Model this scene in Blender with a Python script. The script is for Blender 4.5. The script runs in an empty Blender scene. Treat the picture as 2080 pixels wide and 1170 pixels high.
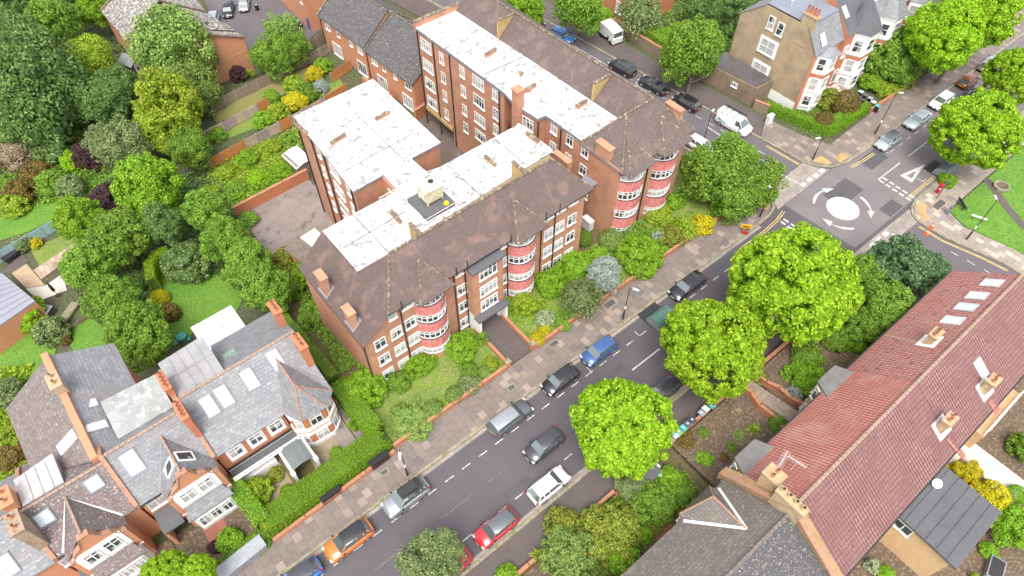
import bpy, bmesh, math, random
import numpy as np
from mathutils import Vector, Matrix
random.seed(7)
S = bpy.context.scene
COL = S.collection
R = math.radians
# ---------------------------------------------------------------- camera
HC = 60.0; F = 1387.0; TH = math.atan(F/1056.0); AZ = R(39.2)
cam = bpy.data.cameras.new('camera'); cam.sensor_width = 36; cam.lens = F/2080*36
cam.clip_end = 2000; cam.clip_start = .5
co = bpy.data.objects.new('camera', cam); COL.objects.link(co)
co.location = (0, 0, HC); co.rotation_euler = (math.pi/2-TH, 0, -AZ)
S.camera = co
_s, _c = math.sin(TH), math.cos(TH); _ca, _sa = math.cos(AZ), math.sin(AZ)
def sm(t):
    t = min(1, max(0, t)); return t*t*(3-2*t)
def tz(x, y):
    """height of the ground: it falls away behind the front row of buildings"""
    return -4*sm((y-37)/17)*(1-sm((x-50)/8))
def P(px, py, z=0.0):
    """surveyed point: street coordinates of a pixel of the photograph at height z"""
    a = px-1040.0; b = 585.0-py
    dx, dy, dz = a, F*_c+b*_s, -F*_s+b*_c
    t = (z-HC)/dz; x, y = dx*t, dy*t
    return (x*_ca+y*_sa, -x*_sa+y*_ca)
def PT(px, py, dz=0.0):
    z = dz
    for _ in range(12):
        x, y = P(px, py, z); z = .5*z+.5*(tz(x, y)+dz)
    x, y = P(px, py, z); return (x, y, z)
def mpp(x, y, z):
    """metres per photograph pixel at a place"""
    X = x*_ca-y*_sa; Y = x*_sa+y*_ca
    d = Y*_c-(z-HC)*_s
    return d/F
# ---------------------------------------------------------------- materials
MATS = {}
def newmat(name):
    m = bpy.data.materials.new(name); m.use_nodes = True
    MATS[name] = m
    nt = m.node_tree; b = nt.nodes['Principled BSDF']
    return m, nt, b
def nd(nt, typ, **kw):
    n = nt.nodes.new(typ)
    for k, v in kw.items():
        if k in n.inputs.keys(): n.inputs[k].default_value = v
        else: setattr(n, k, v)
    return n
def lk(nt, a, b): nt.links.new(a, b)
def rgb(c): return (c[0], c[1], c[2], 1)
def mixc(nt, fac, a, b, mode='MIX'):
    n = nt.nodes.new('ShaderNodeMix'); n.data_type = 'RGBA'; n.blend_type = mode
    n.clamp_factor = True
    for i, s in ((0, fac), (6, a), (7, b)):
        if isinstance(s, (int, float)): n.inputs[i].default_value = s
        elif isinstance(s, tuple): n.inputs[i].default_value = rgb(s)
        else: lk(nt, s, n.inputs[i])
    return n.outputs[2]
def ramp(nt, src, p0, p1, c0=(0, 0, 0), c1=(1, 1, 1)):
    r = nt.nodes.new('ShaderNodeValToRGB')
    r.color_ramp.elements[0].position = p0; r.color_ramp.elements[1].position = p1
    r.color_ramp.elements[0].color = rgb(c0); r.color_ramp.elements[1].color = rgb(c1)
    lk(nt, src, r.inputs[0]); return r.outputs[0]
def noise(nt, vec, scale, detail=3, rough=.6, dist=0):
    n = nd(nt, 'ShaderNodeTexNoise', Scale=scale, Detail=detail, Roughness=rough, Distortion=dist)
    if vec is not None: lk(nt, vec, n.inputs['Vector'])
    return n.outputs['Fac']
def pos(nt): return nt.nodes.new('ShaderNodeNewGeometry').outputs['Position']
def bump(nt, b, h, strength=.3, dist=.03):
    n = nd(nt, 'ShaderNodeBump', Strength=strength, Distance=dist)
    lk(nt, h, n.inputs['Height']); lk(nt, n.outputs[0], b.inputs['Normal'])
def M(name, c, c2=None, scale=2.0, rough=.8, metal=0.0, spec=.4, lo=.35, hi=.65, c3=None, s3=12.0, t3=.62, coat=0, bmp=0, detail=4, grain=.3, gs=17):
    """plain surface: two colours mixed by noise, with optional specks of a third"""
    if name in MATS: return MATS[name]
    m, nt, b = newmat(name)
    b.inputs['Roughness'].default_value = rough; b.inputs['Metallic'].default_value = metal
    b.inputs['Specular IOR Level'].default_value = spec; b.inputs['Coat Weight'].default_value = coat
    b.inputs['Coat Roughness'].default_value = .05
    p = pos(nt)
    if c2 is None: c2 = tuple(x*.8 for x in c)
    n = noise(nt, p, scale, detail)
    o = mixc(nt, ramp(nt, n, lo, hi), c, c2)
    if c3:
        o = mixc(nt, ramp(nt, noise(nt, p, s3, 5, .7), .5+(t3-.5)*.6, .54+(t3-.5)*.6), o, c3)
    if grain: o = mixc(nt, 1.0, o, mixc(nt, ramp(nt, noise(nt, p, gs, 3, .8), .3, .7), (1-grain,)*3, (1+grain,)*3), 'MULTIPLY')
    lk(nt, o, b.inputs['Base Color'])
    if bmp: bump(nt, b, noise(nt, p, scale*6, 4), bmp)
    return m
def UVn(nt): return nt.nodes.new('ShaderNodeUVMap').outputs[0]
def brickmat(name, c1, c2, mortar, bw=.225, bh=.075, ms=.012, big=.35, stain=None, rough=.85, bmp=.25):
    m, nt, b = newmat(name); uv = UVn(nt); p = pos(nt)
    t = nd(nt, 'ShaderNodeTexBrick', **{'Scale': 1.0, 'Mortar Size': ms, 'Brick Width': bw, 'Row Height': bh, 'Mortar Smooth': .2, 'Bias': 0.0})
    lk(nt, uv, t.inputs['Vector'])
    t.inputs['Color1'].default_value = rgb(c1); t.inputs['Color2'].default_value = rgb(c2); t.inputs['Mortar'].default_value = rgb(mortar)
    n = noise(nt, p, .6, 5, .65)
    o = mixc(nt, ramp(nt, n, .3, .75), t.outputs['Color'], tuple(x*(1-big) for x in c2))
    v = noise(nt, p, 5, 3)
    o = mixc(nt, .35, o, mixc(nt, v, tuple(x*.6 for x in c1), tuple(min(1, x*1.45) for x in c1)))
    if stain: o = mixc(nt, mixf(nt, ramp(nt, noise(nt, p, .55, 6, .65), .44, .7), .8), o, stain)
    lk(nt, o, b.inputs['Base Color']); b.inputs['Roughness'].default_value = rough
    bump(nt, b, t.outputs['Fac'], -bmp, .01)
    return m
def tilemat(name, c1, c2, joint, tw=.3, thh=.3, ms=.02, moss=None, mt=.6, msc=3.0, speck=None, st=.66, ssc=7.0, rough=.75, patch=None, pt=.55, psc=.25, spec=.4, off=.5, wave=0):
    """roof covering: courses of tiles or slates on the slope, each one its own tint, plus lichen and patches"""
    m, nt, b = newmat(name); uv = UVn(nt); p = pos(nt)
    t = nd(nt, 'ShaderNodeTexBrick', **{'Scale': 1.0, 'Mortar Size': ms, 'Brick Width': tw, 'Row Height': thh, 'Mortar Smooth': .35, 'Bias': 0.0})
    t.offset = off
    lk(nt, uv, t.inputs['Vector'])
    t.inputs['Color1'].default_value = rgb(c1); t.inputs['Color2'].default_value = rgb(c2); t.inputs['Mortar'].default_value = rgb(joint)
    o = t.outputs['Color']
    o = mixc(nt, mixf(nt, noise(nt, p, 1.3, 4), .5), o, tuple(x*.62 for x in c2))
    if patch: o = mixc(nt, mixf(nt, ramp(nt, noise(nt, p, psc, 5, .6, .5), pt, pt+.15), .75), o, patch)
    if moss: o = mixc(nt, ramp(nt, noise(nt, p, msc, 7, .75, .4), .5+(mt-.5)*.6, .56+(mt-.5)*.6), o, moss)
    if speck: o = mixc(nt, ramp(nt, noise(nt, p, ssc, 6, .75), .5+(st-.5)*.6, .53+(st-.5)*.6), o, speck)
    lk(nt, o, b.inputs['Base Color']); b.inputs['Roughness'].default_value = rough
    b.inputs['Specular IOR Level'].default_value = spec
    h = t.outputs['Fac']
    if wave:
        w = nd(nt, 'ShaderNodeTexWave', Scale=wave, wave_type='BANDS', bands_direction='X'); w.inputs['Distortion'].default_value = 0
        lk(nt, uv, w.inputs['Vector'])
        o = mixc(nt, 1.0, o, mixc(nt, w.outputs['Fac'], (.7, .68, .68), (1.15, 1.15, 1.15)), 'MULTIPLY'); lk(nt, o, b.inputs['Base Color'])  # shading of the ribs painted into the tile colour, darker in the troughs
        a = nd(nt, 'ShaderNodeMath', operation='SUBTRACT'); lk(nt, w.outputs['Fac'], a.inputs[0]); lk(nt, h, a.inputs[1])
        bump(nt, b, a.outputs[0], .6, .05)
    else: bump(nt, b, h, -.5, .02)
    return m
def mixf(nt, s, k):
    n = nd(nt, 'ShaderNodeMath', operation='MULTIPLY'); lk(nt, s, n.inputs[0]); n.inputs[1].default_value = k
    return n.outputs[0]
def leafmat(name, dark, mid, light, trans=.25, rough=.6, tip=None):
    """foliage: every leaf clump its own tint, every plant a shift of its own"""
    m, nt, b = newmat(name)
    k_ = 1.22
    dark, mid, light = [(c[0]*k_*1.06, c[1]*k_, c[2]*k_*.9) for c in (tuple(x*1.25 for x in dark), mid, light)]
    g = nt.nodes.new('ShaderNodeNewGeometry'); oi = nt.nodes.new('ShaderNodeObjectInfo')
    r = nt.nodes.new('ShaderNodeValToRGB'); e = r.color_ramp.elements
    e[0].color = rgb(dark); e[1].color = rgb(light); k = e.new(.55); k.color = rgb(mid)
    lk(nt, g.outputs['Random Per Island'], r.inputs[0])
    if tip:
        q = e.new(.93); q.color = rgb(light); e[-1].color = rgb(tip)
    h = nt.nodes.new('ShaderNodeHueSaturation')
    a = nd(nt, 'ShaderNodeMapRange'); lk(nt, oi.outputs['Random'], a.inputs[0])
    a.inputs[3].default_value = .495; a.inputs[4].default_value = .505
    v = nd(nt, 'ShaderNodeMapRange'); lk(nt, oi.outputs['Random'], v.inputs[0])
    v.inputs[3].default_value = .9; v.inputs[4].default_value = 1.1
    lk(nt, a.outputs[0], h.inputs['Hue']); lk(nt, v.outputs[0], h.inputs['Value']); lk(nt, r.outputs[0], h.inputs['Color'])
    lk(nt, h.outputs[0], b.inputs['Base Color']); b.inputs['Roughness'].default_value = rough
    b.inputs['Specular IOR Level'].default_value = .25
    t = nt.nodes.new('ShaderNodeBsdfTranslucent'); lk(nt, h.outputs[0], t.inputs[0])
    mx = nt.nodes.new('ShaderNodeMixShader'); mx.inputs[0].default_value = trans+.14
    lk(nt, b.outputs[0], mx.inputs[1]); lk(nt, t.outputs[0], mx.inputs[2])
    lk(nt, mx.outputs[0], nt.nodes['Material Output'].inputs[0])
    return m
def panemat(name, curtain=.5):
    """window glass with dark room or pale curtains behind it, different at each window"""
    m, nt, b = newmat(name); p = pos(nt); oi = nt.nodes.new('ShaderNodeObjectInfo')
    n = noise(nt, p, .9, 1); a = nd(nt, 'ShaderNodeMath', operation='ADD'); lk(nt, n, a.inputs[0])
    k = mixf(nt, oi.outputs['Random'], .5); lk(nt, k, a.inputs[1])
    f = ramp(nt, a.outputs[0], .95-.4*curtain, 1.0-.4*curtain)
    f2 = noise(nt, p, 4.0, 2)
    dark = mixc(nt, f2, (.012, .015, .018), (.07, .085, .095))
    o = mixc(nt, f, dark, mixc(nt, f2, (.28, .27, .26), (.55, .54, .52)))
    lk(nt, o, b.inputs['Base Color']); b.inputs['Roughness'].default_value = .12
    b.inputs['Specular IOR Level'].default_value = .6
    return m
# ---------------------------------------------------------------- mesh builder
OFF = {}
class MB:
    def __init__(s): s.v = []; s.f = []; s.m = []
    def poly(s, pts, mi=0):
        i = len(s.v); s.v += [tuple(p) for p in pts]; s.f.append(tuple(range(i, i+len(pts)))); s.m.append(mi)
    def slab(s, pts, th=.2, mi=0, ms=None):
        n = len(pts); i = len(s.v); ms = mi if ms is None else ms
        s.v += [tuple(p) for p in pts]+[(p[0], p[1], p[2]-th) for p in pts]
        # top face up
        s.f.append(tuple(range(i, i+n))); s.m.append(mi)
        s.f.append(tuple(range(i+2*n-1, i+n-1, -1))); s.m.append(ms)
        for k in range(n):
            j = (k+1) % n; s.f.append((i+j, i+k, i+n+k, i+n+j)); s.m.append(ms)
    def prism(s, pts2, z0, z1, mi=0, mt=None, zt=None):
        mt = mi if mt is None else mt
        n = len(pts2); i = len(s.v)
        top = [(p[0], p[1], z1 if zt is None else zt[k]) for k, p in enumerate(pts2)]
        s.v += [(p[0], p[1], z0) for p in pts2]+top
        s.f.append(tuple(range(i+n, i+2*n))); s.m.append(mt)
        s.f.append(tuple(range(i+n-1, i-1, -1))); s.m.append(mi)
        for k in range(n):
            j = (k+1) % n; s.f.append((i+k, i+j, i+n+j, i+n+k)); s.m.append(mi)
    def box(s, x0, y0, z0, x1, y1, z1, mi=0, mt=None):
        s.prism([(x0, y0), (x1, y0), (x1, y1), (x0, y1)], z0, z1, mi, mt)
    def obox(s, c, lx, ly, z0, z1, ang=0, mi=0, mt=None):
        ca, sa = math.cos(ang), math.sin(ang)
        s.prism([(c[0]+a*lx/2*ca-b*ly/2*sa, c[1]+a*lx/2*sa+b*ly/2*ca) for a, b in ((-1, -1), (1, -1), (1, 1), (-1, 1))], z0, z1, mi, mt)
    def tube(s, p, q, r, n=6, mi=0, r2=None):
        p = Vector(p); q = Vector(q); d = (q-p).normalized()
        a = d.orthogonal().normalized(); b = d.cross(a); r2 = r if r2 is None else r2; i = len(s.v)
        for c, rr in ((p, r), (q, r2)):
            for k in range(n):
                t = 2*math.pi*k/n; s.v.append(tuple(c+a*(rr*math.cos(t))+b*(rr*math.sin(t))))
        for k in range(n):
            j = (k+1) % n; s.f.append((i+k, i+j, i+n+j, i+n+k)); s.m.append(mi)
        s.f.append(tuple(range(i+n-1, i-1, -1))); s.m.append(mi); s.f.append(tuple(range(i+n, i+2*n))); s.m.append(mi)
    def path(s, pts, r, n=5, mi=0):
        for a, b in zip(pts, pts[1:]): s.tube(a, b, r, n, mi)
    def lathe(s, c, prof, n=12, mi=0):
        i = len(s.v)
        for r, z in prof:
            for k in range(n):
                t = 2*math.pi*k/n; s.v.append((c[0]+r*math.cos(t), c[1]+r*math.sin(t), c[2]+z))
        for a in range(len(prof)-1):
            for k in range(n):
                j = (k+1) % n; s.f.append((i+a*n+k, i+a*n+j, i+a*n+n+j, i+a*n+n+k)); s.m.append(mi)
        s.f.append(tuple(range(i+n-1, i-1, -1))); s.m.append(mi)
        e = i+(len(prof)-1)*n; s.f.append(tuple(range(e, e+n))); s.m.append(mi)
    def blob(s, c, r, n=10, mi=0, ry=None, rz=None):
        ry = ry or r; rz = rz or r; k = n//2+1; i = len(s.v)
        for a in range(1, k):
            t = math.pi*a/k
            for b in range(n):
                u = 2*math.pi*b/n; s.v.append((c[0]+r*math.sin(t)*math.cos(u), c[1]+ry*math.sin(t)*math.sin(u), c[2]-rz*math.cos(t)))
        for a in range(k-2):
            for b in range(n):
                j = (b+1) % n; s.f.append((i+a*n+b, i+a*n+j, i+a*n+n+j, i+a*n+n+b)); s.m.append(mi)
        s.f.append(tuple(range(i+n-1, i-1, -1))); s.m.append(mi); e = i+(k-2)*n; s.f.append(tuple(range(e, e+n))); s.m.append(mi)
    def build(s, name, mats, parent=None, uv=True, smooth=False, local=False):
        off = OFF.get(parent.name, (0, 0, 0)) if (parent is not None and not local) else (0, 0, 0)
        me = bpy.data.meshes.new(name)
        me.from_pydata([(a-off[0], b-off[1], c-off[2]) for a, b, c in s.v], [], s.f)
        if not isinstance(mats, (list, tuple)): mats = [mats]
        for m in mats: me.materials.append(m)
        me.polygons.foreach_set('material_index', s.m)
        if uv:
            l = me.uv_layers.new(name='UVMap'); data = [0.0]*(2*len(me.loops))
            vs = s.v
            for p in me.polygons:
                n = p.normal
                u = Vector((-n.y, n.x, 0))
                u = u.normalized() if u.length > .02 else Vector((1, 0, 0))
                w = n.cross(u)
                for li in p.loop_indices:
                    q = Vector(vs[me.loops[li].vertex_index]); data[2*li] = q.dot(u); data[2*li+1] = q.dot(w)
            l.data.foreach_set('uv', data)
        if smooth: me.polygons.foreach_set('use_smooth', [True]*len(me.polygons))
        me.update()
        o = bpy.data.objects.new(name, me); COL.objects.link(o)
        if parent is not None:
            o.parent = parent; OFF[o.name] = off
        return o
def tag(o, label=None, cat=None, group=None, kind=None):
    if label: o['label'] = label
    if cat: o['category'] = cat
    if group: o['group'] = group
    if kind: o['kind'] = kind
    return o
def thing(name, label, cat, loc=(0, 0, 0), rz=0, group=None):
    o = bpy.data.objects.new(name, None); COL.objects.link(o); o.empty_display_size = .3
    o.location = loc; o.rotation_euler = (0, 0, rz); OFF[o.name] = tuple(loc)
    return tag(o, label, cat, group)
def copy_tree(o, parent=None):
    c = o.copy(); COL.objects.link(c); c.parent = parent
    for ch in o.children: copy_tree(ch, c)
    return c
# ---------------------------------------------------------------- world, light
w = bpy.data.worlds.new('World'); S.world = w; w.use_nodes = True
wn = w.node_tree; bg = wn.nodes['Background']
sk = wn.nodes.new('ShaderNodeTexSky'); sk.sky_type = 'NISHITA'; sk.sun_disc = False
SUN_EL, SUN_AZ = R(62), R(226)   # azimuth measured in street coordinates, towards the sun (x east, counter-clockwise)
sk.sun_elevation = SUN_EL; sk.sun_rotation = math.pi/2-SUN_AZ; sk.air_density = 1.0; sk.dust_density = 3.0; sk.ozone_density = 1.0
hs = wn.nodes.new('ShaderNodeHueSaturation'); hs.inputs['Saturation'].default_value = .3   # thin bright overcast: a pale sky
wn.links.new(sk.outputs[0], hs.inputs['Color']); wn.links.new(hs.outputs[0], bg.inputs[0]); bg.inputs[1].default_value = .15
sl = bpy.data.lights.new('sun', 'SUN'); sl.energy = 1.2; sl.angle = R(30); sl.color = (1, .95, .87)
so_ = bpy.data.objects.new('sun', sl); COL.objects.link(so_)
d = Vector((math.cos(SUN_EL)*math.cos(SUN_AZ), math.cos(SUN_EL)*math.sin(SUN_AZ), math.sin(SUN_EL)))
so_.rotation_euler = d.to_track_quat('Z', 'Y').to_euler(); so_.location = (0, 0, 90)
S.view_settings.view_transform = 'Standard'; S.view_settings.look = 'None'; S.view_settings.gamma = 1
S.view_settings.exposure = 1.35
S.cycles.max_bounces = 12; S.cycles.diffuse_bounces = 7; S.cycles.transmission_bounces = 6
# ---------------------------------------------------------------- ground
def area(name, pts, dz, mat, skirt=0.0, kind='structure', label=None):
    """one sheet laid over the terrain; with a skirt it is a real step"""
    bm = bmesh.new()
    vs = [bm.verts.new((p[0], p[1], 0)) for p in pts]
    f = bm.faces.new(vs); bm.normal_update()
    if f.normal.z < 0: f.normal_flip()
    ys = [p[1] for p in pts]; xs = [p[0] for p in pts]
    if max(ys) > 36 and min(xs) < 58:
        cuts = [((0, y, 0), (0, 1, 0)) for y in range(36, 57, 2)]
        cuts += [((x, 0, 0), (1, 0, 0)) for x in range(50, 59, 2)]
        for c, n in cuts:
            bmesh.ops.bisect_plane(bm, geom=bm.verts[:]+bm.edges[:]+bm.faces[:], plane_co=c, plane_no=n)
    if skirt:
        ed = [e for e in bm.edges if e.is_boundary]
        r = bmesh.ops.extrude_edge_only(bm, edges=ed)
        low = {v for v in r['geom'] if isinstance(v, bmesh.types.BMVert)}
    else: low = set()
    for v in bm.verts: v.co.z = tz(v.co.x, v.co.y)+dz-(skirt if v in low else 0)
    bmesh.ops.recalc_face_normals(bm, faces=bm.faces[:])
    up = [f for f in bm.faces if abs(f.normal.z) > .5]
    if up and up[0].normal.z < 0: bmesh.ops.reverse_faces(bm, faces=bm.faces[:])
    b = MB()
    bm.verts.index_update()
    b.v = [tuple(v.co) for v in bm.verts]; b.f = [tuple(v.index for v in f.verts) for f in bm.faces]; b.m = [0]*len(b.f)
    bm.free()
    return tag(b.build(name, mat), label, None, None, kind)
def areapx(name, px, dz, mat, **k):
    return area(name, [PT(*p)[:2] for p in px], dz, mat, **k)
def rect(x0, y0, x1, y1): return [(x0, y0), (x1, y0), (x1, y1), (x0, y1)]

m_soil = M('soil', (.075, .058, .04), (.06, .085, .03), .35, c3=(.1, .12, .045), s3=3, t3=.55, bmp=.4)
m_lawn = M('lawn_grass', (.1, .18, .022), (.17, .22, .035), .5, lo=.35, hi=.65, c3=(.2, .2, .07), s3=2.5, t3=.54, bmp=.5, grain=.55, gs=9)
m_lawn2 = M('rich_lawn_grass', (.085, .2, .018), (.125, .235, .025), .6, lo=.35, hi=.65, c3=(.06, .14, .016), s3=4, t3=.55, bmp=.5, grain=.5, gs=9)
m_dry = M('dry_grass', (.2, .165, .06), (.14, .17, .04), .5, c3=(.24, .17, .085), s3=3, t3=.6, bmp=.5)
m_dirt = M('bare_earth', (.12, .082, .055), (.09, .065, .045), .8, c3=(.21, .155, .09), s3=4, t3=.56, bmp=.5)
m_asph = M('dark_asphalt', (.078, .069, .076), (.098, .087, .095), .22, rough=.75, lo=.3, hi=.7, c3=(.082, .078, .083), s3=30, t3=.64, bmp=.15)
m_asph2 = M('worn_asphalt', (.175, .15, .15), (.14, .122, .126), .3, rough=.8, lo=.35, hi=.65, c3=(.18, .155, .15), s3=14, t3=.62, bmp=.15)
m_asph3 = M('side_asphalt', (.12, .106, .112), (.098, .087, .095), .35, rough=.8, c3=(.13, .117, .117), s3=12, t3=.64, bmp=.15)
m_patch = M('asphalt_patch', (.068, .066, .072), (.085, .08, .085), .7, rough=.8, c3=(.11, .105, .1), s3=10, t3=.62)
m_pavasph = M('tarmac_footway', (.105, .085, .08), (.085, .07, .068), .6, rough=.85, c3=(.15, .12, .1), s3=9, t3=.62)
m_line = M('road_paint', (.6, .6, .58), (.47, .46, .45), 2.5, rough=.7, c3=(.19, .18, .18), s3=8, t3=.53)
m_yel = M('yellow_road_paint', (.62, .46, .12), (.45, .35, .14), 2, rough=.7, c3=(.2, .18, .12), s3=8, t3=.62)
m_kerb = M('kerb_stone', (.3, .26, .19), (.21, .19, .14), 1.2, c3=(.14, .17, .05), s3=2.2, t3=.57)
m_conc = M('worn_concrete', (.24, .2, .18), (.19, .155, .145), .4, c3=(.13, .11, .095), s3=.8, t3=.62)
m_court = M('courtyard_paving', (.13, .098, .082), (.1, .08, .07), .5, c3=(.17, .135, .11), s3=1.0, t3=.64)
m_gravel = M('gravel', (.27, .21, .135), (.2, .155, .1), 3, c3=(.4, .34, .26), s3=22, t3=.6)
m_moss = M('mossy_path', (.1, .085, .03), (.13, .105, .04), 1, c3=(.06, .055, .045), s3=2, t3=.58)
m_patio = M('pale_patio', (.55, .5, .44), (.47, .43, .38), 1)
m_redtile = brickmat('red_tiled_path', (.33, .12, .08), (.27, .1, .07), (.2, .12, .09), .3, .3, .02)
def pavemat(name, cols, sw=.9, sh=.75):
    m, nt, b = newmat(name); p = pos(nt)
    def bt(c1, c2, off):
        t = nd(nt, 'ShaderNodeTexBrick', **{'Scale': 1.0, 'Mortar Size': .012, 'Brick Width': sw, 'Row Height': sh, 'Mortar Smooth': .1, 'Bias': 0.0})
        t.inputs['Color1'].default_value = rgb(c1); t.inputs['Color2'].default_value = rgb(c2); t.inputs['Mortar'].default_value = rgb((.07, .065, .045))
        mp = nd(nt, 'ShaderNodeMapping'); mp.inputs['Location'].default_value = (0, 0, 0); lk(nt, p, mp.inputs[0]); mp.inputs['Rotation'].default_value = (0, 0, math.pi/2)
        lk(nt, mp.outputs[0], t.inputs['Vector']); return t
    a = bt((0, 0, 0), (1, 1, 1), 0)
    t = bt(cols[0], cols[1], 0)
    # the slab's own random value picks its stone
    r = ramp(nt, a.outputs['Color'], .72, .8)
    o = mixc(nt, mixf(nt, r, 1), t.outputs['Color'], cols[2])
    r2 = ramp(nt, a.outputs['Color'], .9, .95)
    o = mixc(nt, r2, o, cols[3])
    o = mixc(nt, mixf(nt, a.outputs['Fac'], .8), o, (.08, .075, .05))
    o = mixc(nt, .6, o, mixc(nt, noise(nt, p, 1.1, 5, .7), (.45, .42, .42), (1.35, 1.3, 1.28)), 'MULTIPLY')
    lk(nt, o, b.inputs['Base Color']); b.inputs['Roughness'].default_value = .85
    bump(nt, b, a.outputs['Fac'], -.4, .01)
    return m
m_pave = pavemat('paving_slabs', ((.175, .145, .13), (.21, .175, .155), (.29, .24, .2), (.15, .13, .125)))
m_pave2 = pavemat('pale_paving_slabs', ((.3, .255, .215), (.25, .215, .19), (.42, .37, .3), (.2, .17, .16)))
def cobble(name, c1, c2, j, bw=.25, bh=.14):
    m, nt, b = newmat(name); p = pos(nt)
    t = nd(nt, 'ShaderNodeTexBrick', **{'Scale': 1.0, 'Mortar Size': .022, 'Brick Width': bw, 'Row Height': bh, 'Mortar Smooth': .3, 'Bias': -.1})
    lk(nt, p, t.inputs['Vector'])
    t.inputs['Color1'].default_value = rgb(c1); t.inputs['Color2'].default_value = rgb(c2); t.inputs['Mortar'].default_value = rgb(j)
    o = mixc(nt, ramp(nt, noise(nt, p, .7, 5), .4, .7), t.outputs['Color'], tuple(x*.65 for x in c2))
    lk(nt, o, b.inputs['Base Color']); b.inputs['Roughness'].default_value = .8
    bump(nt, b, t.outputs['Fac'], -.5, .02); return m
m_cob = cobble('granite_setts', (.42, .37, .32), (.29, .25, .22), (.16, .13, .11))
m_tact = cobble('tactile_paving', (.48, .3, .13), (.42, .27, .12), (.3, .19, .09), .4, .4)

# base sheet reaching far beyond the frame
gm = MB(); xs = [-400, -200, -100, -60]+list(range(-40, 121, 2))+[160, 260, 500]; ys = [-300, -120, -60]+list(range(-30, 131, 2))+[170, 300, 600]
for y in ys:
    for x in xs: gm.v.append((x, y, tz(x, y)-.06))
nx = len(xs)
for j in range(len(ys)-1):
    for i in range(nx-1):
        gm.f.append((j*nx+i, j*nx+i+1, j*nx+nx+i+1, j*nx+nx+i)); gm.m.append(0)
tag(gm.build('ground', m_soil, uv=False), kind='structure')
EK = lambda y: 70.6-.095*(y-27)      # east kerb of the side street
WK = lambda y: 62.2-.095*(y-27)      # west kerb
road = [(-90, 14.75), (61.0, 14.75), (61.8, 14.3), (62.3, 13.2), (62.4, -70), (75.5, -70), (74.2, 3), (72.7, 9), (72.6, 12.6), (73.1, 13.6), (74.1, 14.4), (75.6, 14.75), (190, 14.75), (190, 23.6), (79.2, 23.6), (75, 23.8), (72.7, 24.5), (71.3, 25.9), (70.6, 27.4), (EK(120), 120), (WK(120), 120), (WK(27.4), 27.4), (62.0, 25.6), (61.3, 24.7), (59.7, 24.2), (57, 24.1), (-90, 24.1)]
area('road', road, 0, m_asph)
area('junction_surface', [(62.6, 23.9), (63.3, 14.85), (74.2, 14.85), (75.6, 14.78), (190, 14.78), (190, 23.57), (79.2, 23.57), (75, 23.75), (72.7, 24.4), (62.6, 24.25)], .004, m_asph2)
area('side_street_surface', [(62.6, 27.2), (70.5, 27.6), (EK(119)-.02, 119), (WK(119)+.02, 119)], .004, m_asph3)
area('side_road_surface', [(62.5, -69), (75.4, -69), (74.1, 3), (72.6, 9), (72.5, 12.5), (62.5, 12.7)], .004, m_asph3)
area('sett_crossing', [(61.4, 24.3), (72.3, 24.5), (71.2, 25.8), (70.55, 27.5), (62.25, 27.1), (62.0, 25.5)], .008, m_cob)
area('sett_crossing', [(62.2, 14.45), (73.8, 14.3), (73.0, 13.5), (72.5, 12.5), (62.4, 12.75)], .008, m_cob)
for k, (x0, y0, x1, y1) in enumerate([(67.6, 19.7, 72.4, 22.4), (76.3, 21.1, 80, 23.2), (70.8, 15, 73.6, 16.6), (45.5, 15.5, 52, 18)]):
    area('road_patch', rect(x0, y0, x1, y1), .009, m_patch if k < 3 else m_asph)
# pavements: slabs with a kerb step
def pavement(name, pts, mat, dz=.12): return area(name, pts, dz, mat, skirt=.3)
pavement('pavement', [(-90, 24.4), (57, 24.4), (59.6, 24.5), (61.1, 25.0), (61.7, 25.9), (WK(27.6)-.3, 27.7), (-90, 27.7)], m_pave)
pavement('pavement', [(WK(27.75)-.3, 27.75), (WK(100)-.3, 100), (WK(100)-2.6, 100), (58.8, 28)], m_pavasph)
pavement('pavement', [(-90, 11.85), (61.2, 11.85), (61.9, 12.0), (61.6, 13.6), (60.7, 14.45), (-90, 14.45)], m_pavasph)
pavement('pavement', [(75.6, 14.45), (74.3, 14.1), (73.4, 13.4), (72.9, 12.5), (73.0, 9), (74.5, 3), (75.8, -60), (78.2, -60), (77.2, 3), (76.0, 8.6), (77, 11.2), (180, 11.2), (180, 14.45)], m_pave2)
pavement('pavement', [(79.2, 23.9), (190, 23.9), (190, 27.4), (86, 27.6), (76.2, 27.3), (74.7, 31), (EK(33)+3.9, 36), (EK(34)+.3, 34), (70.95, 27.4), (71.6, 26.1), (72.9, 24.8), (75.1, 24.1)], m_pave)
pavement('pavement', [(EK(34.05)+.3, 34.1), (EK(36)+4.1, 36.1), (EK(100)+4, 100), (EK(100)+.3, 100)], m_pavasph)
def strip(name, pts, w, dz, mat, skirt=0.0):
    """a band of width w to the left of a line"""
    q = []
    for i, p in enumerate(pts):
        a = Vector(pts[max(i-1, 0)]); b = Vector(pts[min(i+1, len(pts)-1)]); t = (b-a).normalized()
        q.append((p[0]-t.y*w, p[1]+t.x*w))
    return area(name, list(pts)+q[::-1], dz, mat, skirt=skirt)
KN = [(-90, 24.1), (57, 24.1), (59.7, 24.2), (61.3, 24.7), (62.0, 25.6), (62.2, 27.4), (WK(100), 100)]
KS = [(WK(100)*0+62.4, -60), (62.3, 13.2), (61.8, 14.3), (61.0, 14.75), (-90, 14.75)]
KE = [(EK(100), 100), (70.6, 27.4), (71.3, 25.9), (72.7, 24.5), (75, 23.8), (79.2, 23.6), (190, 23.6)]
KT = [(190, 14.75), (75.6, 14.75), (74.1, 14.4), (73.1, 13.6), (72.6, 12.6), (72.7, 9), (74.2, 3), (75.5, -60)]
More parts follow.
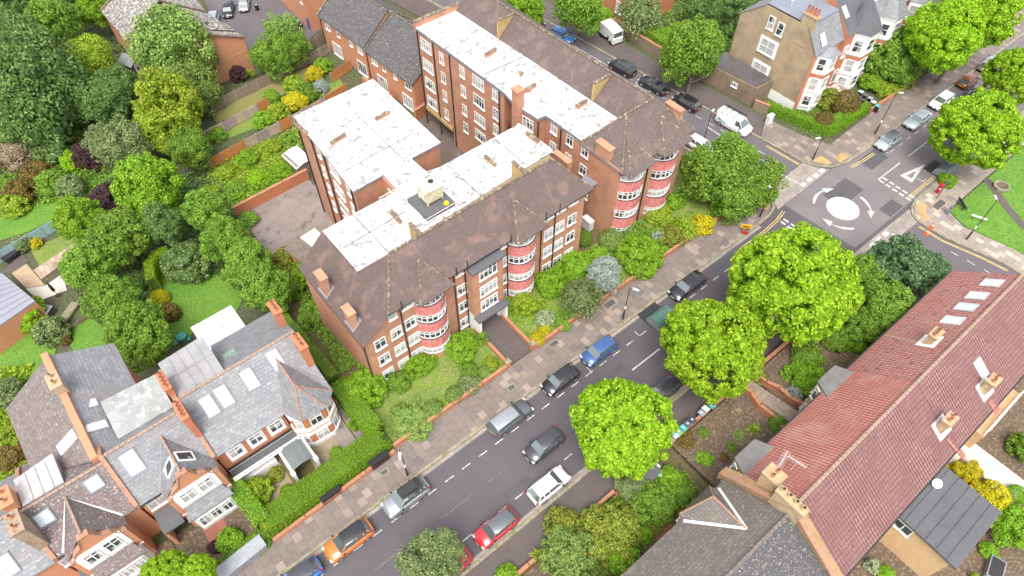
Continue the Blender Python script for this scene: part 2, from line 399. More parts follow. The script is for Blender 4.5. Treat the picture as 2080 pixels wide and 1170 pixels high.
for k in (KN, KS, KE, KT): strip('kerb', k, .29, .13, m_kerb, .3)
# sett gutters and yellow lines run along the kerbs, on the road
strip('gutter', [(-90, 23.72), (57.5, 23.72)], .37, .006, m_cob); strip('gutter', [(58, 15.15), (-90, 15.15)], .38, .006, m_cob)
for off in (.42, .68):
    strip('yellow_line', [(52.5, 23.55-off), (57, 23.55-off), (59.8, 23.75-off), (61.5+off*.3, 24.2-off)], .1, .011, m_yel)
    strip('yellow_line', [(74.6, 23.55-off), (77, 23.3-off), (79.2, 23.2-off)], .1, .011, m_yel)
    strip('yellow_line', [(EK(32.5)-off, 32.5), (70.2-off*.6, 27.6)], .1, .0125, m_yel)
    strip('yellow_line', [(82, 14.9+off), (76, 14.9+off), (75.2, 14.8+off)], .1, .011, m_yel)
    strip('yellow_line', [(72.4-off*.7, 12), (72.45-off*.7, 9), (73.5-off*.7, 5), (74-off*.7, 2)], .1, .0125, m_yel)
    strip('yellow_line', [(62.4+off*.7, 12), (62.1+off*.5, 13.6+off*.5), (61.2, 14.8+off), (58, 15.0+off)], .1, .0105, m_yel)
# painted markings
mk = MB()
def quad(x0, y0, x1, y1, z=.013): mk.poly([(x0, y0, z), (x1, y0, z), (x1, y1, z), (x0, y1, z)])
x = -40.0
while x < 56:
    quad(x, 22.02, x+.95, 22.12); x += 1.93
x = -40.5
while x < 44:
    quad(x, 16.78, x+.95, 16.88); x += 1.95
for x in (86.5, 82.2): pass
quad(82.2, 19.5, 86.6, 19.65); quad(75.3, 19.5, 80.2, 19.65); quad(31.7, 19.55, 35.7, 19.7); quad(90.5, 19.5, 94.5, 19.65); quad(99, 19.5, 103, 19.65)
for j in range(5):
    for dx in (0, .75): quad(75.2+dx-.15*j*.3, 18.8-.95*j, 75.5+dx-.15*j*.3, 19.45-.95*j)
for j in range(2):
    for dx in (0, .6): quad(59.9+dx, 22.2-1.0*j, 60.15+dx, 22.9-1.0*j)
n = 40; mk.poly([(67.6+1.95*math.cos(2*math.pi*k/n), 19.45+1.95*math.sin(2*math.pi*k/n), .013) for k in range(n)])
def arrow(a0, a1, r=3.35):
    N = 10; c = (67.6, 19.5); pr = None
    for k in range(N+1):
        t = R(a0+(a1-a0)*.68*k/N); wd = .07+.11*math.sin(math.pi*min(1, k/N+.15)); q = [(c[0]+(r+s*wd)*math.cos(t), c[1]+(r+s*wd)*math.sin(t), .013) for s in (-1, 1)]
        if pr: mk.poly([pr[0], pr[1], q[1], q[0]])
        pr = q
    t = R(a0+(a1-a0)*.68); e = R(a1)
    mk.poly([(c[0]+(r-.45)*math.cos(t), c[1]+(r-.45)*math.sin(t), .013), (c[0]+(r+.45)*math.cos(t), c[1]+(r+.45)*math.sin(t), .013), (c[0]+r*math.cos(e), c[1]+r*math.sin(e), .013)])
arrow(128, 52); arrow(-4, -68); arrow(-122, -190)
def ring(o, i): 
    for k in range(3):
        j = (k+1) % 3; mk.poly([(o[k][0], o[k][1], .013), (o[j][0], o[j][1], .013), (i[j][0], i[j][1], .013), (i[k][0], i[k][1], .013)])
ring([(82.4, 17.4), (78.1, 18.3), (78.1, 16.6)], [(80.5, 17.4), (78.75, 17.75), (78.75, 17.05)])
for k in range(4): quad(66.9+1.3*k, 24.75, 67.75+1.3*k, 25.3, .016)
for k in range(3): quad(64.8+1.35*k, 13.55, 65.7+1.35*k, 14.1, .016)
mk.poly([(66.55, 28.2, .016), (66.7, 28.2, .016), (67.1, 25.35, .016), (66.95, 25.35, .016)]); quad(68.5, 8.6, 68.65, 13.5, .016)
quad(66.9, 29, 67.05, 34); quad(66.4, 36.5, 66.55, 40)
y = 29.5
while y < 72:
    xx = EK(y)-2.15; mk.poly([(xx, y, .012), (xx+.1, y, .012), (xx, y+1, .012), (xx-.1, y+1, .012)]); y += 2
mk.poly([(EK(57)-2.0, 57, .0125), (EK(57)-1.9, 57, .0125), (EK(66)-1.7, 66, .0125), (EK(66)-1.8, 66, .0125)])
y = 1.0
while y < 8.5:
    quad(71.2+.1*(8-y), y, 71.3+.1*(8-y), y+.9); y += 1.9
# bay end ticks
for X in (13.9,): pass
for (X, Y) in ((57, 22.1), (35.2, 22.1), (28.3, 22.1)): quad(X, Y, X+.1, Y+.7)
quad(81.4, 16.7, 82.4, 16.8); quad(79.3, 15.9, 79.4, 16.6); quad(79.3, 15.8, 80.1, 15.9)
x = 81.0
while x < 140:
    quad(x, 21.45, x+.95, 21.55); x += 1.95
quad(80.6, 21.5, 80.7, 22.3)
for k in range(20):
    t0, t1 = 2*math.pi*k/20, 2*math.pi*(k+1)/20
    c = PT(1308, 176)
    mk.poly([(c[0]+a*1.5*math.sin(t)*.45, c[1]+a*1.5*math.cos(t), .0135) for a, t in ((1, t0), (1, t1), (.86, t1), (.86, t0))])
tag(mk.build('road_markings', m_line, uv=False), kind='structure')
m_worn = M('worn_paint', (.17, .16, .16), (.1, .095, .1), 3, lo=.45, hi=.6)
for x0, x1 in ((-6, -3.2), (1.0, 3.6), (8.2, 11.4), (13.2, 15.7), (22.4, 25)): area('worn_marking', rect(x0, 19.55, x1, 19.63), .0045, m_worn)
for x, y in ((4.5, 20.6), (23.5, 17.9), (29.2, 20.9), (49.5, 20.1), (-4, 18.2)): area('manhole', [(x+.33*math.cos(k*.524), y+.33*math.sin(k*.524)) for k in range(12)], .005, m_patch)
for r_ in ((13.4, 17.2, 16.3, 17.9), (27.2, 20.2, 31.4, 20.9), (37.4, 15.6, 44, 16.2), (48, 22.6, 55, 23.3), (-9, 20.2, -2, 20.8), (86, 16, 92, 18.2), (98, 20.4, 103, 22)): area('road_patch', rect(*r_), .0048, M('trench_repair', (.085, .08, .084), (.068, .064, .07), .6))
# tactile corners and manhole slabs
area('tactile_paving', [(71.6, 26.9), (73.4, 26.8), (73.3, 25.0), (72.4, 25.3)], .126, m_tact); area('tactile_paving', [(74.3, 25.4), (76, 25.4), (76, 24.3), (74.2, 24.4)], .126, m_tact)
area('tactile_paving', [(75.6, 14.2), (74.4, 13.8), (73.5, 13), (73.1, 12), (74.2, 11.8), (74.6, 12.8), (75.9, 13.2)], .126, m_tact)
area('tactile_paving', [(60.2, 24.9), (61.2, 25.4), (61.7, 26.6), (60.6, 26.9), (59.6, 25.9)], .126, m_tact)
for k, (x, y, a, b) in enumerate([(34.9, 26.5, 1.5, .9), (41.6, 26.6, 1.6, .9), (76, 11.9, 2.2, 1.0), (27, 26.6, 1.2, .7), (6, 26, .8, .6), (20.5, 25.4, .9, .7)]):
    area('access_cover', rect(x, y, x+a, y+b), .127, m_tact if k == 2 else m_kerb); area('access_cover', rect(x+.12, y+.12, x+a-.12, y+b-.12), .131, m_patch)
# ------------- gardens on the left of the street
area('lawn', rect(8.6, 28.05, 22.2, 34.15), .2, m_lawn, skirt=.3)
area('lawn', rect(25.6, 28.05, 41.8, 34.15), .2, m_lawn, skirt=.3); area('lawn', rect(42, 28.05, 58.2, 33.7), .2, m_lawn, skirt=.3); area('lawn', [(53.5, 33.8), (58.2, 33.8), (WK(60)-3, 60), (53.5, 60)], .18, m_lawn, skirt=.3)
area('path', rect(22.4, 27.8, 25.4, 34.1), .14, m_pavasph)
area('passage', rect(8.3, 34.2, 10.55, 60), .03, m_moss); area('garden_path', rect(6.2, 29, 7.1, 52), .03, m_conc)
area('passage', rect(37.6, 34.2, 42, 46), .03, m_moss)
area('front_garden', rect(-4.3, 28.3, 6.1, 34), .06, m_gravel); area('front_path', rect(-.6, 28.3, 1.7, 34), .07, m_moss); area('front_path', rect(4.6, 28.5, 6.1, 34), .07, m_conc)
area('front_garden', rect(-11, 27.9, -4.5, 33), .05, m_dirt); area('front_path', rect(-8.7, 27.9, -6.9, 33), .06, m_redtile)
area('front_garden', rect(-40, 27.9, -11.2, 33), .05, m_dirt)
# rear yards
areapx('rear_yard', [(480, 438), (622, 362), (700, 420), (730, 520), (640, 545), (520, 510)], .02, m_conc)
areapx('courtyard', [(850, 240), (900, 200), (1040, 300), (1010, 360), (900, 380), (880, 330)], .02, m_court)
area('rear_yard', rect(18, 44.7, 27, 49), .03, m_court)
areapx('car_park', [(395, -60), (640, -60), (700, 30), (640, 70), (560, 160), (500, 130), (480, 75), (430, 40)], .02, m_asph3)
lawns = [([(300, 560), (420, 540), (520, 560), (470, 650), (360, 690), (330, 650)], m_lawn2), ([(-20, 665), (60, 655), (120, 690), (110, 725), (50, 775), (-20, 790)], m_lawn2), ([(130, 680), (180, 640), (240, 690), (190, 720), (150, 715)], m_lawn2),
 ([(-20, 450), (110, 395), (230, 350), (235, 375), (120, 440), (60, 470), (-20, 495)], m_lawn2), ([(-20, 365), (20, 360), (30, 380), (10, 400), (-20, 410)], m_lawn2), ([(60, 505), (150, 470), (175, 490), (80, 540)], m_lawn),
 ([(420, 220), (490, 195), (660, 120), (680, 140), (560, 200), (440, 250)], m_dry), ([(440, 265), (520, 235), (690, 160), (700, 175), (520, 260), (440, 290)], m_lawn), ([(425, 335), (600, 262), (620, 330), (470, 390), (420, 380)], m_lawn), ([(470, 410), (610, 340), (625, 362), (480, 435)], m_lawn2)]
for px, m in lawns: areapx('lawn', px, .01, m)
areapx('garden_path', [(280, 560), (300, 570), (320, 620), (300, 650), (280, 620)], .015, m_dirt)
# terraced patio at the far left
areapx('patio', [(52, 586), (92, 581), (128, 556), (136, 590), (80, 612)], .05, m_patio)
areapx('patio', [(24, 555), (54, 536), (92, 580), (52, 585)], .03, M('sandy_patio', (.42, .31, .2), (.36, .26, .17), 1.5))
areapx('patio', [(68, 549), (146, 497), (158, 514), (84, 568)], .04, pavemat('timber_flags', ((.36, .26, .2), (.42, .31, .24), (.46, .36, .28), (.3, .22, .17)), 1.6, .5))
areapx('patio', [(0, 556), (40, 512), (60, 532), (22, 556)], .03, m_pavasph)
# ------------- right of the street
area('lawn', [(77.1, 11.0), (76.2, 8.6), (77.3, 3), (78.3, -60), (180, -60), (180, 11.0)], .1, m_lawn2, skirt=.2)
strip('park_path', [(85.4, 11.4), (84.2, 9.5), (82.6, 7.2), (81.2, 4.6), (80.4, 2.0), (80, -3)], 1.0, .115, m_pavasph)
area('front_garden', rect(28.6, 5.6, 38.3, 11.4), .45, m_dirt, skirt=.6); area('front_garden', rect(40.2, 5.6, 62, 11.4), .45, m_dirt, skirt=.6)
area('front_garden', rect(-20, 5.4, 26.6, 11.4), .1, m_dirt, skirt=.3); area('front_path', rect(26.8, 5.6, 28.4, 11.8), .12, m_moss)
area('front_path', rect(21.3, 5.6, 23.2, 11.6), .12, m_redtile)
area('rear_garden', rect(24, -30, 62, -5.3), .02, m_dirt); area('patio', rect(45.2, -11.5, 51, -5.6), .05, m_patio); area('lawn', rect(24, -24, 33.5, -10.5), .05, m_lawn2)
# ---------------------------------------------------------------- shared building materials
m_brick = brickmat('brown_red_brick', (.54, .27, .16), (.45, .21, .125), (.36, .24, .17), big=.2, stain=(.32, .155, .1))
m_brick_o = brickmat('orange_brick', (.54, .235, .125), (.47, .2, .105), (.44, .26, .17), big=.12)
m_brick_y = brickmat('yellow_stock_brick', (.47, .345, .205), (.37, .27, .165), (.35, .29, .21), big=.2, stain=(.24, .18, .12))
m_brick_r = brickmat('orange_red_brick', (.52, .19, .09), (.43, .15, .075), (.36, .19, .12), big=.2)
m_render = M('cream_render', (.56, .38, .21), (.49, .33, .19), .5, c3=(.38, .27, .16), s3=4, t3=.68)
m_white = M('white_paint', (.8, .8, .78), (.72, .72, .7), 1.5, rough=.5)
m_black = M('black_iron', (.022, .022, .024), (.035, .033, .033), 3, rough=.5)
m_pink = M('pink_painted_band', (.64, .235, .21), (.56, .18, .17), 1.2, lo=.4, hi=.6, c3=(.3, .09, .09), s3=5, t3=.6, rough=.8)
m_pane = panemat('window_glass', .75)
m_pane2 = panemat('dark_window_glass', .1)
m_flat = M('white_roof_coating', (.74, .735, .72), (.42, .41, .395), .6, lo=.44, hi=.62, rough=.7, c3=(.26, .25, .24), s3=1.3, t3=.57, detail=8, grain=.22, gs=3.5)
m_flat2 = M('clean_roof_coating', (.76, .755, .74), (.55, .54, .525), .6, lo=.5, hi=.65, rough=.7, c3=(.33, .32, .31), s3=1.2, t3=.61, detail=8, grain=.18, gs=3.5)
m_tile = tilemat('brown_clay_tiles', (.16, .11, .098), (.12, .085, .078), (.065, .05, .047), .2, .16, .02, moss=(.2, .17, .11), mt=.74, msc=1.6, speck=(.26, .22, .17), st=.76, ssc=6, patch=(.185, .115, .098), pt=.5, psc=.7)
m_tile_r = tilemat('brown_mottled_tiles', (.165, .12, .108), (.12, .09, .083), (.068, .052, .05), .2, .16, .02, moss=(.22, .18, .14), mt=.67, msc=3.5, speck=(.33, .28, .23), st=.72, ssc=7, patch=(.17, .12, .105), pt=.5, psc=.6)
m_ridge = M('ridge_tile', (.17, .122, .09), (.12, .09, .07), 2, c3=(.32, .28, .17), s3=2.5, t3=.58)
m_fin = M('tan_render', (.44, .31, .13), (.34, .24, .11), 1.2, c3=(.2, .15, .09), s3=5, t3=.66)
m_pot = M('terracotta_pot', (.5, .19, .095), (.4, .15, .08), 4)
m_lead = M('grey_lead', (.24, .24, .26), (.18, .18, .2), 1, rough=.6)
m_felt = M('dark_roof_felt', (.105, .105, .112), (.085, .085, .092), .4, rough=.8, c3=(.13, .13, .135), s3=10, t3=.64)
# ---------------------------------------------------------------- windows
WC = {}
def win_mesh(w, h, cols, top, sill, deep):
    k = (w, h, cols, top, sill, deep)
    if k in WC: return WC[k]
    f = MB(); t = .085; y0, y1 = -deep, .03
    def bar(a, b, c, d, yy=y0): f.box(a, yy, b, c, y1, d)
    bar(-w/2, -h/2, -w/2+t, h/2); bar(w/2-t, -h/2, w/2, h/2); bar(-w/2+t, h/2-t, w/2-t, h/2); bar(-w/2+t, -h/2, w/2-t, -h/2+t)
    yy = y0+.02
    for i in range(1, cols):
        x = -w/2+w*i/cols; bar(x-.04, -h/2+t, x+.04, h/2-t, yy)
    if top:
        z = h/2-h*top
        for i in range(cols):
            a = -w/2+w*i/cols+(.04 if i else t); b = -w/2+w*(i+1)/cols-(.04 if i < cols-1 else t); bar(a, z-.035, b, z+.035, yy+.003)
    if sill: f.box(-w/2-.06, y0-.07, -h/2-.09, w/2+.06, y1, -h/2-.003)
    p = MB(); p.box(-w/2+.02, -.02, -h/2+.02, w/2-.02, .02, h/2-.02)
    fo = f.build('window', m_white, uv=False); po = p.build('pane', m_pane, uv=False)
    r = (fo.data, po.data); bpy.data.objects.remove(fo); bpy.data.objects.remove(po)
    WC[k] = r; return r
def win(parent, x, y, z, ang, w=1.2, h=1.3, cols=2, top=.32, sill=True, deep=.07, pane=None, name='window'):
    fm, pm = win_mesh(w, h, cols, top, sill, deep)
    o = bpy.data.objects.new(name, fm); COL.objects.link(o); o.parent = parent
    off = OFF.get(parent.name, (0, 0, 0)); o.location = (x-off[0], y-off[1], z-off[2]); o.rotation_euler = (0, 0, R(ang+90))
    q = bpy.data.objects.new('pane', pm); COL.objects.link(q); q.parent = o
    if pane:
        q.material_slots[0].link = 'OBJECT'; q.material_slots[0].material = pane
    return o
def pipe(parent, pts, r=.07, m=None, name='drainpipe'):
    b = MB(); b.path(pts, r, 6); return b.build(name, m or m_black, parent, uv=False)
def ridge(parent, pts, r=.13, m=None, name='ridge_tiles'):
    b = MB()
    for p, q in zip(pts, pts[1:]):
        p, q = Vector(p), Vector(q); n = max(1, int((q-p).length/.45))
        for k in range(n):
            a = p+(q-p)*(k/n); c = p+(q-p)*((k+.93)/n); b.tube(a, c, r, 6, 0, r*.9)
    return b.build(name, m or m_ridge, parent, uv=False)
def stack(parent, c, lx, ly, z0, z1, mat, pots=0, ang=0, potm=None, name='chimney', potr=.13, poth=.45, along='x', cap=True):
    """brick chimney with an oversailing cap and clay pots"""
    b = MB(); b.obox(c, lx, ly, z0, z1-.3, ang, 0)
    b.obox(c, lx+.1, ly+.1, z1-.3, z1-.15, ang, 0); b.obox(c, lx+.18, ly+.18, z1-.15, z1, ang, 0)
    o = b.build(name, mat, parent)
    n = pots
    for k in range(n):
        t = (k+.5)/n-.5; L = lx if along == 'x' else ly
        dx, dy = (t*(L), 0) if along == 'x' else (0, t*L)
        ca, sa = math.cos(ang), math.sin(ang); px, py = c[0]+dx*ca-dy*sa, c[1]+dx*sa+dy*ca
        q = MB(); q.lathe((px, py, z1-.01), [(potr*1.1, 0), (potr*1.1, .06), (potr*.85, .1), (potr*.8, poth-.1), (potr*1.05, poth-.06), (potr*1.05, poth)], 10, 0)
        q.lathe((px, py, z1+poth-.012), [(potr*.8, 0), (potr*.8, .014)], 10, 1)
        q.build('chimney_pot', [potm or m_pot, m_black], o, uv=False)
    return o
def arcpts(xc, y, half, depth, n=7):
    """points of a shallow bow in front of a wall facing -Y"""
    r = (half*half+depth*depth)/(2*depth); a = math.asin(min(1, half/r))
    return [(xc+r*math.sin(-a+2*a*k/n), y+(r-depth)-r*math.cos(-a+2*a*k/n)) for k in range(n+1)]
def bow_bay(parent, xc, y, half, depth, zbase, levels, wh, band, ztop):
    """bow bay: pink bands between curved rows of windows"""
    A = arcpts(xc, y, half, depth, 8); B = arcpts(xc, y, half-.06, depth-.06, 8)
    b = MB()
    back = [(xc+half, y+.1), (xc-half, y+.1)]
    b.prism([(p[0], p[1]) for p in A]+back, zbase, levels[0], 1)
    for i, z in enumerate(levels):
        top = levels[i+1] if i+1 < len(levels) else ztop
        b.prism([(p[0], p[1]) for p in A]+back, z+wh, top-.08 if i+1 < len(levels) else ztop, 0 if i+1 < len(levels) else 2)
        L = arcpts(xc, y, half+.05, depth+.07, 8)
        if i+1 < len(levels): b.prism(L+back, top-.077, top-.003, 2)
    o = b.build('bay', [m_pink, m_brick, m_black], parent)
    for z in levels:
        f = MB()
        f.prism(A+back, z, z+.1, 0); f.prism(A+back, z+wh-.09, z+wh-.003, 0)
        f.prism(B+back, z+.1, z+wh-.09, 1)
        for k in range(9):
            p = A[k]; f.obox((p[0], p[1]+.03), .1 if k % 2 == 0 else .06, .1, z+.1, z+wh-.09, 0, 0)
        for k in range(8):
            p, q = A[k], A[k+1]; f.tube((p[0], p[1]+.02, z+wh*.68), (q[0], q[1]+.02, z+wh*.68), .035, 4, 0)
        f.build('window', [m_white, m_pane], o, uv=False)
    return o
def gablet(parent, xl, xr, yf, z0, apex, yb, mat):
    b = MB(); a = apex
    A, Bq = (xl, yf, z0), (xr, yf+.1, z0); C, D = (xr, yb, z0), (xl, yb, z0)
    for p, q in ((A, Bq), (Bq, C), (D, A)): b.poly([p, q, a])
    b.poly([A, D, C, Bq]); b.slab([A, Bq, C, D], .1)
    o = b.build('bay_roof', mat, parent)
    ridge(o, [A, a], .12, mat if False else m_ridge); ridge(o, [Bq, a], .1)
    return o
def parapet_stub(parent, p, q, h=.35, w=.3, m=None):
    b = MB(); c = ((p[0]+q[0])/2, (p[1]+q[1])/2); L = math.hypot(q[0]-p[0], q[1]-p[1])
    b.obox(c, L, w, p[2]-.02, p[2]+h, math.atan2(q[1]-p[1], q[0]-p[0])); b.obox(c, L+.1, w+.1, p[2]+h, p[2]+h+.07, math.atan2(q[1]-p[1], q[0]-p[0]), 1)
    return b.build('flue_stack', [m or m_brick, m_ridge], parent)
def fin(parent, x, y0, y1, z0, z1):
    """triangular fire wall closing the gap between the flat roof and the ridge"""
    b = MB(); t = .16
    for s in (0,):
        a = [(x-t, y0, z1), (x-t, y1, z1), (x-t, y1, z0)]; c = [(x+t, p[1], p[2]) for p in a]
        b.poly(a); b.poly(c[::-1])
        for k in range(3): b.poly([a[k], c[k], c[(k+1) % 3], a[(k+1) % 3]])
    b.box(x-t-.05, y0, z1+.002, x+t+.05, y1+.08, z1+.1, 1)
    return b.build('fire_wall', [m_fin, m_ridge], parent)
# ================================================================ front block with its rear wing
FB = thing('apartment_block', 'L-shaped brick apartment block with white flat roof, brown tiled front roof and rooftop tank', 'apartment block', (24, 40, 0), 0, 'brick apartment blocks')
zf = 10.75
b = MB()
b.poly([(10.6, 34.2, -.5), (37.6, 34.2, -.5), (37.6, 34.2, zf), (13.5, 34.2, zf), (10.6, 34.2, 8.25)])
b.poly([(10.6, 45.6, -5), (10.6, 34.2, -5), (10.6, 34.2, 8.25), (10.6, 45.6, 8.25)])
b.poly([(37.6, 34.2, -5), (37.6, 45.9, -5), (37.6, 45.9, zf), (37.6, 34.2, zf)])
b.poly([(37.6, 45.9, -5), (10.6, 45.6, -5), (10.6, 45.6, 8.25), (13.7, 45.6, 10.9), (37.6, 45.9, 10.9)])
BW = [(20.0, 62.8), (19.0, 48.6), (22.4, 48.8), (22.3, 45.4), (26.4, 45.5), (26.3, 49.0), (29.9, 49.1), (30.2, 63.0)]
b.prism(BW, -5, 10.8)
b.build('wall', m_brick, FB)
b = MB()
b.poly([(13.3, 33.55, zf), (38.1, 33.6, zf), (35.7, 37.5, 13.55), (16.3, 37.3, 13.55)])                       # front slope
b.poly([(10.35, 33.75, 8.1), (13.3, 33.55, zf), (16.3, 37.3, 13.55), (13.75, 39.3, 11.1), (13.75, 45.7, 11.1), (10.35, 45.7, 8.1)])
b.poly([(38.1, 33.6, zf), (38.1, 40.2, zf), (35.7, 37.5, 13.55)])
b.poly([(16.3, 37.3, 13.55), (35.7, 37.5, 13.55), (37.9, 40.2, 11.0), (13.75, 39.25, 11.0)], 1)               # steep back of the ridge
b.slab([(13.3, 33.55, zf-.004), (38.1, 33.6, zf-.004), (38.1, 34.1, zf-.004), (13.3, 34.1, zf-.004)], .14, 2)
b.box(10.33, 33.75, 7.95, 10.55, 45.7, 8.08, 2)
rf = b.build('roof', [m_tile, m_fin, m_black], FB)
ridge(rf, [(16.3, 37.3, 13.57), (35.7, 37.5, 13.57)], .15); ridge(rf, [(13.4, 33.6, 10.8), (16.3, 37.3, 13.57)], .12); ridge(rf, [(38.1, 33.6, 10.8), (35.7, 37.5, 13.57)], .1)
for y0, top in ((41.2, 11.0), (36.4, 10.7)):
    stack(rf, (10.95, y0), .62, 1.25, 8.2, top, m_brick)
    q = MB(); q.slab([(10.5, y0-.8, 8.36), (11.6, y0-.8, 9.36), (11.6, y0+.8, 9.36), (10.5, y0+.8, 8.36)], .05); q.build('flashing', m_lead, rf)
b = MB()
b.slab([(13.72, 45.75, 11.05), (13.72, 39.2, 11.05), (38.35, 40.3, 11.05), (38.4, 46.0, 11.05)], .35, 0, 1)
b.slab([(20.0-.12, 62.95, 11.054), (18.85, 48.45, 11.054), (22.55, 48.65, 11.054), (22.45, 45.7, 11.054), (26.3, 45.7, 11.054), (26.15, 48.9, 11.054), (30.05, 48.95, 11.054), (30.4, 63.15, 11.054)], .3, 0, 1)
b.slab([(38.15, 40.4, 11.3), (38.15, 45.9, 11.3), (38.4, 45.9, 11.3), (38.4, 40.4, 11.3)], .25, 0)
fl = b.build('flat_roof', [m_flat, m_lead], FB)
for p, q in (((22.7, 57.9), (26.2, 58.2)), ((19.8, 51.6), (28.7, 52.1)), ((25.5, 58.0), (25.4, 48.9)), ((24.2, 47.4), (25.4, 46.4)), ((17.2, 39.6), (17.2, 45.5)), ((28.5, 40.0), (28.5, 45.7)), ((34.9, 40.3), (34.9, 45.8)), ((14.2, 42.6), (21.5, 42.9))):
    d = (Vector(q)-Vector(p)).normalized(); n = Vector((-d.y, d.x))*.06
    b = MB(); b.slab([(p[0]-n.x, p[1]-n.y, 11.1), (q[0]-n.x, q[1]-n.y, 11.1), (q[0]+n.x, q[1]+n.y, 11.1), (p[0]+n.x, p[1]+n.y, 11.1)], .05); b.build('roof_joint', m_lead, fl)
for p, q in (((20.7, 56.0, 11.05), (22.6, 56.3, 11.05)), ((26.6, 56.4, 11.05), (28.4, 56.5, 11.05)), ((19.35, 61.2, 11.05), (19.5, 59.1, 11.05)), ((20.2, 43.6, 11.05), (20.1, 41.7, 11.05)), ((32.2, 44.0, 11.05), (32.2, 42.2, 11.05)), ((38.0, 44.1, 11.05), (38.1, 42.2, 11.05))):
    parapet_stub(fl, p, q)
stack(rf, (38.6, 38.9), .5, 2.2, 9.5, 11.2, m_brick)
fin(FB, 19.8, 37.4, 39.2, 11.05, 13.5); fin(FB, 32.4, 37.4, 39.6, 11.05, 13.5)
# windows of the street front
FY = 34.17
for x, zs in ((12.15, (6.65, 4.0, 1.3)), (13.95, (9.3, 6.8, 4.0, 1.3)), (15.55, (9.6, 6.95, 4.2, 1.4)), (21.6, (9.7, 7.1, 4.35, 1.5)), (32.7, (9.85, 7.3, 4.55, 1.75)), (34.25, (9.85, 7.3, 4.55, 1.75)), (35.95, (9.85, 7.3, 4.55, 1.75))):
    for i, z in enumerate(zs):
        top4 = z > 9; win(FB, x, FY, z+(.25 if top4 else 0), -90, .85 if (x == 13.95 and top4) else 1.2, 1.0 if top4 else 1.4, 1 if (x == 13.95 and top4) else 2)
for i, z in enumerate((10.0, 7.3, 4.5, 1.9)): win(FB, 26.75, FY, z, -90, .75, 1.0 if i == 0 else 1.3, 2)
b = MB(); b.box(22.15, 33.1, 3.1, 25.85, 34.19, 10.0); b.box(22.15, 33.4, -.2, 22.7, 34.19, 3.1, 1); b.box(25.3, 33.4, -.2, 25.85, 34.19, 3.1, 1); b.box(22.7, 33.95, -.2, 25.3, 34.19, 3.1, 2)
b.slab([(22.0, 32.2, 3.1), (26.0, 32.2, 3.1), (26.0, 33.1, 3.1), (22.0, 33.1, 3.1)], .22, 3); b.slab([(22.0, 32.75, 10.3), (26.0, 32.75, 10.3), (26.0, 34.3, 10.3), (22.0, 34.3, 10.3)], .2, 3)
b.box(22.15, 32.4, -.2, 22.45, 33.4, 2.6, 1); b.box(25.55, 32.4, -.2, 25.85, 33.4, 2.6, 1)
eb = b.build('entrance_bay', [m_brick, m_white, m_black, m_felt], FB)
for z in (9.1, 6.5, 3.95+.2): win(eb, 24.0, 33.07, z, -90, 2.1, 1.5, 4)
win(eb, 24.0, 33.9, 1.1, -90, 1.8, 2.2, 3, .25, False, pane=m_pane2, name='door')
LV = (.95, 3.7, 6.45, 9.2)
bow_bay(FB, 17.95, 34.2, 1.65, 1.15, -.3, LV, 1.15, 1.6, 10.75); bow_bay(FB, 29.15, 34.2, 1.65, 1.15, -.3, [z+.15 for z in LV], 1.15, 1.6, 10.8)
gablet(rf, 16.1, 19.9, 32.55, 10.7, (18.4, 35.9, 12.65), 36.2, m_tile); gablet(rf, 27.4, 31.4, 32.6, 10.8, (29.6, 36.1, 12.85), 36.4, m_tile)
for x in (14.75, 20.75, 22.02, 27.2, 31.65, 33.45): pipe(FB, [(x, 34.08, 10.6), (x, 34.08, 0)], .075); pipe(FB, [(x, 33.5, 10.5), (x, 33.5, 11.7)], .06, name='vent_pipe')
pipe(FB, [(10.5, 34.1, 8.0), (10.5, 34.1, 0)], .07)
# rear wing's side windows
BX = lambda y: 19.0+(y-48.6)*.0705-.03
for z in (9.9, 7.1, 4.3, 1.55):
    win(FB, BX(57.2), 57.2, z, 176, .8, 1.4, 1); win(FB, BX(53.4), 53.4, z, 176, 2.3, 1.5, 4); win(FB, BX(50.1), 50.1, z, 176, 1.0, 1.4, 2)
for y in (58.6, 55.6, 49.2, 62.5): pipe(FB, [(BX(y)-.09, y, 10.7), (BX(y)-.09, y, -4)], .08)
win(FB, 22.36, 47.3, 8.9, 180, 1.0, 2.0, 2, .2, pane=m_pane2); win(FB, 22.35, 46.2, 9.2, 180, .8, 1.2, 2)
b = MB(); b.box(19.2, 45.6, 3.2, 22.3, 48.6, 6.9); b.build('link_roof', m_felt, FB)
for k, (x, y) in enumerate(((19.9, 47.0), (20.7, 47.3), (21.5, 47.5))):
    c = thing('roof_vent', 'round grey roof ventilator drum, %s of three on the dark link roof' % ('nearest', 'middle', 'farthest')[k], 'ventilator', (x, y, 6.9), 0, 'round ventilators on the link roof')
    b = MB(); b.lathe((0, 0, 0), [(.3, 0), (.3, .75)], 14); b.build('drum', M('blue_grey_steel', (.2, .24, .3), (.16, .2, .25)), c, local=True)
    b = MB(); b.lathe((0, 0, .75), [(.36, 0), (.36, .08), (.1, .2)], 14); b.build('cap', M('pale_steel', (.62, .64, .66)), c, local=True)
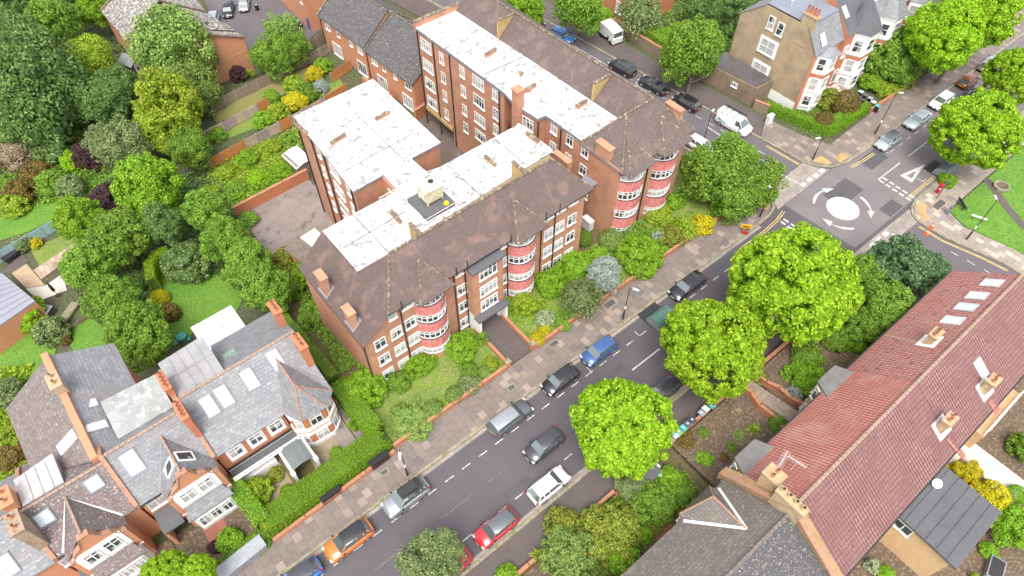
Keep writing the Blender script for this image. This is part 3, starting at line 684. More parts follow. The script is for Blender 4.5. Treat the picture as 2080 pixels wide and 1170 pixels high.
# water tank housing on a plinth, with guard rails
tk = thing('water_tank', 'cream rooftop tank housing on dark plinth with grey guard rails', 'water tank', (24.2, 42.3, 11.06)); tk.scale = (1, 1, .85)
b = MB(); b.box(-1.9, -1.9, 0, 1.5, 1.5, .55); b.build('plinth', m_felt, tk, local=True)
b = MB(); b.box(-.95, -.75, .9, .95, .9, 2.6)
for sx in (-.85, .85):
    for sy in (-.65, .8): b.box(sx-.08, sy-.08, .55, sx+.08, sy+.08, .9)
m_tank = M('stained_cream_panel', (.62, .58, .44), (.5, .47, .34), 1.2, c3=(.3, .33, .16), s3=2.5, t3=.6)
b.build('housing', m_tank, tk, local=True)
b = MB(); b.slab([(-1.05, -.85, 2.68), (1.05, -.85, 2.68), (1.05, 1.0, 2.68), (-1.05, 1.0, 2.68)], .1); b.build('lid', m_tank, tk, local=True)
b = MB(); b.lathe((.35, .35, 2.68), [(.28, 0), (.28, .1), (.12, .14)], 12); b.build('vent', m_black, tk, local=True)
b = MB(); rail = [(-4.2, 2.9), (1.6, 3.0), (3.4, 2.6), (4.4, -.6), (3.2, -2.3), (-2.6, -2.4)]
for zz in (.55, 1.05): b.path([(x, y, zz) for x, y in rail], .055, 5)
for i in range(len(rail)): b.tube((rail[i][0], rail[i][1], 0), (rail[i][0], rail[i][1], 1.07), .035, 5)
for i in range(len(rail)-1): b.tube(((rail[i][0]+rail[i+1][0])/2, (rail[i][1]+rail[i+1][1])/2, 0), ((rail[i][0]+rail[i+1][0])/2, (rail[i][1]+rail[i+1][1])/2, 1.07), .03, 5)
b.build('guard_rail', M('galvanised_steel', (.55, .55, .56), (.42, .42, .44), rough=.5), tk, local=True)
yb = MB(); yb.lathe((24.9, 40.75, 11.53), [(.26, 0), (.29, .1), (.23, .24), (.2, .24), (.15, .08)], 12)
tag(yb.build('bucket', M('yellow_plastic', (.75, .56, .02), (.65, .48, .02)), uv=False), 'yellow plastic tub standing on the plinth by the rooftop tank', 'tub')
# ================================================================ long block at right
RB = thing('apartment_block', 'long brick apartment block along the side street, two pink bow bays at its end', 'apartment block', (46, 51, 0), 0, 'brick apartment blocks')
RW = [(40.45, 68.8), (40.9, 51.6), (43.2, 51.6), (43.2, 49.3), (40.5, 49.2), (40.9, 45.7), (41.95, 45.6), (42.15, 33.85), (52.6, 33.8), (53, 68.9)]
b = MB(); b.prism(RW[:1]+[(40.55, 62.6)]+RW[1:], -1.2, 10.7); b.prism([(44.5, 68.6), (44.5, 62.5), (52.8, 62.5), (52.8, 68.6)], -5, -1.2)
b.prism([(40.55, 62.4), (40.9, 51.6), (43.2, 51.6), (43.2, 49.3), (40.5, 49.2), (40.9, 45.7), (41.95, 45.6), (42.15, 34), (52.8, 34), (52.8, 62.4)], -5, -1.2)
b.box(40.3, 62.3, -1.5, 40.5, 68.8, -1.0, 1)
b.build('wall', [m_brick, m_fin], RB)
zr = 10.6
b = MB()
b.slab([(40.3, 68.9, 11.05), (40.75, 51.4, 11.05), (40.35, 49.0, 11.05), (40.7, 45.4, 11.05), (41.8, 45.3, 11.05), (42.0, 39.7, 11.05), (47.7, 39.6, 11.05), (46.6, 68.9, 11.05)], .4, 0, 1)
rfl = b.build('flat_roof', [m_flat, m_lead], RB)
b = MB()
b.poly([(46.6, 69.0, 11.0), (47.6, 39.6, 11.0), (50.6, 37.75, 13.55), (49.3, 69.0, 13.55)])
b.poly([(50.6, 37.75, 13.55), (53.3, 33.4, zr), (53.5, 69, zr), (49.3, 69, 13.55)])
b.poly([(42.0, 33.35, zr-.1), (53.3, 33.4, zr), (50.6, 37.75, 13.55), (46.4, 37.7, 13.55)])
b.poly([(41.85, 39.75, zr-.05), (42.0, 33.35, zr-.1), (46.4, 37.7, 13.55)])
b.poly([(41.85, 39.75, zr-.05), (46.4, 37.7, 13.55), (50.6, 37.75, 13.55), (47.6, 39.7, 11.0)], 1)
b.poly([(46.6, 69.0, 11.0), (49.3, 69, 13.55), (53.5, 69, zr)], 2)
b.slab([(42.0, 33.35, zr-.11), (53.3, 33.4, zr-.01), (53.3, 33.9, zr-.01), (42.0, 33.9, zr-.11)], .12, 3)
rr = b.build('roof', [m_tile_r, m_ridge, m_brick, m_black], RB)
ridge(rr, [(50.6, 37.75, 13.57), (49.3, 69, 13.57)], .15); ridge(rr, [(46.4, 37.7, 13.57), (50.6, 37.75, 13.57)], .16); ridge(rr, [(46.4, 37.7, 13.57), (41.9, 39.75, 10.65)], .14); ridge(rr, [(42.0, 33.4, zr), (46.4, 37.7, 13.57)], .12); ridge(rr, [(53.3, 33.4, zr), (50.6, 37.75, 13.57)], .12)
gablet(rr, 42.3, 46.2, 32.35, zr, (44.9, 35.9, 12.5), 36.3, m_tile_r); gablet(rr, 47.4, 52.0, 32.35, zr, (50.1, 36.0, 12.6), 36.3, m_tile_r)
stack(rr, (42.45, 36.6), .7, 2.0, 10.2, 12.3, m_brick); stack(rr, (52.2, 35.9), .6, 2.1, 10.8, 12.9, m_brick)
b = MB(); b.obox((40.4+4.2, 69.0), 8.5, .5, 10.3, 11.75); b.obox((40.4+4.2, 69.0), 8.6, .6, 11.75, 11.85, 0, 1); b.build('parapet', [m_brick, m_ridge], RB)
for y0, x in ((60.3, 46.9), (43.8, 47.45)):
    t = MB(); a = [(x, y0-.16, 11.05), (x, y0-.16, 13.5), (x+2.6, y0-.16, 13.5)]; c = [(p[0], p[1]+.32, p[2]) for p in a]
    t.poly(a); t.poly(c[::-1])
    for k in range(3): t.poly([a[k], c[k], c[(k+1) % 3], a[(k+1) % 3]])
    t.box(x-.06, y0-.22, 13.502, x+2.6, y0+.22, 13.6, 1); t.build('fire_wall', [m_fin, m_ridge], RB)
stack(RB, (40.25, 48.3), 1.0, 1.0, 5, 13.6, m_brick)
for p, q in (((42.3, 49.8, 11.05), (44.2, 49.9, 11.05)), ((44.0, 52.5, 11.05), (44.4, 52.5, 11.05)), ((45.1, 43.9, 11.05), (46.8, 44.0, 11.05)), ((43.2, 58.1, 11.05), (45.0, 58.3, 11.05))): parapet_stub(rfl, p, q, .45)
b = MB(); b.slab([(41.2, 55.5, 11.1), (46.7, 55.2, 11.1), (46.7, 55.35, 11.1), (41.2, 55.65, 11.1)], .05); b.build('roof_joint', m_lead, rfl)
RX = lambda y: 40.45+(68.8-y)*.026-.03
for y, zs, w, c in ((67.0, (9.3, 6.3, 3.4, .4), 2.2, 4), (63.7, (9.2, 6.35, 3.5, .5), .95, 2), (59.5, (9.45, 6.6, 3.7, .85), 1.0, 2), (56.4, (9.6, 6.85, 4.0, 1.3), 2.2, 4), (53.1, (9.7, 6.9, 4.4, 1.4), 1.1, 2)):
    for z in zs: win(RB, RX(y), y, z, 180, w, 1.55, c)
win(RB, 40.6, 47.2, 9.4, 187, 2.2, 1.5, 4)
for y in (44.0, 41.4, 39.0):
    for z in (9.9, 7.2, 4.5): win(RB, 42.0+(44-y)*.018-.03, y, z, 180, 1.05, 1.4, 2)
for y in (65.3, 61.9, 52.4, 45.3, 42.8): pipe(RB, [(RX(y)-.1 if y > 50 else (40.75 if y > 45 else 41.92), y, 10.6), (RX(y)-.1 if y > 50 else (40.75 if y > 45 else 41.92), y, -4)], .09)
pipe(RB, [(40.36, 68.7, 10.6), (40.36, 68.7, -4)], .1)
b = MB(); b.slab([(40.9, 37.3, 5.9), (42.1, 36.6, 6.9), (42.1, 38.7, 6.9), (40.9, 38.4, 5.9)], .06); b.build('oriel_roof', m_lead, RB)
win(RB, 41.3, 37.85, 5.1, 180, 1.4, 1.4, 3)
b = MB()
for k in range(9): b.box(41.3+.0*k, 49.4+.22*k, 3.0+.32*k, 42.4, 49.62+.22*k, 3.06+.32*k)
b.path([(41.25, 49.4, 3.9), (41.25, 51.4, 6.8)], .03); b.path([(42.45, 49.4, 3.9), (42.45, 51.4, 6.8)], .03); b.path([(41.25, 49.4, 3.0), (41.25, 51.4, 5.9)], .05); b.path([(42.45, 49.4, 3.0), (42.45, 51.4, 5.9)], .05)
b.box(40.2, 50.6, 2.9, 43.2, 51.5, 3.0)
b.build('fire_escape', m_black, RB, uv=False)
LR = (.7, 3.6, 6.4, 9.15)
bow_bay(RB, 44.2, 33.85, 1.75, 1.2, -.3, LR, 1.2, 1.6, 10.55); bow_bay(RB, 49.4, 33.85, 1.75, 1.2, -.3, LR, 1.2, 1.6, 10.6)
pipe(RB, [(46.75, 33.75, 10.5), (46.75, 33.75, 0)], .08)
# ================================================================ other houses
m_slate = tilemat('grey_slates', (.265, .265, .275), (.185, .186, .196), (.1, .1, .105), .5, .32, .018, speck=(.42, .42, .43), st=.68, ssc=5, patch=(.2, .165, .155), pt=.56, psc=.4, rough=.55, spec=.5)
m_slate_r = tilemat('reddish_old_slates', (.22, .17, .165), (.155, .12, .12), (.085, .07, .07), .42, .3, .02, speck=(.42, .36, .31), st=.62, ssc=5, patch=(.13, .12, .115), pt=.5, psc=.5, rough=.7)
m_slate_b = tilemat('mottled_brown_slates', (.235, .195, .175), (.155, .13, .122), (.09, .075, .07), .42, .3, .02, speck=(.46, .38, .28), st=.68, ssc=4, rough=.7)
m_slate_d = tilemat('dark_lichen_tiles', (.105, .103, .108), (.078, .076, .08), (.045, .045, .047), .3, .22, .02, moss=(.33, .29, .23), mt=.62, msc=4.5, speck=(.5, .43, .34), st=.67, ssc=9, rough=.8)
m_slate_e = tilemat('dark_speckled_slates', (.19, .165, .145), (.14, .123, .11), (.08, .07, .064), .45, .32, .02, speck=(.5, .46, .36), st=.69, ssc=6, moss=(.2, .17, .125), mt=.64, msc=1.2, rough=.75)
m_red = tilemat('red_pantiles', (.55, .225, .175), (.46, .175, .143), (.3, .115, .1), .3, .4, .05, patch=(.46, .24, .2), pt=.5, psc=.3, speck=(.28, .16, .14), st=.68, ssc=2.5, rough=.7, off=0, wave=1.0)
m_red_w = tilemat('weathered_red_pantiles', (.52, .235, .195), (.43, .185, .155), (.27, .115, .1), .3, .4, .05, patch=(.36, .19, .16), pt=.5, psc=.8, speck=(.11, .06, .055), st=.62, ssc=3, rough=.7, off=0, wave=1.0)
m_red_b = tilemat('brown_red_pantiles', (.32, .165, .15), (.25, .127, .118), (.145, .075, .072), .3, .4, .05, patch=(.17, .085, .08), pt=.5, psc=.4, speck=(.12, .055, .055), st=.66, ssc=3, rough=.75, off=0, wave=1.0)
m_sky = M('skylight_glass', (.62, .66, .69), (.5, .55, .59), .5, rough=.15, spec=.6)  # pale colour holds a painted sky reflection as well as the frosted look
m_ridge_o = M('orange_ridge_tile', (.4, .215, .135), (.3, .165, .11), 2.5, c3=(.24, .16, .11), s3=4, t3=.62)
m_cone = M('cream_mortar_ridge', (.36, .25, .19), (.28, .19, .145), 3)
def plane(A, B, C):
    A, B, C = Vector(A), Vector(B), Vector(C); n = (B-A).cross(C-A).normalized()
    if n.z < 0: n = -n
    u = Vector((-n.y, n.x, 0)).normalized(); return A, n, u, n.cross(u)
CAM = Vector((0, 0, HC))
def onpl(pl, px, py):
    """the point of a roof plane seen at a pixel of the photograph"""
    x, y = P(px, py, 0); d = Vector((x, y, 0))-CAM; A, n = pl[0], pl[1]
    return CAM+d*((A-CAM).dot(n)/d.dot(n))
def skylight(parent, pl, c, w, l, frame=None, glass=None):
    A, n, u, v = pl; c = Vector(c); b = MB()
    def ring(w, l, h): return [tuple(c+u*(a*w/2)+v*(q*l/2)+n*h) for a, q in ((-1, -1), (1, -1), (1, 1), (-1, 1))]
    o, t = ring(w+.24, l+.24, -.02), ring(w+.24, l+.24, .09); i = ring(w, l, .092); g = ring(w, l, .06)
    for k in range(4):
        j = (k+1) % 4; b.poly([o[k], o[j], t[j], t[k]]); b.poly([t[k], t[j], i[j], i[k]]); b.poly([i[k], i[j], g[j], g[k]])
    f = b.build('skylight', frame or m_lead, parent, uv=False)
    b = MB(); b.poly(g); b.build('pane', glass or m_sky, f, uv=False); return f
def rod(parent, name, p, q, w, h, m):
    """low raised band laid on a roof between two points"""
    b = MB(); p, q = Vector(p), Vector(q); d = (q-p).normalized(); s = d.cross(Vector((0, 0, 1))).normalized()*(w/2); up = Vector((0, 0, h))
    a = [p-s, p+s, q+s, q-s]; lo = [tuple(x-up*.6) for x in a]; hi = [tuple(x+up) for x in a]
    b.poly(hi)
    for k in range(4): j = (k+1) % 4; b.poly([lo[k], lo[j], hi[j], hi[k]])
    return b.build(name, m, parent)
# ------------------------------------------------ Victorian terrace, bottom left
VY, VE, VR, VZ = 34.1, 33.75, 38.3, 9.5
fz = lambda y: 5.9+(y-VE)*(VZ-5.9)/(VR-VE)
# -- end house with corner turret
H1 = thing('terraced_house', 'slate-roofed end house with white corner bay, glazed porch and white flat rear roof', 'house', (1, 38, 0))
b = MB(); b.prism([(-4.45, VY), (6.1, VY), (6.1, 44.2), (-4.45, 44.2)], -4, 5.7)
b.poly([(6.1, VY, 5.7), (6.1, 44.2, 5.7), (6.1, VR, 9.3)])
b.box(-4.4, VY-.12, 2.2, 1.9, VY+.05, 2.45, 1); b.box(-4.4, VY-.2, 2.6, 1.9, VY, 2.75, 2)
b.build('wall', [m_brick_r, m_white, m_black], H1)
b = MB(); b.slab([(-4.6, VE, 5.9), (6.3, VE, 5.9), (6.3, VR, VZ), (-4.6, VR, VZ)], .12); b.slab([(-.2, VR, VZ), (6.3, VR, VZ), (6.3, 44.5, 5.9), (-.2, 44.5, 5.9)], .12)
r1 = b.build('roof', m_slate, H1)
ridge(r1, [(-4.6, VR, VZ+.03), (6.3, VR, VZ+.03)], .14, m_cone)
pf = plane((-4.6, VE, 5.9), (6.3, VE, 5.9), (6.3, VR, VZ)); pb = plane((0, VR, VZ), (6, VR, VZ), (6, 44.5, 5.9))
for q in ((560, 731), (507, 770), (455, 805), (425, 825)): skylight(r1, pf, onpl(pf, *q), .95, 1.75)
skylight(r1, pb, onpl(pb, 466, 720), 1.1, 1.1, glass=M('green_glass', (.3, .42, .33), (.2, .3, .24), rough=.1))
stack(r1, (6.0, 40.9), .6, 1.5, 6, 10.6, m_brick_r, 3, along='y'); stack(r1, (6.0, 36.4), .6, 1.7, 6, 10.4, m_brick_r, 3, along='y')
b = MB(); b.slab([(-4.4, 42.9, 9.25), (-4.4, 38.5, 9.45), (-.25, 38.5, 9.45), (-.25, 43.2, 9.25)], .2); b.prism([(-4.35, 38.6), (-.3, 38.6), (-.3, 43), (-4.35, 43)], 5.5, 9.05)
for k in range(1, 5): b.slab([(-4.4+.83*k, 43.0, 9.31), (-4.4+.83*k, 38.5, 9.51), (-4.34+.83*k, 38.5, 9.51), (-4.34+.83*k, 43.0, 9.31)], .1)
b.slab([(-4.4, 40.8, 9.42), (-4.4, 40.7, 9.425), (-.25, 40.7, 9.425), (-.25, 40.8, 9.42)], .1)
b.build('dormer', M('weathered_lead_sheet', (.3, .29, .29), (.23, .225, .235), .6, rough=.6), H1)
b = MB(); b.prism([(-.6, 44.3), (3.4, 44.3), (3.4, 49.2), (-.6, 49.2)], -4, 3.4); b.slab([(-.75, 44.25, 3.65), (3.55, 44.25, 3.65), (3.55, 49.6, 3.65), (-.75, 49.6, 3.65)], .25, 1); b.prism([(3.6, 44.3), (5.6, 44.3), (5.6, 45.6), (3.6, 45.6)], -4, 4.2, 1); b.build('rear_extension', [m_brick_r, m_flat2], H1)
# corner bay with faceted roof
oc = [(2.0, 34.0), (2.05, 33.2), (2.95, 32.55), (4.9, 32.45), (5.95, 33.3), (6.05, 34.5)]
b = MB(); cx, cy = 4.0, 33.8
def grow(k): return [(cx+(x-cx)*k, cy+(y-cy)*k) for x, y in oc]
b.prism(oc, -.2, 5.7, 0); b.prism(grow(1.05), -.2, .75, 1); b.prism(grow(1.06), 2.3, 3.55, 1); b.prism(grow(1.09), 2.95, 3.05, 2); b.prism(grow(1.05), 5.45, 5.72, 1)
by = b.build('bay', [m_brick_r, m_white, m_brick_r], H1)
for z, h in ((1.5, 1.5), (4.45, 1.7)):
    for i in range(1, 4):
        p, q = oc[i], oc[i+1]; a = math.degrees(math.atan2(q[1]-p[1], q[0]-p[0]))-90
        win(by, (p[0]+q[0])/2+.03*math.cos(R(a)), (p[1]+q[1])/2+.03*math.sin(R(a)), z, a, .6*math.hypot(q[0]-p[0], q[1]-p[1]), h, 2 if i == 2 else 1)
b = MB(); og = [(1.75, 34.0, 5.75), (2.7, 32.2, 5.75), (5.15, 32.1, 5.75), (6.35, 33.2, 5.75), (6.35, 34.9, 6.6)]; A, T = (3.75, 33.9, 8.6), (3.75, 37.3, 8.75)
b.poly([og[0], og[1], A]); b.poly([og[1], og[2], A]); b.poly([og[2], og[3], A]); b.poly([og[3], og[4], T, A]); b.poly([og[0], A, T, (1.75, 34.6, 6.5)]); b.poly([(x, y, 5.74) for x, y, z in og][::-1])
br = b.build('bay_roof', m_slate, H1); ridge(br, [T, A], .1, m_ridge_o)
for g in og[1:4]: ridge(br, [A, g], .08, m_ridge_o)
for p in ((-3.0,), (-1.1,), (.8,)):
    x = p[0]; q = MB(); q.box(x-.75, VY-.06, 3.3, x+.75, VY+.02, 5.45); s_ = q.build('window_surround', m_white, H1, uv=False); win(s_, x, VY-.08, 4.55, -90, 1.15, 1.45, 2, .3)
b = MB()
for k in range(26): b.box(-4.3+.24*k, 32.85, 2.45, -4.2+.24*k, 32.95, 2.75)
b.box(-4.4, 32.83, 2.75, 2.0, 32.97, 2.83); b.box(-4.4, 32.83, 2.33, 2.0, 32.97, 2.45); b.slab([(-4.4, 32.9, 2.32), (2.0, 32.9, 2.32), (2.0, 34.1, 2.35), (-4.4, 34.1, 2.35)], .1, 1); b.box(-4.4, 33.2, 0, -.7, 34.0, .75); b.build('verandah', [m_white, m_felt], H1)
for x in (-3.5, -2.3, -1.2): win(H1, x, VY-.03, 1.45, -90, .95, 1.3, 2)
b = MB(); n = 6
for k in range(n):
    t0, t1 = math.pi*k/n, math.pi*(k+1)/n; f = lambda t: (1.0-1.05*math.cos(t), 2.15+.5*math.sin(t))
    (xa, za), (xb, zb) = f(t0), f(t1); b.poly([(xa, 30.5, za), (xb, 30.5, zb), (xb, 32.9, zb), (xa, 32.9, za)]); b.poly([(xb, 30.5, zb-.06), (xa, 30.5, za-.06), (xa, 32.9, za-.06), (xb, 32.9, zb-.06)]); b.poly([(xa, 30.5, za-.06), (xb, 30.5, zb-.06), (xb, 30.5, zb), (xa, 30.5, za)])
pc = b.build('porch', M('grey_porch_sheet', (.15, .165, .165), (.12, .135, .135), .8, rough=.35), H1)
b = MB(); b.box(-.25, 30.2, 0, .02, 34, 2.2); b.box(1.98, 30.2, 0, 2.25, 34, 2.2); b.box(-.32, 30.1, 2.2, .06, 30.5, 2.42); b.box(1.92, 30.1, 2.2, 2.3, 30.5, 2.42); b.build('porch_wall', m_white, pc, uv=False)
win(pc, 1.0, 33.9, 1.1, -90, 1.0, 2.1, 1, .25, False, pane=m_pane2, name='door')
pipe(H1, [(1.85, 33.95, 5.6), (1.85, 33.95, 0)], .06)
# -- two gabled houses of the terrace
def gable_house(name, label, x0, x1, xg, zr, yr, mat, gmat, sk, flash, windows=True, skg=()):
    h = thing(name, label, 'house', ((x0+x1)/2, 36, 0)); gx0, gx1 = xg-2.15, xg+2.15; gy = 32.5
    b = MB(); b.prism([(x0, VY), (x1, VY), (x1, 43), (x0, 43)], -4, 5.7)
    gz = [(gx0, 6.0), (gx0+.35, 6.2), (gx0+.8, 7.0), (gx0+1.35, 7.35), (xg-.4, 8.55), (xg+.4, 8.55), (gx1-1.35, 7.35), (gx1-.8, 7.0), (gx1-.35, 6.2), (gx1, 6.0)]
    b.poly([(gx0, gy, -.2), (gx1, gy, -.2)]+[(x, gy, z) for x, z in gz[::-1]]); b.poly([(gx1, gy+.3, 6)]+[(gx1, gy+.3, -.2), (gx0, gy+.3, -.2), (gx0, gy+.3, 6)]+[(x, gy+.3, z) for x, z in gz])
    b.box(gx0, gy+.02, -.2, gx1, VY+.1, 5.9)
    for k in range(len(gz)-1):
        (xa, za), (xb, zb) = gz[k], gz[k+1]; b.slab([(xa, gy-.1, za+.1), (xb, gy-.1, zb+.1), (xb, gy+.4, zb+.1), (xa, gy+.4, za+.1)], .16, 1)
    b.box(gx0-.02, gy-.06, 2.9, gx1+.02, gy+.01, 3.05, 2)
    b.build('wall', [m_brick_o, m_ridge_o, m_white], h)
    f = lambda y: 5.9+(y-VE)*(zr-5.9)/(yr-VE)
    b = MB(); b.slab([(x0, VE, 5.9), (x1, VE, 5.9), (x1, yr, zr), (x0, yr, zr)], .12); b.slab([(x0, yr, zr), (x1, yr, zr), (x1, 43.2, 6), (x0, 43.2, 6)], .12)
    gt = 8.75; ye = VE+(gt-5.9)*(yr-VE)/(zr-5.9)+.1
    b.poly([(gx0-.15, gy+.3, 5.95), (xg, gy+.3, gt), (xg, ye, gt), (gx0-.15, VE+.1, 5.95)], 1); b.poly([(xg, gy+.3, gt), (gx1+.15, gy+.3, 5.95), (gx1+.15, VE+.1, 5.95), (xg, ye, gt)], 1)
    rf = b.build('roof', [mat, gmat], h)
    ridge(rf, [(x0, yr, zr+.03), (x1, yr, zr+.03)], .14, m_cone); ridge(rf, [(xg, gy+.2, gt+.02), (xg, ye, gt+.02)], .11, m_cone)
    for s in (gx0-.15, gx1+.15): rod(rf, 'valley_flashing', (s, VE+.1, 6.0), (xg, ye, gt), .18, .06, flash)
    p = plane((x0, VE, 5.9), (x1, VE, 5.9), (x1, yr, zr))
    for q, w, l in sk: skylight(rf, p, onpl(p, *q), w, l)
    pl, pr_ = plane((gx0-.15, gy, 5.95), (xg, gy, gt), (xg, ye, gt)), plane((xg, gy, gt), (gx1+.15, gy, 5.95), (xg, ye, gt))
    for q, s in skg: g = pl if s == 0 else pr_; skylight(rf, g, onpl(g, *q), .75, 1.35, frame=m_white, glass=m_pane2)
    q = MB(); q.box(xg-1.75, gy-.07, 4.0, xg+1.75, gy+.01, 6.55); s = q.build('window_surround', m_white, h, uv=False)
    for dx in (-.75, .75): win(s, xg+dx, gy-.09, 5.4, -90, 1.15, 1.7, 2, .35)
    b = MB(); b.slab([(xg-2.0, 31.6, 3.0), (xg+2.0, 31.6, 3.0), (xg+1.6, gy, 3.9), (xg-1.6, gy, 3.9)], .15, 1); b.prism([(xg-1.9, gy), (xg-1.6, 31.75), (xg+1.6, 31.75), (xg+1.9, gy)], -.2, 2.85, 0); b.box(xg-1.65, 31.7, 2.55, xg+1.65, 31.8, 2.84, 0)
    by = b.build('bay', [m_white, gmat], h)
    for dx in (-1.0, 0, 1.0): win(by, xg+dx, 31.72, 1.6, -90, .85, 1.6, 2, .3)
    win(h, (x0+gx0)/2, VY-.03, 4.6, -90, 1.4, 1.6, 2, .35); win(h, (x0+gx0)/2, VY-.03, 1.1, -90, 1.0, 2.1, 1, .25, False, pane=m_pane2, name='door')
    b = MB(); b.slab([(x0+.1, 32.0, 2.9), (gx0-.1, 32.0, 2.9), (gx0-.1, VY, 3.2), (x0+.1, VY, 3.2)], .18, 1); b.box(x0+.1, 32.05, 0, x0+.35, 34, 2.7, 0); b.build('porch', [m_brick_o, m_felt], h)
    rod(h, 'gutter', (x0, VE-.05, 5.82), (gx0, VE-.05, 5.82), .14, .06, m_black)
    return h, rf
H2, r2 = gable_house('terraced_house', 'middle terraced house, grey slates, orange gable with small skylights flanking its ridge', -11.0, -4.6, -6.9, 9.5, 37.2, m_slate, m_slate, (((268, 940), 1.15, 1.9),), m_lead, skg=(((344, 950), 0), ((375, 927), 1)))
H3, r3 = gable_house('terraced_house', 'terraced house with old reddish slates and white-edged valley round its front gable', -17.4, -11.2, -14.55, 9.3, 36.8, m_slate_r, m_slate_r, (((90, 1052), 1.05, 1.0), ((191, 982), 1.0, 1.0)), m_white)
H4 = thing('terraced_house', 'pale grey slate house cut off by the lower left edge of the scene', 'house', (-24, 38, 0))
b = MB(); b.prism([(-32, VY), (-17.7, VY), (-17.7, 43), (-32, 43)], -4, 5.7); b.build('wall', m_brick_o, H4)
b = MB(); b.slab([(-32, VE, 5.6), (-17.7, VE, 5.6), (-17.7, 37.5, 8.9), (-32, 37.5, 8.9)], .12); b.slab([(-32, 37.5, 8.9), (-17.7, 37.5, 8.9), (-17.7, 43.2, 5.6), (-32, 43.2, 5.6)], .12); r4 = b.build('roof', m_slate, H4)
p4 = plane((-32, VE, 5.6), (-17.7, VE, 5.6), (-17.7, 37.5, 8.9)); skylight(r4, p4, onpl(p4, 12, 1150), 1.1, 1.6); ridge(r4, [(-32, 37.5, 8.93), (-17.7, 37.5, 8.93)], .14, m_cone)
def party(parent, x, y0, z0, y1, z1, y2, z2, m=None, w=.34):
    b = MB()
    for (ya, za, yb_, zb) in ((y0, z0, y1, z1), (y1, z1, y2, z2)):
        n = max(2, int(abs(yb_-ya)/.5))
        b.slab([(x-w/2, ya, za+.32), (x+w/2, ya, za+.32), (x+w/2, yb_, zb+.32), (x-w/2, yb_, zb+.32)], .7)
    return b.build('party_wall', m or m_ridge_o, parent)
party(H1, -4.55, VE, 5.9, VR, VZ, 43, 8.0); party(H2, -11.1, VE, 5.9, 37.2, 9.5, 43, 6.6); party(H3, -17.5, VE, 5.8, 36.8, 9.3, 43, 6)
for y, n in ((39.6, 4), (36.2, 4)): stack(r1, (-4.55, y), .5, 1.8, 7.5, 10.9, m_brick_r, n, along='y')
stack(r3, (-17.5, 35.4), .8, 1.8, 7, 10.6, M('stained_render', (.36, .27, .19), (.27, .19, .12), 1.5, c3=(.16, .13, .1), s3=4, t3=.6), 2, along='y'); stack(r3, (-17.6, 38.0), .8, 1.6, 7, 10.4, m_brick_o, 2, along='y')
# rear wing shared by the two gabled houses
b = MB(); b.prism([(-11.5, 38), (-7.2, 38), (-7.2, 49.2), (-11.5, 49.2)], -4.5, 6.6, 1)
b.slab([(-11.5, 37.4, 9.3), (-6.9, 37.6, 7.0), (-6.9, 49.5, 7.0), (-11.5, 49.4, 9.6)], .15)
wr = b.build('rear_wing', [m_slate, m_brick_r], H2)
b = MB(); b.prism([(-16.2, 38), (-11.7, 38), (-11.7, 49.0), (-16.2, 49.0)], -4.5, 6.6, 1)
b.slab([(-16.5, 41.0, 6.9), (-11.6, 37.4, 9.3), (-11.6, 49.3, 9.6), (-16.5, 48.7, 6.9)], .15)
wl = b.build('rear_wing', [m_slate_b, m_brick_r], H3)
party(H2, -11.55, 37.3, 9.4, 44, 9.5, 49.5, 9.65, m_brick_o, .55)
pw = plane((-11.5, 37.4, 9.3), (-6.9, 37.6, 7.0), (-6.9, 49.5, 7.0)); pv = plane((-16.5, 41, 6.9), (-11.6, 37.4, 9.3), (-11.6, 49.3, 9.6))
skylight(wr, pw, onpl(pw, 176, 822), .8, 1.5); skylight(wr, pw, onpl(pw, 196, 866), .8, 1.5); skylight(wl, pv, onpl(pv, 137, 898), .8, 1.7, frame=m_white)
stack(wr, (-11.5, 45.3), .8, 1.5, 8.5, 11.0, m_brick_y, 2, along='y', potm=M('sooty_cream_pot', (.45, .3, .12), (.3, .2, .1), 4))
b = MB(); b.slab([(-9.6, 42.6, 8.9), (-9.6, 38.2, 9.1), (-5.0, 38.2, 9.1), (-5.0, 42.3, 8.9)], .25); b.prism([(-9.5, 38.3), (-5.1, 38.3), (-5.1, 42.2), (-9.5, 42.2)], 5.5, 8.66)
b.build('dormer', M('wet_grey_felt', (.33, .33, .32), (.24, .25, .24), .7, rough=.35, c3=(.42, .42, .4), s3=1.6, t3=.58), H2)
b = MB(); b.slab([(-17.1, 39.9, 9.1), (-17.1, 37.2, 9.25), (-14.1, 37.2, 9.25), (-14.1, 40.3, 9.1)], .2); b.prism([(-17, 37.3), (-14.2, 37.3), (-14.2, 40.0), (-17, 40.0)], 6, 8.9)
for k in range(1, 4): b.slab([(-17.1+.75*k, 39.95, 9.18), (-17.1+.75*k, 37.2, 9.33), (-17.02+.75*k, 37.2, 9.33), (-17.02+.75*k, 39.95, 9.18)], .1)
b.build('dormer', M('pale_zinc', (.43, .41, .4), (.36, .35, .35), 1.2, c3=(.5, .44, .4), s3=3, t3=.6, rough=.5), H3)
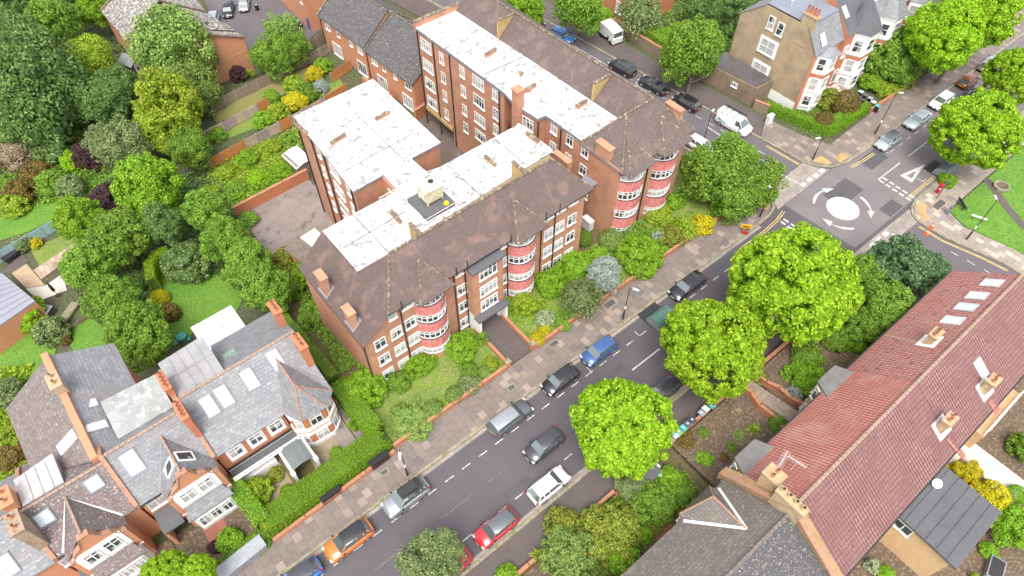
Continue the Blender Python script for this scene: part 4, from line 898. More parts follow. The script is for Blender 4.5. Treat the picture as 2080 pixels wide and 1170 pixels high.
# ------------------------------------------------ red-roofed terrace on the right
def dfront(x0, x1): return [(x0, 5.35, 6), (x1, 5.35, 6), (x1, .55, 10), (x0, .55, 10)]
def dback(x0, x1): return [(x0, .55, 10), (x1, .55, 10), (x1, -5.1, 6), (x0, -5.1, 6)]
pdf = plane(*dfront(30, 40)[:3]); pdb = plane(*dback(30, 40)[:3])
def red_house(label, x0, x1, mf, mb, bays):
    h = thing('terraced_house', label, 'house', ((x0+x1)/2, 0, 0)); b = MB()
    b.prism([(x0, 5.0), (x0, -4.8), (x1, -4.8), (x1, 5.0)], -.5, 6.0)
    b.poly([(x0, 5.0, 5.95), (x0, .5, 9.9), (x0, -4.8, 5.95)]); b.poly([(x1, 5.0, 5.95), (x1, -4.8, 5.95), (x1, .5, 9.9)])
    b.build('wall', m_render, h)
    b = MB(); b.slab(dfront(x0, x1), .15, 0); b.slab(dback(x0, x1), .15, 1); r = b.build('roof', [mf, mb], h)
    ridge(r, [(x0, .55, 10.04), (x1, .55, 10.04)], .17, m_cone)
    for xb in bays:
        b = MB(); b.prism([(xb-1.9, 5.0), (xb-1.2, 6.1), (xb+1.2, 6.1), (xb+1.9, 5.0)], 0, 6.3); b.prism([(xb-2.05, 4.6), (xb-1.3, 6.25), (xb+1.3, 6.25), (xb+2.05, 4.6)], 6.3, 6.5, 1)
        q = b.build('bay', [m_render, M('bay_felt', (.16, .155, .15), (.12, .118, .115), .8, rough=.8)], h)
        for z in (1.9, 5.0):
            win(q, xb, 6.13, z, 90, 2.0, 1.7, 3, .3)
            win(q, xb-1.55, 5.55+.03, z, 180-math.degrees(math.atan2(.7, 1.1)), 1.0, 1.7, 1, .3); win(q, xb+1.55, 5.55+.03, z, math.degrees(math.atan2(.7, 1.1)), 1.0, 1.7, 1, .3)
    b = MB(); b.box(x0, 5.36, 5.82, x1, 5.48, 5.96); b.build('gutter', m_black, h, uv=False); b = MB(); b.box(x0, -5.23, 5.82, x1, -5.11, 5.96); b.build('gutter', m_black, h, uv=False)
    return h, r
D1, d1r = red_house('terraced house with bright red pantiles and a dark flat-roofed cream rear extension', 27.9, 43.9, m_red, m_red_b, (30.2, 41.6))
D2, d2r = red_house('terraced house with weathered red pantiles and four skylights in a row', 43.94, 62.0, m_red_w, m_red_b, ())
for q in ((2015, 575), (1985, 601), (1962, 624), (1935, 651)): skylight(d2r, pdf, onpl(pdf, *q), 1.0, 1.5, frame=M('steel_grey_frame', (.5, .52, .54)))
rod(d2r, 'verge', onpl(pdf, 1797, 681), onpl(pdf, 1869, 697), .25, .04, m_cone)
def dchim(parent, pl, px, py, n, top, m=m_render):
    c = onpl(pl, px, py); o = stack(parent, (c.x, c.y), 1.15, .68, c.z-.8, c.z+top*.8, M('tan_chimney_render', (.43, .29, .155), (.35, .24, .14), 1.5, c3=(.5, .42, .3), s3=4, t3=.6), n)
    A, nn, u, v = pl; b = MB()
    a = [tuple(Vector((c.x, c.y, c.z))+u*(s*.88)+v*(t*.8)+nn*.05) for s, t in ((-1, -1), (1, -1), (1, 1), (-1, 1))]; b.poly(a); b.poly([tuple(Vector(p)-nn*.12) for p in a][::-1])
    for k in range(4): j = (k+1) % 4; b.poly([tuple(Vector(a[k])-nn*.12), tuple(Vector(a[j])-nn*.12), a[j], a[k]])
    b.build('flashing', m_white, o, uv=False); return o
dchim(d2r, pdf, 1888, 693, 4, 1.7); dchim(d2r, pdb, 2000, 790, 2, 2.0); dchim(d1r, pdb, 1912, 868, 2, 2.0)
skylight(d2r, pdb, onpl(pdb, 1992, 748), .8, 1.5, frame=m_white)
rod(d1r, 'cleaned_tile_streak', onpl(pdb, 1925, 890), onpl(pdb, 1960, 930), .7, .012, m_red); rod(d2r, 'cleaned_tile_streak', onpl(pdb, 2012, 812), onpl(pdb, 2030, 840), .9, .012, m_red)
b = MB(); b.prism([(36.1, -4.85), (36.1, -9.9), (42.1, -9.9), (42.1, -4.85)], -.5, 5.2, 0); b.slab([(35.7, -4.6, 5.6), (35.6, -10.25, 5.35), (42.5, -10.25, 5.35), (42.45, -4.6, 5.6)], .28, 1)
for k in range(1, 6): b.slab([(35.65, -4.7-.93*k, 5.66-.042*k), (35.65, -4.75-.93*k, 5.66-.042*k), (42.4, -4.75-.93*k, 5.66-.042*k), (42.4, -4.7-.93*k, 5.66-.042*k)], .06, 1)
ex = b.build('rear_extension', [m_render, m_felt], D1)
win(ex, 36.07, -6.0, 4.1, 180, 1.5, 1.2, 2, 0); win(D1, 35.3, -4.83, 4.2, -90, 1.1, 1.2, 2, 0); pipe(D1, [(35.95, -4.95, 5.6), (35.95, -4.95, 0)], .05)
def dish(parent, p, name='satellite_dish'):
    b = MB(); x, y, z = p; b.tube((x, y, z), (x, y, z+.45), .03); n = 12
    c = Vector((x, y, z+.5)); nn = Vector((-.5, -.3, .8)).normalized(); a = nn.orthogonal().normalized(); d = nn.cross(a)
    b.tube(tuple(c-nn*.02), tuple(c+nn*.05), .4, 14)
    rim = [tuple(c+a*.36*math.cos(2*math.pi*k/n)+d*.3*math.sin(2*math.pi*k/n)+nn*.08) for k in range(n)]
    b.tube(tuple(c), tuple(c+nn*.4), .02); return b.build(name, m_white, parent, uv=False)
x, y = P(1900, 985, 5.7); dish(D1, (x, y, 5.5)); x, y = P(2003, 1078, 4); dish(D1, (42.2, -9.0, 4.4))
def aerial(parent, p, q, n=9):
    b = MB(); p, q = Vector(p), Vector(q); b.tube(p, q, .02, 4); d = (q-p).normalized(); s = d.cross(Vector((0, 0, 1))).normalized()
    for k in range(n): c = p+(q-p)*((k+.5)/n); b.tube(c-s*.28, c+s*.24, .011, 3)
    b.tube((p+q)/2, (p+q)/2-Vector((0, 0, 1.6)), .025, 4); return b.build('tv_aerial', m_white, parent, uv=False)
c = onpl(pdf, 1590, 965); aerial(d1r, (c.x-.6, c.y+.5, c.z+1.6), (c.x+1.0, c.y+.9, c.z+1.6)); aerial(d1r, (c.x+.5, c.y+.6, c.z+1.9), (c.x+.8, c.y-.9, c.z+1.9))
# parapet between red terrace and dark roofed house
E1 = thing('terraced_house', 'dark speckled slate house with hipped front gable and orange ridge tiles beside red roofs', 'house', (16, 0, 0))
b = MB(); b.prism([(0, 5.2), (0, -4.6), (27.0, -4.6), (27.0, 5.2)], -.5, 5.9); b.build('wall', m_render, E1)
zf_ = lambda y: 6+(5.6-y)*.64
b = MB(); b.slab([(0, 5.6, 6), (27.0, 5.6, 6), (27.0, .5, 9.26), (0, .5, 9.26)], .14, 0); b.slab([(0, .5, 9.26), (27.0, .5, 9.26), (27.0, -5, 6), (0, -5, 6)], .14, 1)
er = b.build('roof', [m_slate_e, m_slate_d], E1); ridge(er, [(0, .5, 9.3), (27, .5, 9.3)], .15, M('grey_ridge_tile', (.2, .17, .15), (.14, .12, .11), 3))
b = MB()
G = [(22.0, 6.0, 6.05), (25.6, 6.0, 6.05), (24.1, 5.0, 8.4), (24.1, 1.85, 8.4), (21.9, 5.4, 6.1), (25.9, 5.4, 6.1)]
b.poly([G[0], G[1], G[2]]); b.poly([G[1], G[5], G[3], G[2]]); b.poly([G[4], G[0], G[2], G[3]]); b.poly([(22, 6.0, 6.04), (21.9, 5.2, 6.04), (25.9, 5.2, 6.04), (25.6, 6.0, 6.04)])
b.prism([(22.2, 5.0), (25.4, 5.0), (25.3, 5.9), (22.3, 5.9)], -.3, 6.03, 1)
gb = b.build('gable', [m_slate_e, m_render], E1)
ridge(gb, [G[3], G[2]], .1, m_ridge_o); ridge(gb, [G[2], G[0]], .08, m_ridge_o); ridge(gb, [G[2], G[1]], .08, m_ridge_o)
rod(gb, 'valley_flashing', (21.8, 5.4, 6.15), (24.1, 1.8, 8.42), .22, .07, m_white); rod(gb, 'valley_flashing', (26.0, 5.4, 6.15), (24.1, 1.8, 8.42), .2, .07, m_white)
for x in (22.9, 24.7): win(gb, x, 5.93, 4.6, 90, 1.1, 1.6, 2)
b = MB(); pr = [(6.2, 6.3), (.5, 10.3), (-5.2, 6.3)]
for (ya, za), (yb2, zb) in zip(pr, pr[1:]):
    b.slab([(27.05, yb2, zb), (27.85, yb2, zb), (27.85, ya, za), (27.05, ya, za)], 1.2, 0); b.slab([(26.9, yb2, zb+.12), (27.3, yb2, zb+.12), (27.3, ya, za+.12), (26.9, ya, za+.12)], .25, 1)
b.prism([(27.05, 5.0), (27.05, -4.8), (27.85, -4.8), (27.85, 5.0)], 0, 6.2, 0)
b.build('party_wall', [M('yellow_brown_render', (.36, .23, .11), (.28, .18, .095), .8, c3=(.2, .14, .09), s3=4, t3=.62), m_ridge_o], D1)
stack(d1r, (28.1, 3.0), 1.1, 1.3, 7.2, 10.4, M('tan_chimney_render', (.4, .3, .18)), 2, along='x'); stack(er, (27.2, .9), .6, 2.4, 8.6, 10.9, m_brick_y, 4, along='y', potm=M('yellow_pot', (.55, .36, .1), (.5, .38, .22), 5), potr=.17)
# ------------------------------------------------ corner house, top right
CH = thing('corner_house', 'tall yellow brick corner house with white front bay and four red chimney pots', 'house', (81, 40, 0))
zs = [(34.7, 8.8), (36.5, 11.4), (38.1, 12.0), (43.2, 12.0), (46.7, 9.2)]
b = MB(); b.poly([(78, 46.7, 0), (78, 34.7, 0)]+[(78, y, z) for y, z in zs]); b.poly([(78, 34.7, 0), (84, 34.7, 0), (84, 34.7, 8.8), (78, 34.7, 8.8)], 1); b.poly([(84, 34.7, 0), (84, 46.7, 0), (84, 46.7, 9.2), (84, 43.2, 12), (84, 36.5, 11.4), (84, 34.7, 8.8)]); b.poly([(84, 46.7, 0), (78, 46.7, 0), (78, 46.7, 9.2), (84, 46.7, 9.2)])
b.box(77.95, 34.65, -.1, 78.02, 40.0, 1.35, 2); b.box(77.9, 34.5, .4, 78.5, 34.72, 8.9, 1)
b.build('wall', [m_brick_y, m_brick_o, m_white], CH)
b = MB(); b.slab([(78, 43.3, 12.1), (78, 36.6, 12.0), (84, 36.6, 12.0), (84, 43.3, 12.1)], .2, 1); b.slab([(77.85, 34.4, 8.8), (84, 34.4, 8.8), (84, 36.7, 11.9), (77.85, 36.7, 11.9)], .15); b.slab([(77.9, 43.2, 12), (84, 43.2, 12), (84, 47, 9), (77.9, 47, 9)], .15)
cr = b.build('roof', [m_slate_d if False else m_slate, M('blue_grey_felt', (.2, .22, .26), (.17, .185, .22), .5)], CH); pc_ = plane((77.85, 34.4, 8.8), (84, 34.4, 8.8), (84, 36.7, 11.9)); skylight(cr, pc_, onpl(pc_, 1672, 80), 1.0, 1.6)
stack(cr, (78.3, 37.1), .7, 1.9, 9, 13.2, m_brick_y, 4, along='y', potr=.2, poth=.9); aerial(cr, (79.0, 40.6, 13.2), (80.4, 41.2, 13.2), 6)
for y, z, w in ((41.9, 9.9, 1.0), (40.4, 9.7, 1.0), (41.3, 6.65, 2.6), (41.3, 3.05, 2.6), (39.4, .65, .7)):
    if w > 2: q = MB(); q.box(77.93, y-1.45, z-1.25, 78.02, y+1.45, z+1.2); s = q.build('window_surround', m_white, CH, uv=False); win(s, 77.9, y, z, 180, 2.3, 2.0, 2, .5)
    else: win(CH, 77.97, y, z, 180, w, 1.8 if w > .8 else .6, 1 if w > .8 else 3, .5)
def white_bay(parent, x0, x1, yf, yw, tops, roof=None, rh=0):
    oc = [(x0, yw), (x0+.75, yf), (x1-.75, yf), (x1, yw)]; b = MB(); b.prism(oc+[(x1, yw+.2), (x0, yw+.2)], -.1, tops, 0)
    cx, cy = (x0+x1)/2, yw
    for z in (2.9, 5.9, tops-.15): b.prism([(cx+(x-cx)*1.07, cy+(y-cy)*1.12) for x, y in oc]+[(x1+.1, yw+.1), (x0-.1, yw+.1)], z, z+.22, 0)
    b.prism([(cx+(x-cx)*1.03, cy+(y-cy)*1.04) for x, y in oc]+[(x1+.05, yw+.1), (x0-.05, yw+.1)], 5.2, 5.7, 1)
    o = b.build('bay', [m_white, m_brick_r], parent)
    for z, h in ((1.6, 1.6), (4.2, 1.9), (7.2, 1.8)):
        if z+h/2 > tops: continue
        for i in range(3):
            p, q = oc[i], oc[i+1]; a = math.degrees(math.atan2(q[1]-p[1], q[0]-p[0]))-90
            win(o, (p[0]+q[0])/2+.04*math.cos(R(a)), (p[1]+q[1])/2+.04*math.sin(R(a)), z, a, .62*math.hypot(q[0]-p[0], q[1]-p[1]), h, 1, .5)
    g = [(cx+(x-cx)*1.1, cy+(y-cy)*1.18, tops+.08) for x, y in oc]
    b = MB(); ap = (cx, yw+.9, tops+rh)
    for p, q in zip(g, g[1:]): b.poly([p, q, ap])
    b.poly([g[3], (g[3][0], yw+1.4, tops+.08), ap]); b.poly([(g[0][0], yw+1.4, tops+.08), g[0], ap]); b.poly([(x, y, z-.01) for x, y, z in g]+[(g[3][0], yw+1.4, tops+.07), (g[0][0], yw+1.4, tops+.07)])
    b.build('bay_roof', roof or m_slate, o); return o
white_bay(CH, 79.0, 82.4, 33.3, 34.7, 8.3, m_lead, .9)
win(CH, 83.2, 34.67, 4.5, -90, .9, 1.8, 1, .5)
def tall_house(label, x0, x1, rh, roofm, wallm, gx):
    h = thing('terraced_house', label, 'house', ((x0+x1)/2, 40, 0)); b = MB(); b.prism([(x0, 34.2), (x1, 34.2), (x1, 46), (x0, 46)], -.2, 9.2)
    b.build('wall', wallm, h); b = MB(); m_ = (x0+x1)/2
    b.poly([(x0, 34.0, 9.2), (x1, 34.0, 9.2), (x1, 38, rh), (x0, 38, rh)]); b.poly([(x0, 38, rh), (x1, 38, rh), (x1, 46, 9.4), (x0, 46, 9.4)]); b.poly([(x0, 34, 9.2), (x0, 38, rh), (x0, 46, 9.4)], 1); b.poly([(x1, 34, 9.2), (x1, 46, 9.4), (x1, 38, rh)], 1)
    r = b.build('roof', [roofm, wallm], h); white_bay(h, gx-2.0, gx+2.0, 32.6, 34.2, 8.9, roofm, rh-8.9)
    stack(r, (x0+.3, 39.5), .7, 2.2, 10, rh+1.7, m_brick_y, 4, along='y'); ridge(r, [(x0, 38, rh+.03), (x1, 38, rh+.03)], .14, m_ridge)
    b = MB()
    for k in range(6): b.box(x0+.4, 31.2+.45*k, 0, x0+1.9, 31.65+.45*k+.01*k, .22*(k+1))
    b.box(x0+.1, 31.0, 0, x0+.38, 34.2, 1.5); b.box(x0+1.92, 31.0, 0, x0+2.2, 34.2, 1.5); b.build('steps', m_white if False else M('pale_stone', (.52, .45, .4), (.42, .37, .33)), h)
    p = plane((x0, 34, 9.2), (x1, 34, 9.2), (x1, 38, rh)); skylight(r, p, (x0+1.0, 36.2, 9.2+(2.2)*(rh-9.2)/4), .8, 1.5); win(h, x0+1.1, 34.17, 2.7, -90, 1.0, 2.1, 1, .25, False, pane=m_pane2, name='door'); win(h, x0+1.1, 34.17, 6.6, -90, .9, 1.7, 1, .5)
    return h
tall_house('red brick house with dark pyramid-roofed white bay, next to yellow brick corner house', 84.1, 90.6, 13.2, m_felt, m_brick_r, 88.2); tall_house('white-fronted house with grey slate bay roof beyond the dark pyramid roof', 90.7, 97.3, 13.0, m_slate, m_white, 94.4)
tall_house('dark red brick house farthest along the row, half hidden by bright street trees', 97.4, 104.5, 13, m_slate, M('dark_red_wall', (.3, .05, .045), (.24, .04, .04)), 101.5)
g = thing('garage', 'low stock brick outhouse with wet dark flat roof and tiny white window', 'outbuilding', (76, 42.5, 0))
gw = [(73.6, 47.2), (74.5, 39.0), (77.9, 38.8), (77.9, 47.2)]
b = MB(); b.prism(gw, 0, 2.9); b.build('wall', brickmat('stone_brown_brick', (.3, .22, .14), (.22, .16, .1), (.22, .18, .13), stain=(.12, .1, .08)), g); b = MB(); b.prism([(73.85, 47), (74.7, 39.2), (77.7, 39.0), (77.7, 47)], 2.92, 3.0); b.build('roof', M('wet_dark_felt', (.07, .065, .068), (.11, .1, .105), .5, rough=.3), g); win(g, 74.15, 42.2, 1.9, 186, .9, .7, 3, 0)
# brick house seen at the top edge
TH_ = thing('brick_house', 'orange brick house with white sash bay at the top edge behind willowy tree', 'house', (78, 68, 0))
b = MB(); b.prism([(75.5, 62.5), (84, 62.5), (84, 74), (75.5, 74)], 0, 7); b.build('wall', m_brick_r, TH_); b = MB(); b.slab([(75.2, 62.2, 7), (84.3, 62.2, 7), (84.3, 68, 10), (75.2, 68, 10)], .2); b.slab([(75.2, 68, 10), (84.3, 68, 10), (84.3, 74.3, 7), (75.2, 74.3, 7)], .2); b.build('roof', m_slate, TH_)
for z in (1.9, 4.9):
    for y in (64, 66.2): win(TH_, 75.47, y, z, 180, 1.3, 1.9, 1, .5)
# ------------------------------------------------ orange brick mews houses at the back
def mews(label, x0, x1, y0, y1, xr, zr, ze, wins, left=True):
    h = thing('terraced_house', label, 'house', ((x0+x1)/2, (y0+y1)/2, -4)); b = MB()
    dx = (y1-y0)*.072
    q = [(x0, y0), (x1, y0), (x1-dx, y1), (x0-dx, y1)]
    b.prism(q, -4.2, ze); b.poly([(x0, y0, ze-.02), (x1, y0, ze-.02), (xr, y0, zr-.1)]); b.poly([(x0-dx, y1, ze-.02), (xr-dx, y1, zr-.1), (x1-dx, y1, ze-.02)])
    b.build('wall', m_brick_o, h); b = MB()
    b.slab([(x0-.3, y0-.15, ze), (xr, y0-.15, zr), (xr-dx, y1+.1, zr), (x0-.3-dx, y1+.1, ze)], .15); b.slab([(xr, y0-.15, zr), (x1+.3, y0-.15, ze), (x1+.3-dx, y1+.1, ze), (xr-dx, y1+.1, zr)], .15)
    r = b.build('roof', m_slate_d, h); ridge(r, [(xr, y0, zr+.03), (xr-dx, y1, zr+.03)], .13, m_ridge)
    rod(r, 'verge', (x0-.3-dx, y1, ze+.12), (xr-dx, y1, zr+.12), .4, .1, m_ridge); rod(r, 'verge', (xr-dx, y1, zr+.12), (x1+.3-dx, y1, ze+.12), .4, .1, m_ridge)
    X = lambda y: x0-(y-y0)*.072-.03
    for y, z, w, hh, c in wins: win(h, X(y), y, z, 184, w, hh, c, 0 if c > 2 else .3)
    pipe(h, [(X(y1-.3)-.08, y1-.3, ze), (X(y1-.3)-.08, y1-.3, -4)], .06); return h
def wn(y0, n, s): return [(y0+s*i, .25, .9, 1.1, 1) for i in range(n)]
mews('orange brick mews house with lichen-spotted dark roof, butting against the long apartment block', 40.3, 50.6, 71.4, 82.7, 45.5, 5.2, 1.1, [(72.6, .25, 1.3, 1.2, 2), (75.6, .3, .7, 1.1, 1), (78.2, .3, .7, 1.1, 1), (80.6, .25, 1.3, 1.2, 2), (73.2, -2.9, 2.4, 2.1, 4), (79.3, -2.9, 2.4, 2.1, 4)])
mews('orange brick mews house with stepped-down dark roof and two white patio doors', 39.4, 48.8, 82.8, 94.6, 44.0, 5.6, 1.5, [(84, .5, 1.2, 1.2, 2), (86.3, .55, .7, 1.1, 1), (89.6, .55, .7, 1.1, 1), (92.5, .5, 1.2, 1.2, 2), (84.4, -2.9, 2.3, 2.1, 4), (91, -2.9, 2.3, 2.1, 4)])
b3 = thing('brick_house', 'tall orange brick house with blue door at the top edge beside the car park', 'house', (42, 106, -4))
b = MB(); b.prism([(38.9, 99.6), (46, 99.2), (46.5, 116), (39.5, 116)], -4.2, 2.2); b.build('wall', m_brick_o, b3); b = MB(); b.slab([(38.6, 99.3, 2.2), (42.8, 99.2, 5.2), (43.2, 116.3, 5.2), (39.2, 116.3, 2.2)], .15); b.slab([(42.8, 99.2, 5.2), (46.4, 99, 2.2), (46.9, 116.3, 2.2), (43.2, 116.3, 5.2)], .15); b.build('roof', m_slate_d, b3)
for y in (101.5, 104.5, 108): win(b3, 38.93+(y-99.6)*.04, y, .8, 178, .9, 1.2, 1)
b = MB(); b.box(38.88, 100.2, -4, 38.98, 101.1, -2.1); b.build('door', M('blue_door_paint', (.03, .09, .3)), b3)
LH = thing('brick_house', 'orange brick house with blank gable and lichen-whitened roof behind a pale green tree', 'house', (22, 102, -4))
Lp = lambda x, y, z: (*P(180+x*.2115, y*.2115, z), z)
b = MB()
A0, A1 = (21.6, 96.4), (26.8, 96.4)
b.poly([(A0[0], A0[1], -4.2), (A1[0], A1[1], -4.2), (A1[0], A1[1], 1.6), (A0[0], A0[1], 4.1)]); b.poly([(A1[0], A1[1], -4.2), (25.2, 106, -4.2), (25.2, 106, 1.6), (A1[0], A1[1], 1.6)])
b.poly([(16.5, 96.4, -4.2), (21.6, 96.4, -4.2), (21.6, 96.4, 4.1), (16.5, 96.4, 1.6)]); b.prism([(13.3, 106.4), (16.5, 96.6), (26.7, 96.6), (25.1, 106)], -4.2, 1.5); b.prism([(13.2, 106.6), (13.0, 117), (25, 117), (25, 106.2)], -4.2, 1.5)
b.box(21.7, 96.37, -.9, 26.7, 96.41, -.75, 1); b.build('wall', [m_brick_o, m_fin], LH)
m_lich = tilemat('lichen_whitened_slates', (.16, .15, .145), (.115, .11, .11), (.06, .058, .056), .34, .26, .02, moss=(.42, .37, .32), mt=.5, msc=2.4, speck=(.52, .46, .4), st=.6, ssc=5)
b = MB(); b.slab([(21.4, 96.2, 4.2), (27.0, 96.2, 1.5), (25.3, 106, 1.6), (20.0, 106.6, 4.9)], .15); b.slab([(16.2, 96.2, 1.5), (21.4, 96.2, 4.2), (20.0, 106.6, 4.9), (13.0, 106.6, 1.5)], .15)
b.slab([(12.8, 117.2, 1.5), (12.9, 106.5, 1.5), (19.6, 106.7, 5.4), (20, 117.2, 5.4)], .15); b.slab([(19.6, 106.7, 5.4), (25.4, 106.2, 1.6), (26, 117.2, 1.6), (20, 117.2, 5.4)], .15)
b.poly([(23.6, 99.6, 3.9), (26.5, 98.2, 1.8), (26.2, 101.0, 1.8)]); b.poly([(23.6, 99.6, 3.9), (26.2, 101.0, 1.8), (22.6, 101, 4.0)]); b.poly([(23.6, 99.6, 3.9), (22.9, 98, 3.6), (26.5, 98.2, 1.8)])
lr = b.build('roof', m_lich, LH); rod(lr, 'verge', (12.9, 106.4, 1.6), (19.6, 106.6, 5.5), .4, .1, m_ridge); rod(lr, 'verge', (19.6, 106.6, 5.5), (25.4, 106.1, 1.7), .4, .1, m_ridge); rod(lr, 'verge', (12.8, 117, 1.6), (20, 117, 5.5), .4, .1, m_ridge); ridge(lr, [(21.4, 96.2, 4.24), (20.0, 106.6, 4.94)], .12, m_ridge_o); rod(lr, 'verge', (21.4, 96.25, 4.2), (27, 96.25, 1.55), .35, .1, m_ridge)
# ------------------------------------------------ neighbour's roof and patio at far left
NB = thing('rear_extension_house', 'single-storey grey metal-roofed extension with rooflight at left edge', 'house', (-16, 66, -4))
q = [P(-90, 560, -.8), P(5, 556, -.8), P(72, 612, -.8), P(-40, 690, -.8)]
b = MB(); b.prism(q, -4.3, -.9, 1); b.slab([(x, y, -.7) for x, y in q], .2)
for k in range(1, 9):
    t = k/9; a = Vector(q[0])*(1-t)+Vector(q[3])*t; c = Vector(q[1])*(1-t)+Vector(q[2])*t; d = (c-a).normalized(); nrm = Vector((-d.y, d.x))*.04
    b.slab([(a.x-nrm.x, a.y-nrm.y, -.62), (c.x-nrm.x, c.y-nrm.y, -.62), (c.x+nrm.x, c.y+nrm.y, -.62), (a.x+nrm.x, a.y+nrm.y, -.62)], .08)
nr = b.build('roof', [M('grey_metal_roof', (.26, .26, .3), (.22, .22, .255), .5, rough=.5), m_brick_o], NB)
pn = plane((0, 0, -.7), (1, 0, -.7), (0, 1, -.7)); skylight(nr, pn, onpl(pn, 0, 572), 1.4, 2.0, frame=m_white)
# ---------------------------------------------------------------- foliage
rng = np.random.default_rng(11)
def leafmesh(name, cen, nrm, size, asp=1.0):
    """many leaf clumps, each a small folded face of its own"""
    n = len(cen); size = np.broadcast_to(np.asarray(size, float), (n,))
    nrm = nrm/np.maximum(1e-6, np.linalg.norm(nrm, axis=1, keepdims=True))
    t = rng.normal(size=(n, 3)); a = np.cross(nrm, t); a /= np.maximum(1e-6, np.linalg.norm(a, axis=1, keepdims=True)); b = np.cross(nrm, a)
    s = (size*rng.uniform(.7, 1.3, n))[:, None]; fold = nrm*s*rng.uniform(-.35, .1, n)[:, None]
    v = np.stack([cen-a*s*asp, cen-b*s*.6+fold, cen+a*s*asp, cen+b*s*.6+fold], 1).reshape(-1, 3)
    me = bpy.data.meshes.new(name); me.vertices.add(4*n); me.loops.add(4*n); me.polygons.add(n)
    me.vertices.foreach_set('co', v.astype(np.float32).ravel()); me.loops.foreach_set('vertex_index', np.arange(4*n, dtype=np.int32))
    me.polygons.foreach_set('loop_start', np.arange(0, 4*n, 4, dtype=np.int32)); me.polygons.foreach_set('loop_total', np.full(n, 4, dtype=np.int32))
    me.update(); me.validate(); return me
def sphere_dirs(n, zmin=-1.0):
    d = rng.normal(size=(int(n*3)+20, 3)); d /= np.linalg.norm(d, axis=1, keepdims=True); d = d[d[:, 2] > zmin]; return d[:n]
def crown_mesh(name, lobes, per, size, lr=(.2, .34), zmin=-.65, core=.35, rag=.16, up=.35, flat=1.0):
    """crown of leafy lobes round a hollow middle; gaps stay between the lobes"""
    L = sphere_dirs(lobes, zmin); ph = rng.uniform(0, 6.28, 3)
    und = 1+rag*np.sin(L[:, 0]*3.1+ph[0])*np.cos(L[:, 1]*2.7+ph[1])+rag*.6*rng.normal(size=lobes)
    rad = rng.uniform(*lr, size=lobes); C = L*(und*(1-rad*.8))[:, None]
    k = np.repeat(np.arange(lobes), per); d = sphere_dirs(len(k)); out = L[k]
    d = np.where((np.sum(d*out, 1) < -.25)[:, None], -d, d)
    p = C[k]+d*(rad[k]*rng.uniform(.72, 1.05, len(k)))[:, None]; nr = d+np.array([0, 0, up])+rng.normal(size=d.shape)*.45
    nc = int(lobes*per*core); dc = sphere_dirs(nc, zmin); nc = len(dc)
    p = np.vstack([p, dc*rng.uniform(.3, .68, nc)[:, None]]); nr = np.vstack([nr, dc+rng.normal(size=dc.shape)*.5])
    p[:, 2] *= flat
    return leafmesh(name, p, nr, size)
def weep_mesh(name, n=260, per=16, size=.05):
    pts, nr = [], []
    L = sphere_dirs(n, -.1)
    for d in L:
        r = rng.uniform(.45, 1.0); base = d*r; base[2] = base[2]*.8+.2; drop = rng.uniform(.5, 1.2); out = np.array([d[0], d[1], 0])*.25
        for t in np.linspace(0, 1, per): pts.append(base+out*t+np.array([0, 0, -drop*t*t])+rng.normal(size=3)*.03); nr.append(d+rng.normal(size=3)*.6)
    return leafmesh(name, np.array(pts), np.array(nr), size, 1.5)
def spike_mesh(name, n=60):
    b = MB()
    for k in range(n):
        a = random.uniform(0, 6.283); e = random.uniform(.15, 1.3); L = random.uniform(.7, 1.0); p = Vector((0, 0, .1)); dx = Vector((math.cos(a)*math.cos(e), math.sin(a)*math.cos(e), math.sin(e))); s = Vector((-math.sin(a), math.cos(a), 0))*.05
        m = p+dx*L*.6; t = p+dx*L+Vector((0, 0, -.25*math.cos(e))); b.poly([tuple(p-s), tuple(p+s), tuple(m+s*.9), tuple(m-s*.9)]); b.poly([tuple(m-s*.9), tuple(m+s*.9), tuple(t)])
    o = b.build(name, [], uv=False); me = o.data; bpy.data.objects.remove(o); return me
BIG = [crown_mesh('plane_crown', 270, 115, .038, (.09, .2), -.75, .22, .1) for _ in range(3)]
MID = [crown_mesh('crown', 130, 95, .047, (.14, .3), -.6, .3, .18) for _ in range(4)]
LOO = [crown_mesh('loose_crown', 120, 90, .046, (.2, .36), -.7, .3, .26) for _ in range(3)]
SML = [crown_mesh('shrub_crown', 46, 80, .075, (.25, .4), -.5, .4, .12) for _ in range(4)]
def ball_mesh():
    d = sphere_dirs(2600, -.6); d2 = sphere_dirs(700, -.6)
    p = np.vstack([d*rng.uniform(.95, 1.02, len(d))[:, None], d2*.85]); return leafmesh('clipped_ball', p, np.vstack([d, d2])+rng.normal(size=p.shape)*.5, .06)
BAL = [ball_mesh()]
WEE = [weep_mesh('weeping_crown')]; SPK = [spike_mesh('spiky_leaves')]
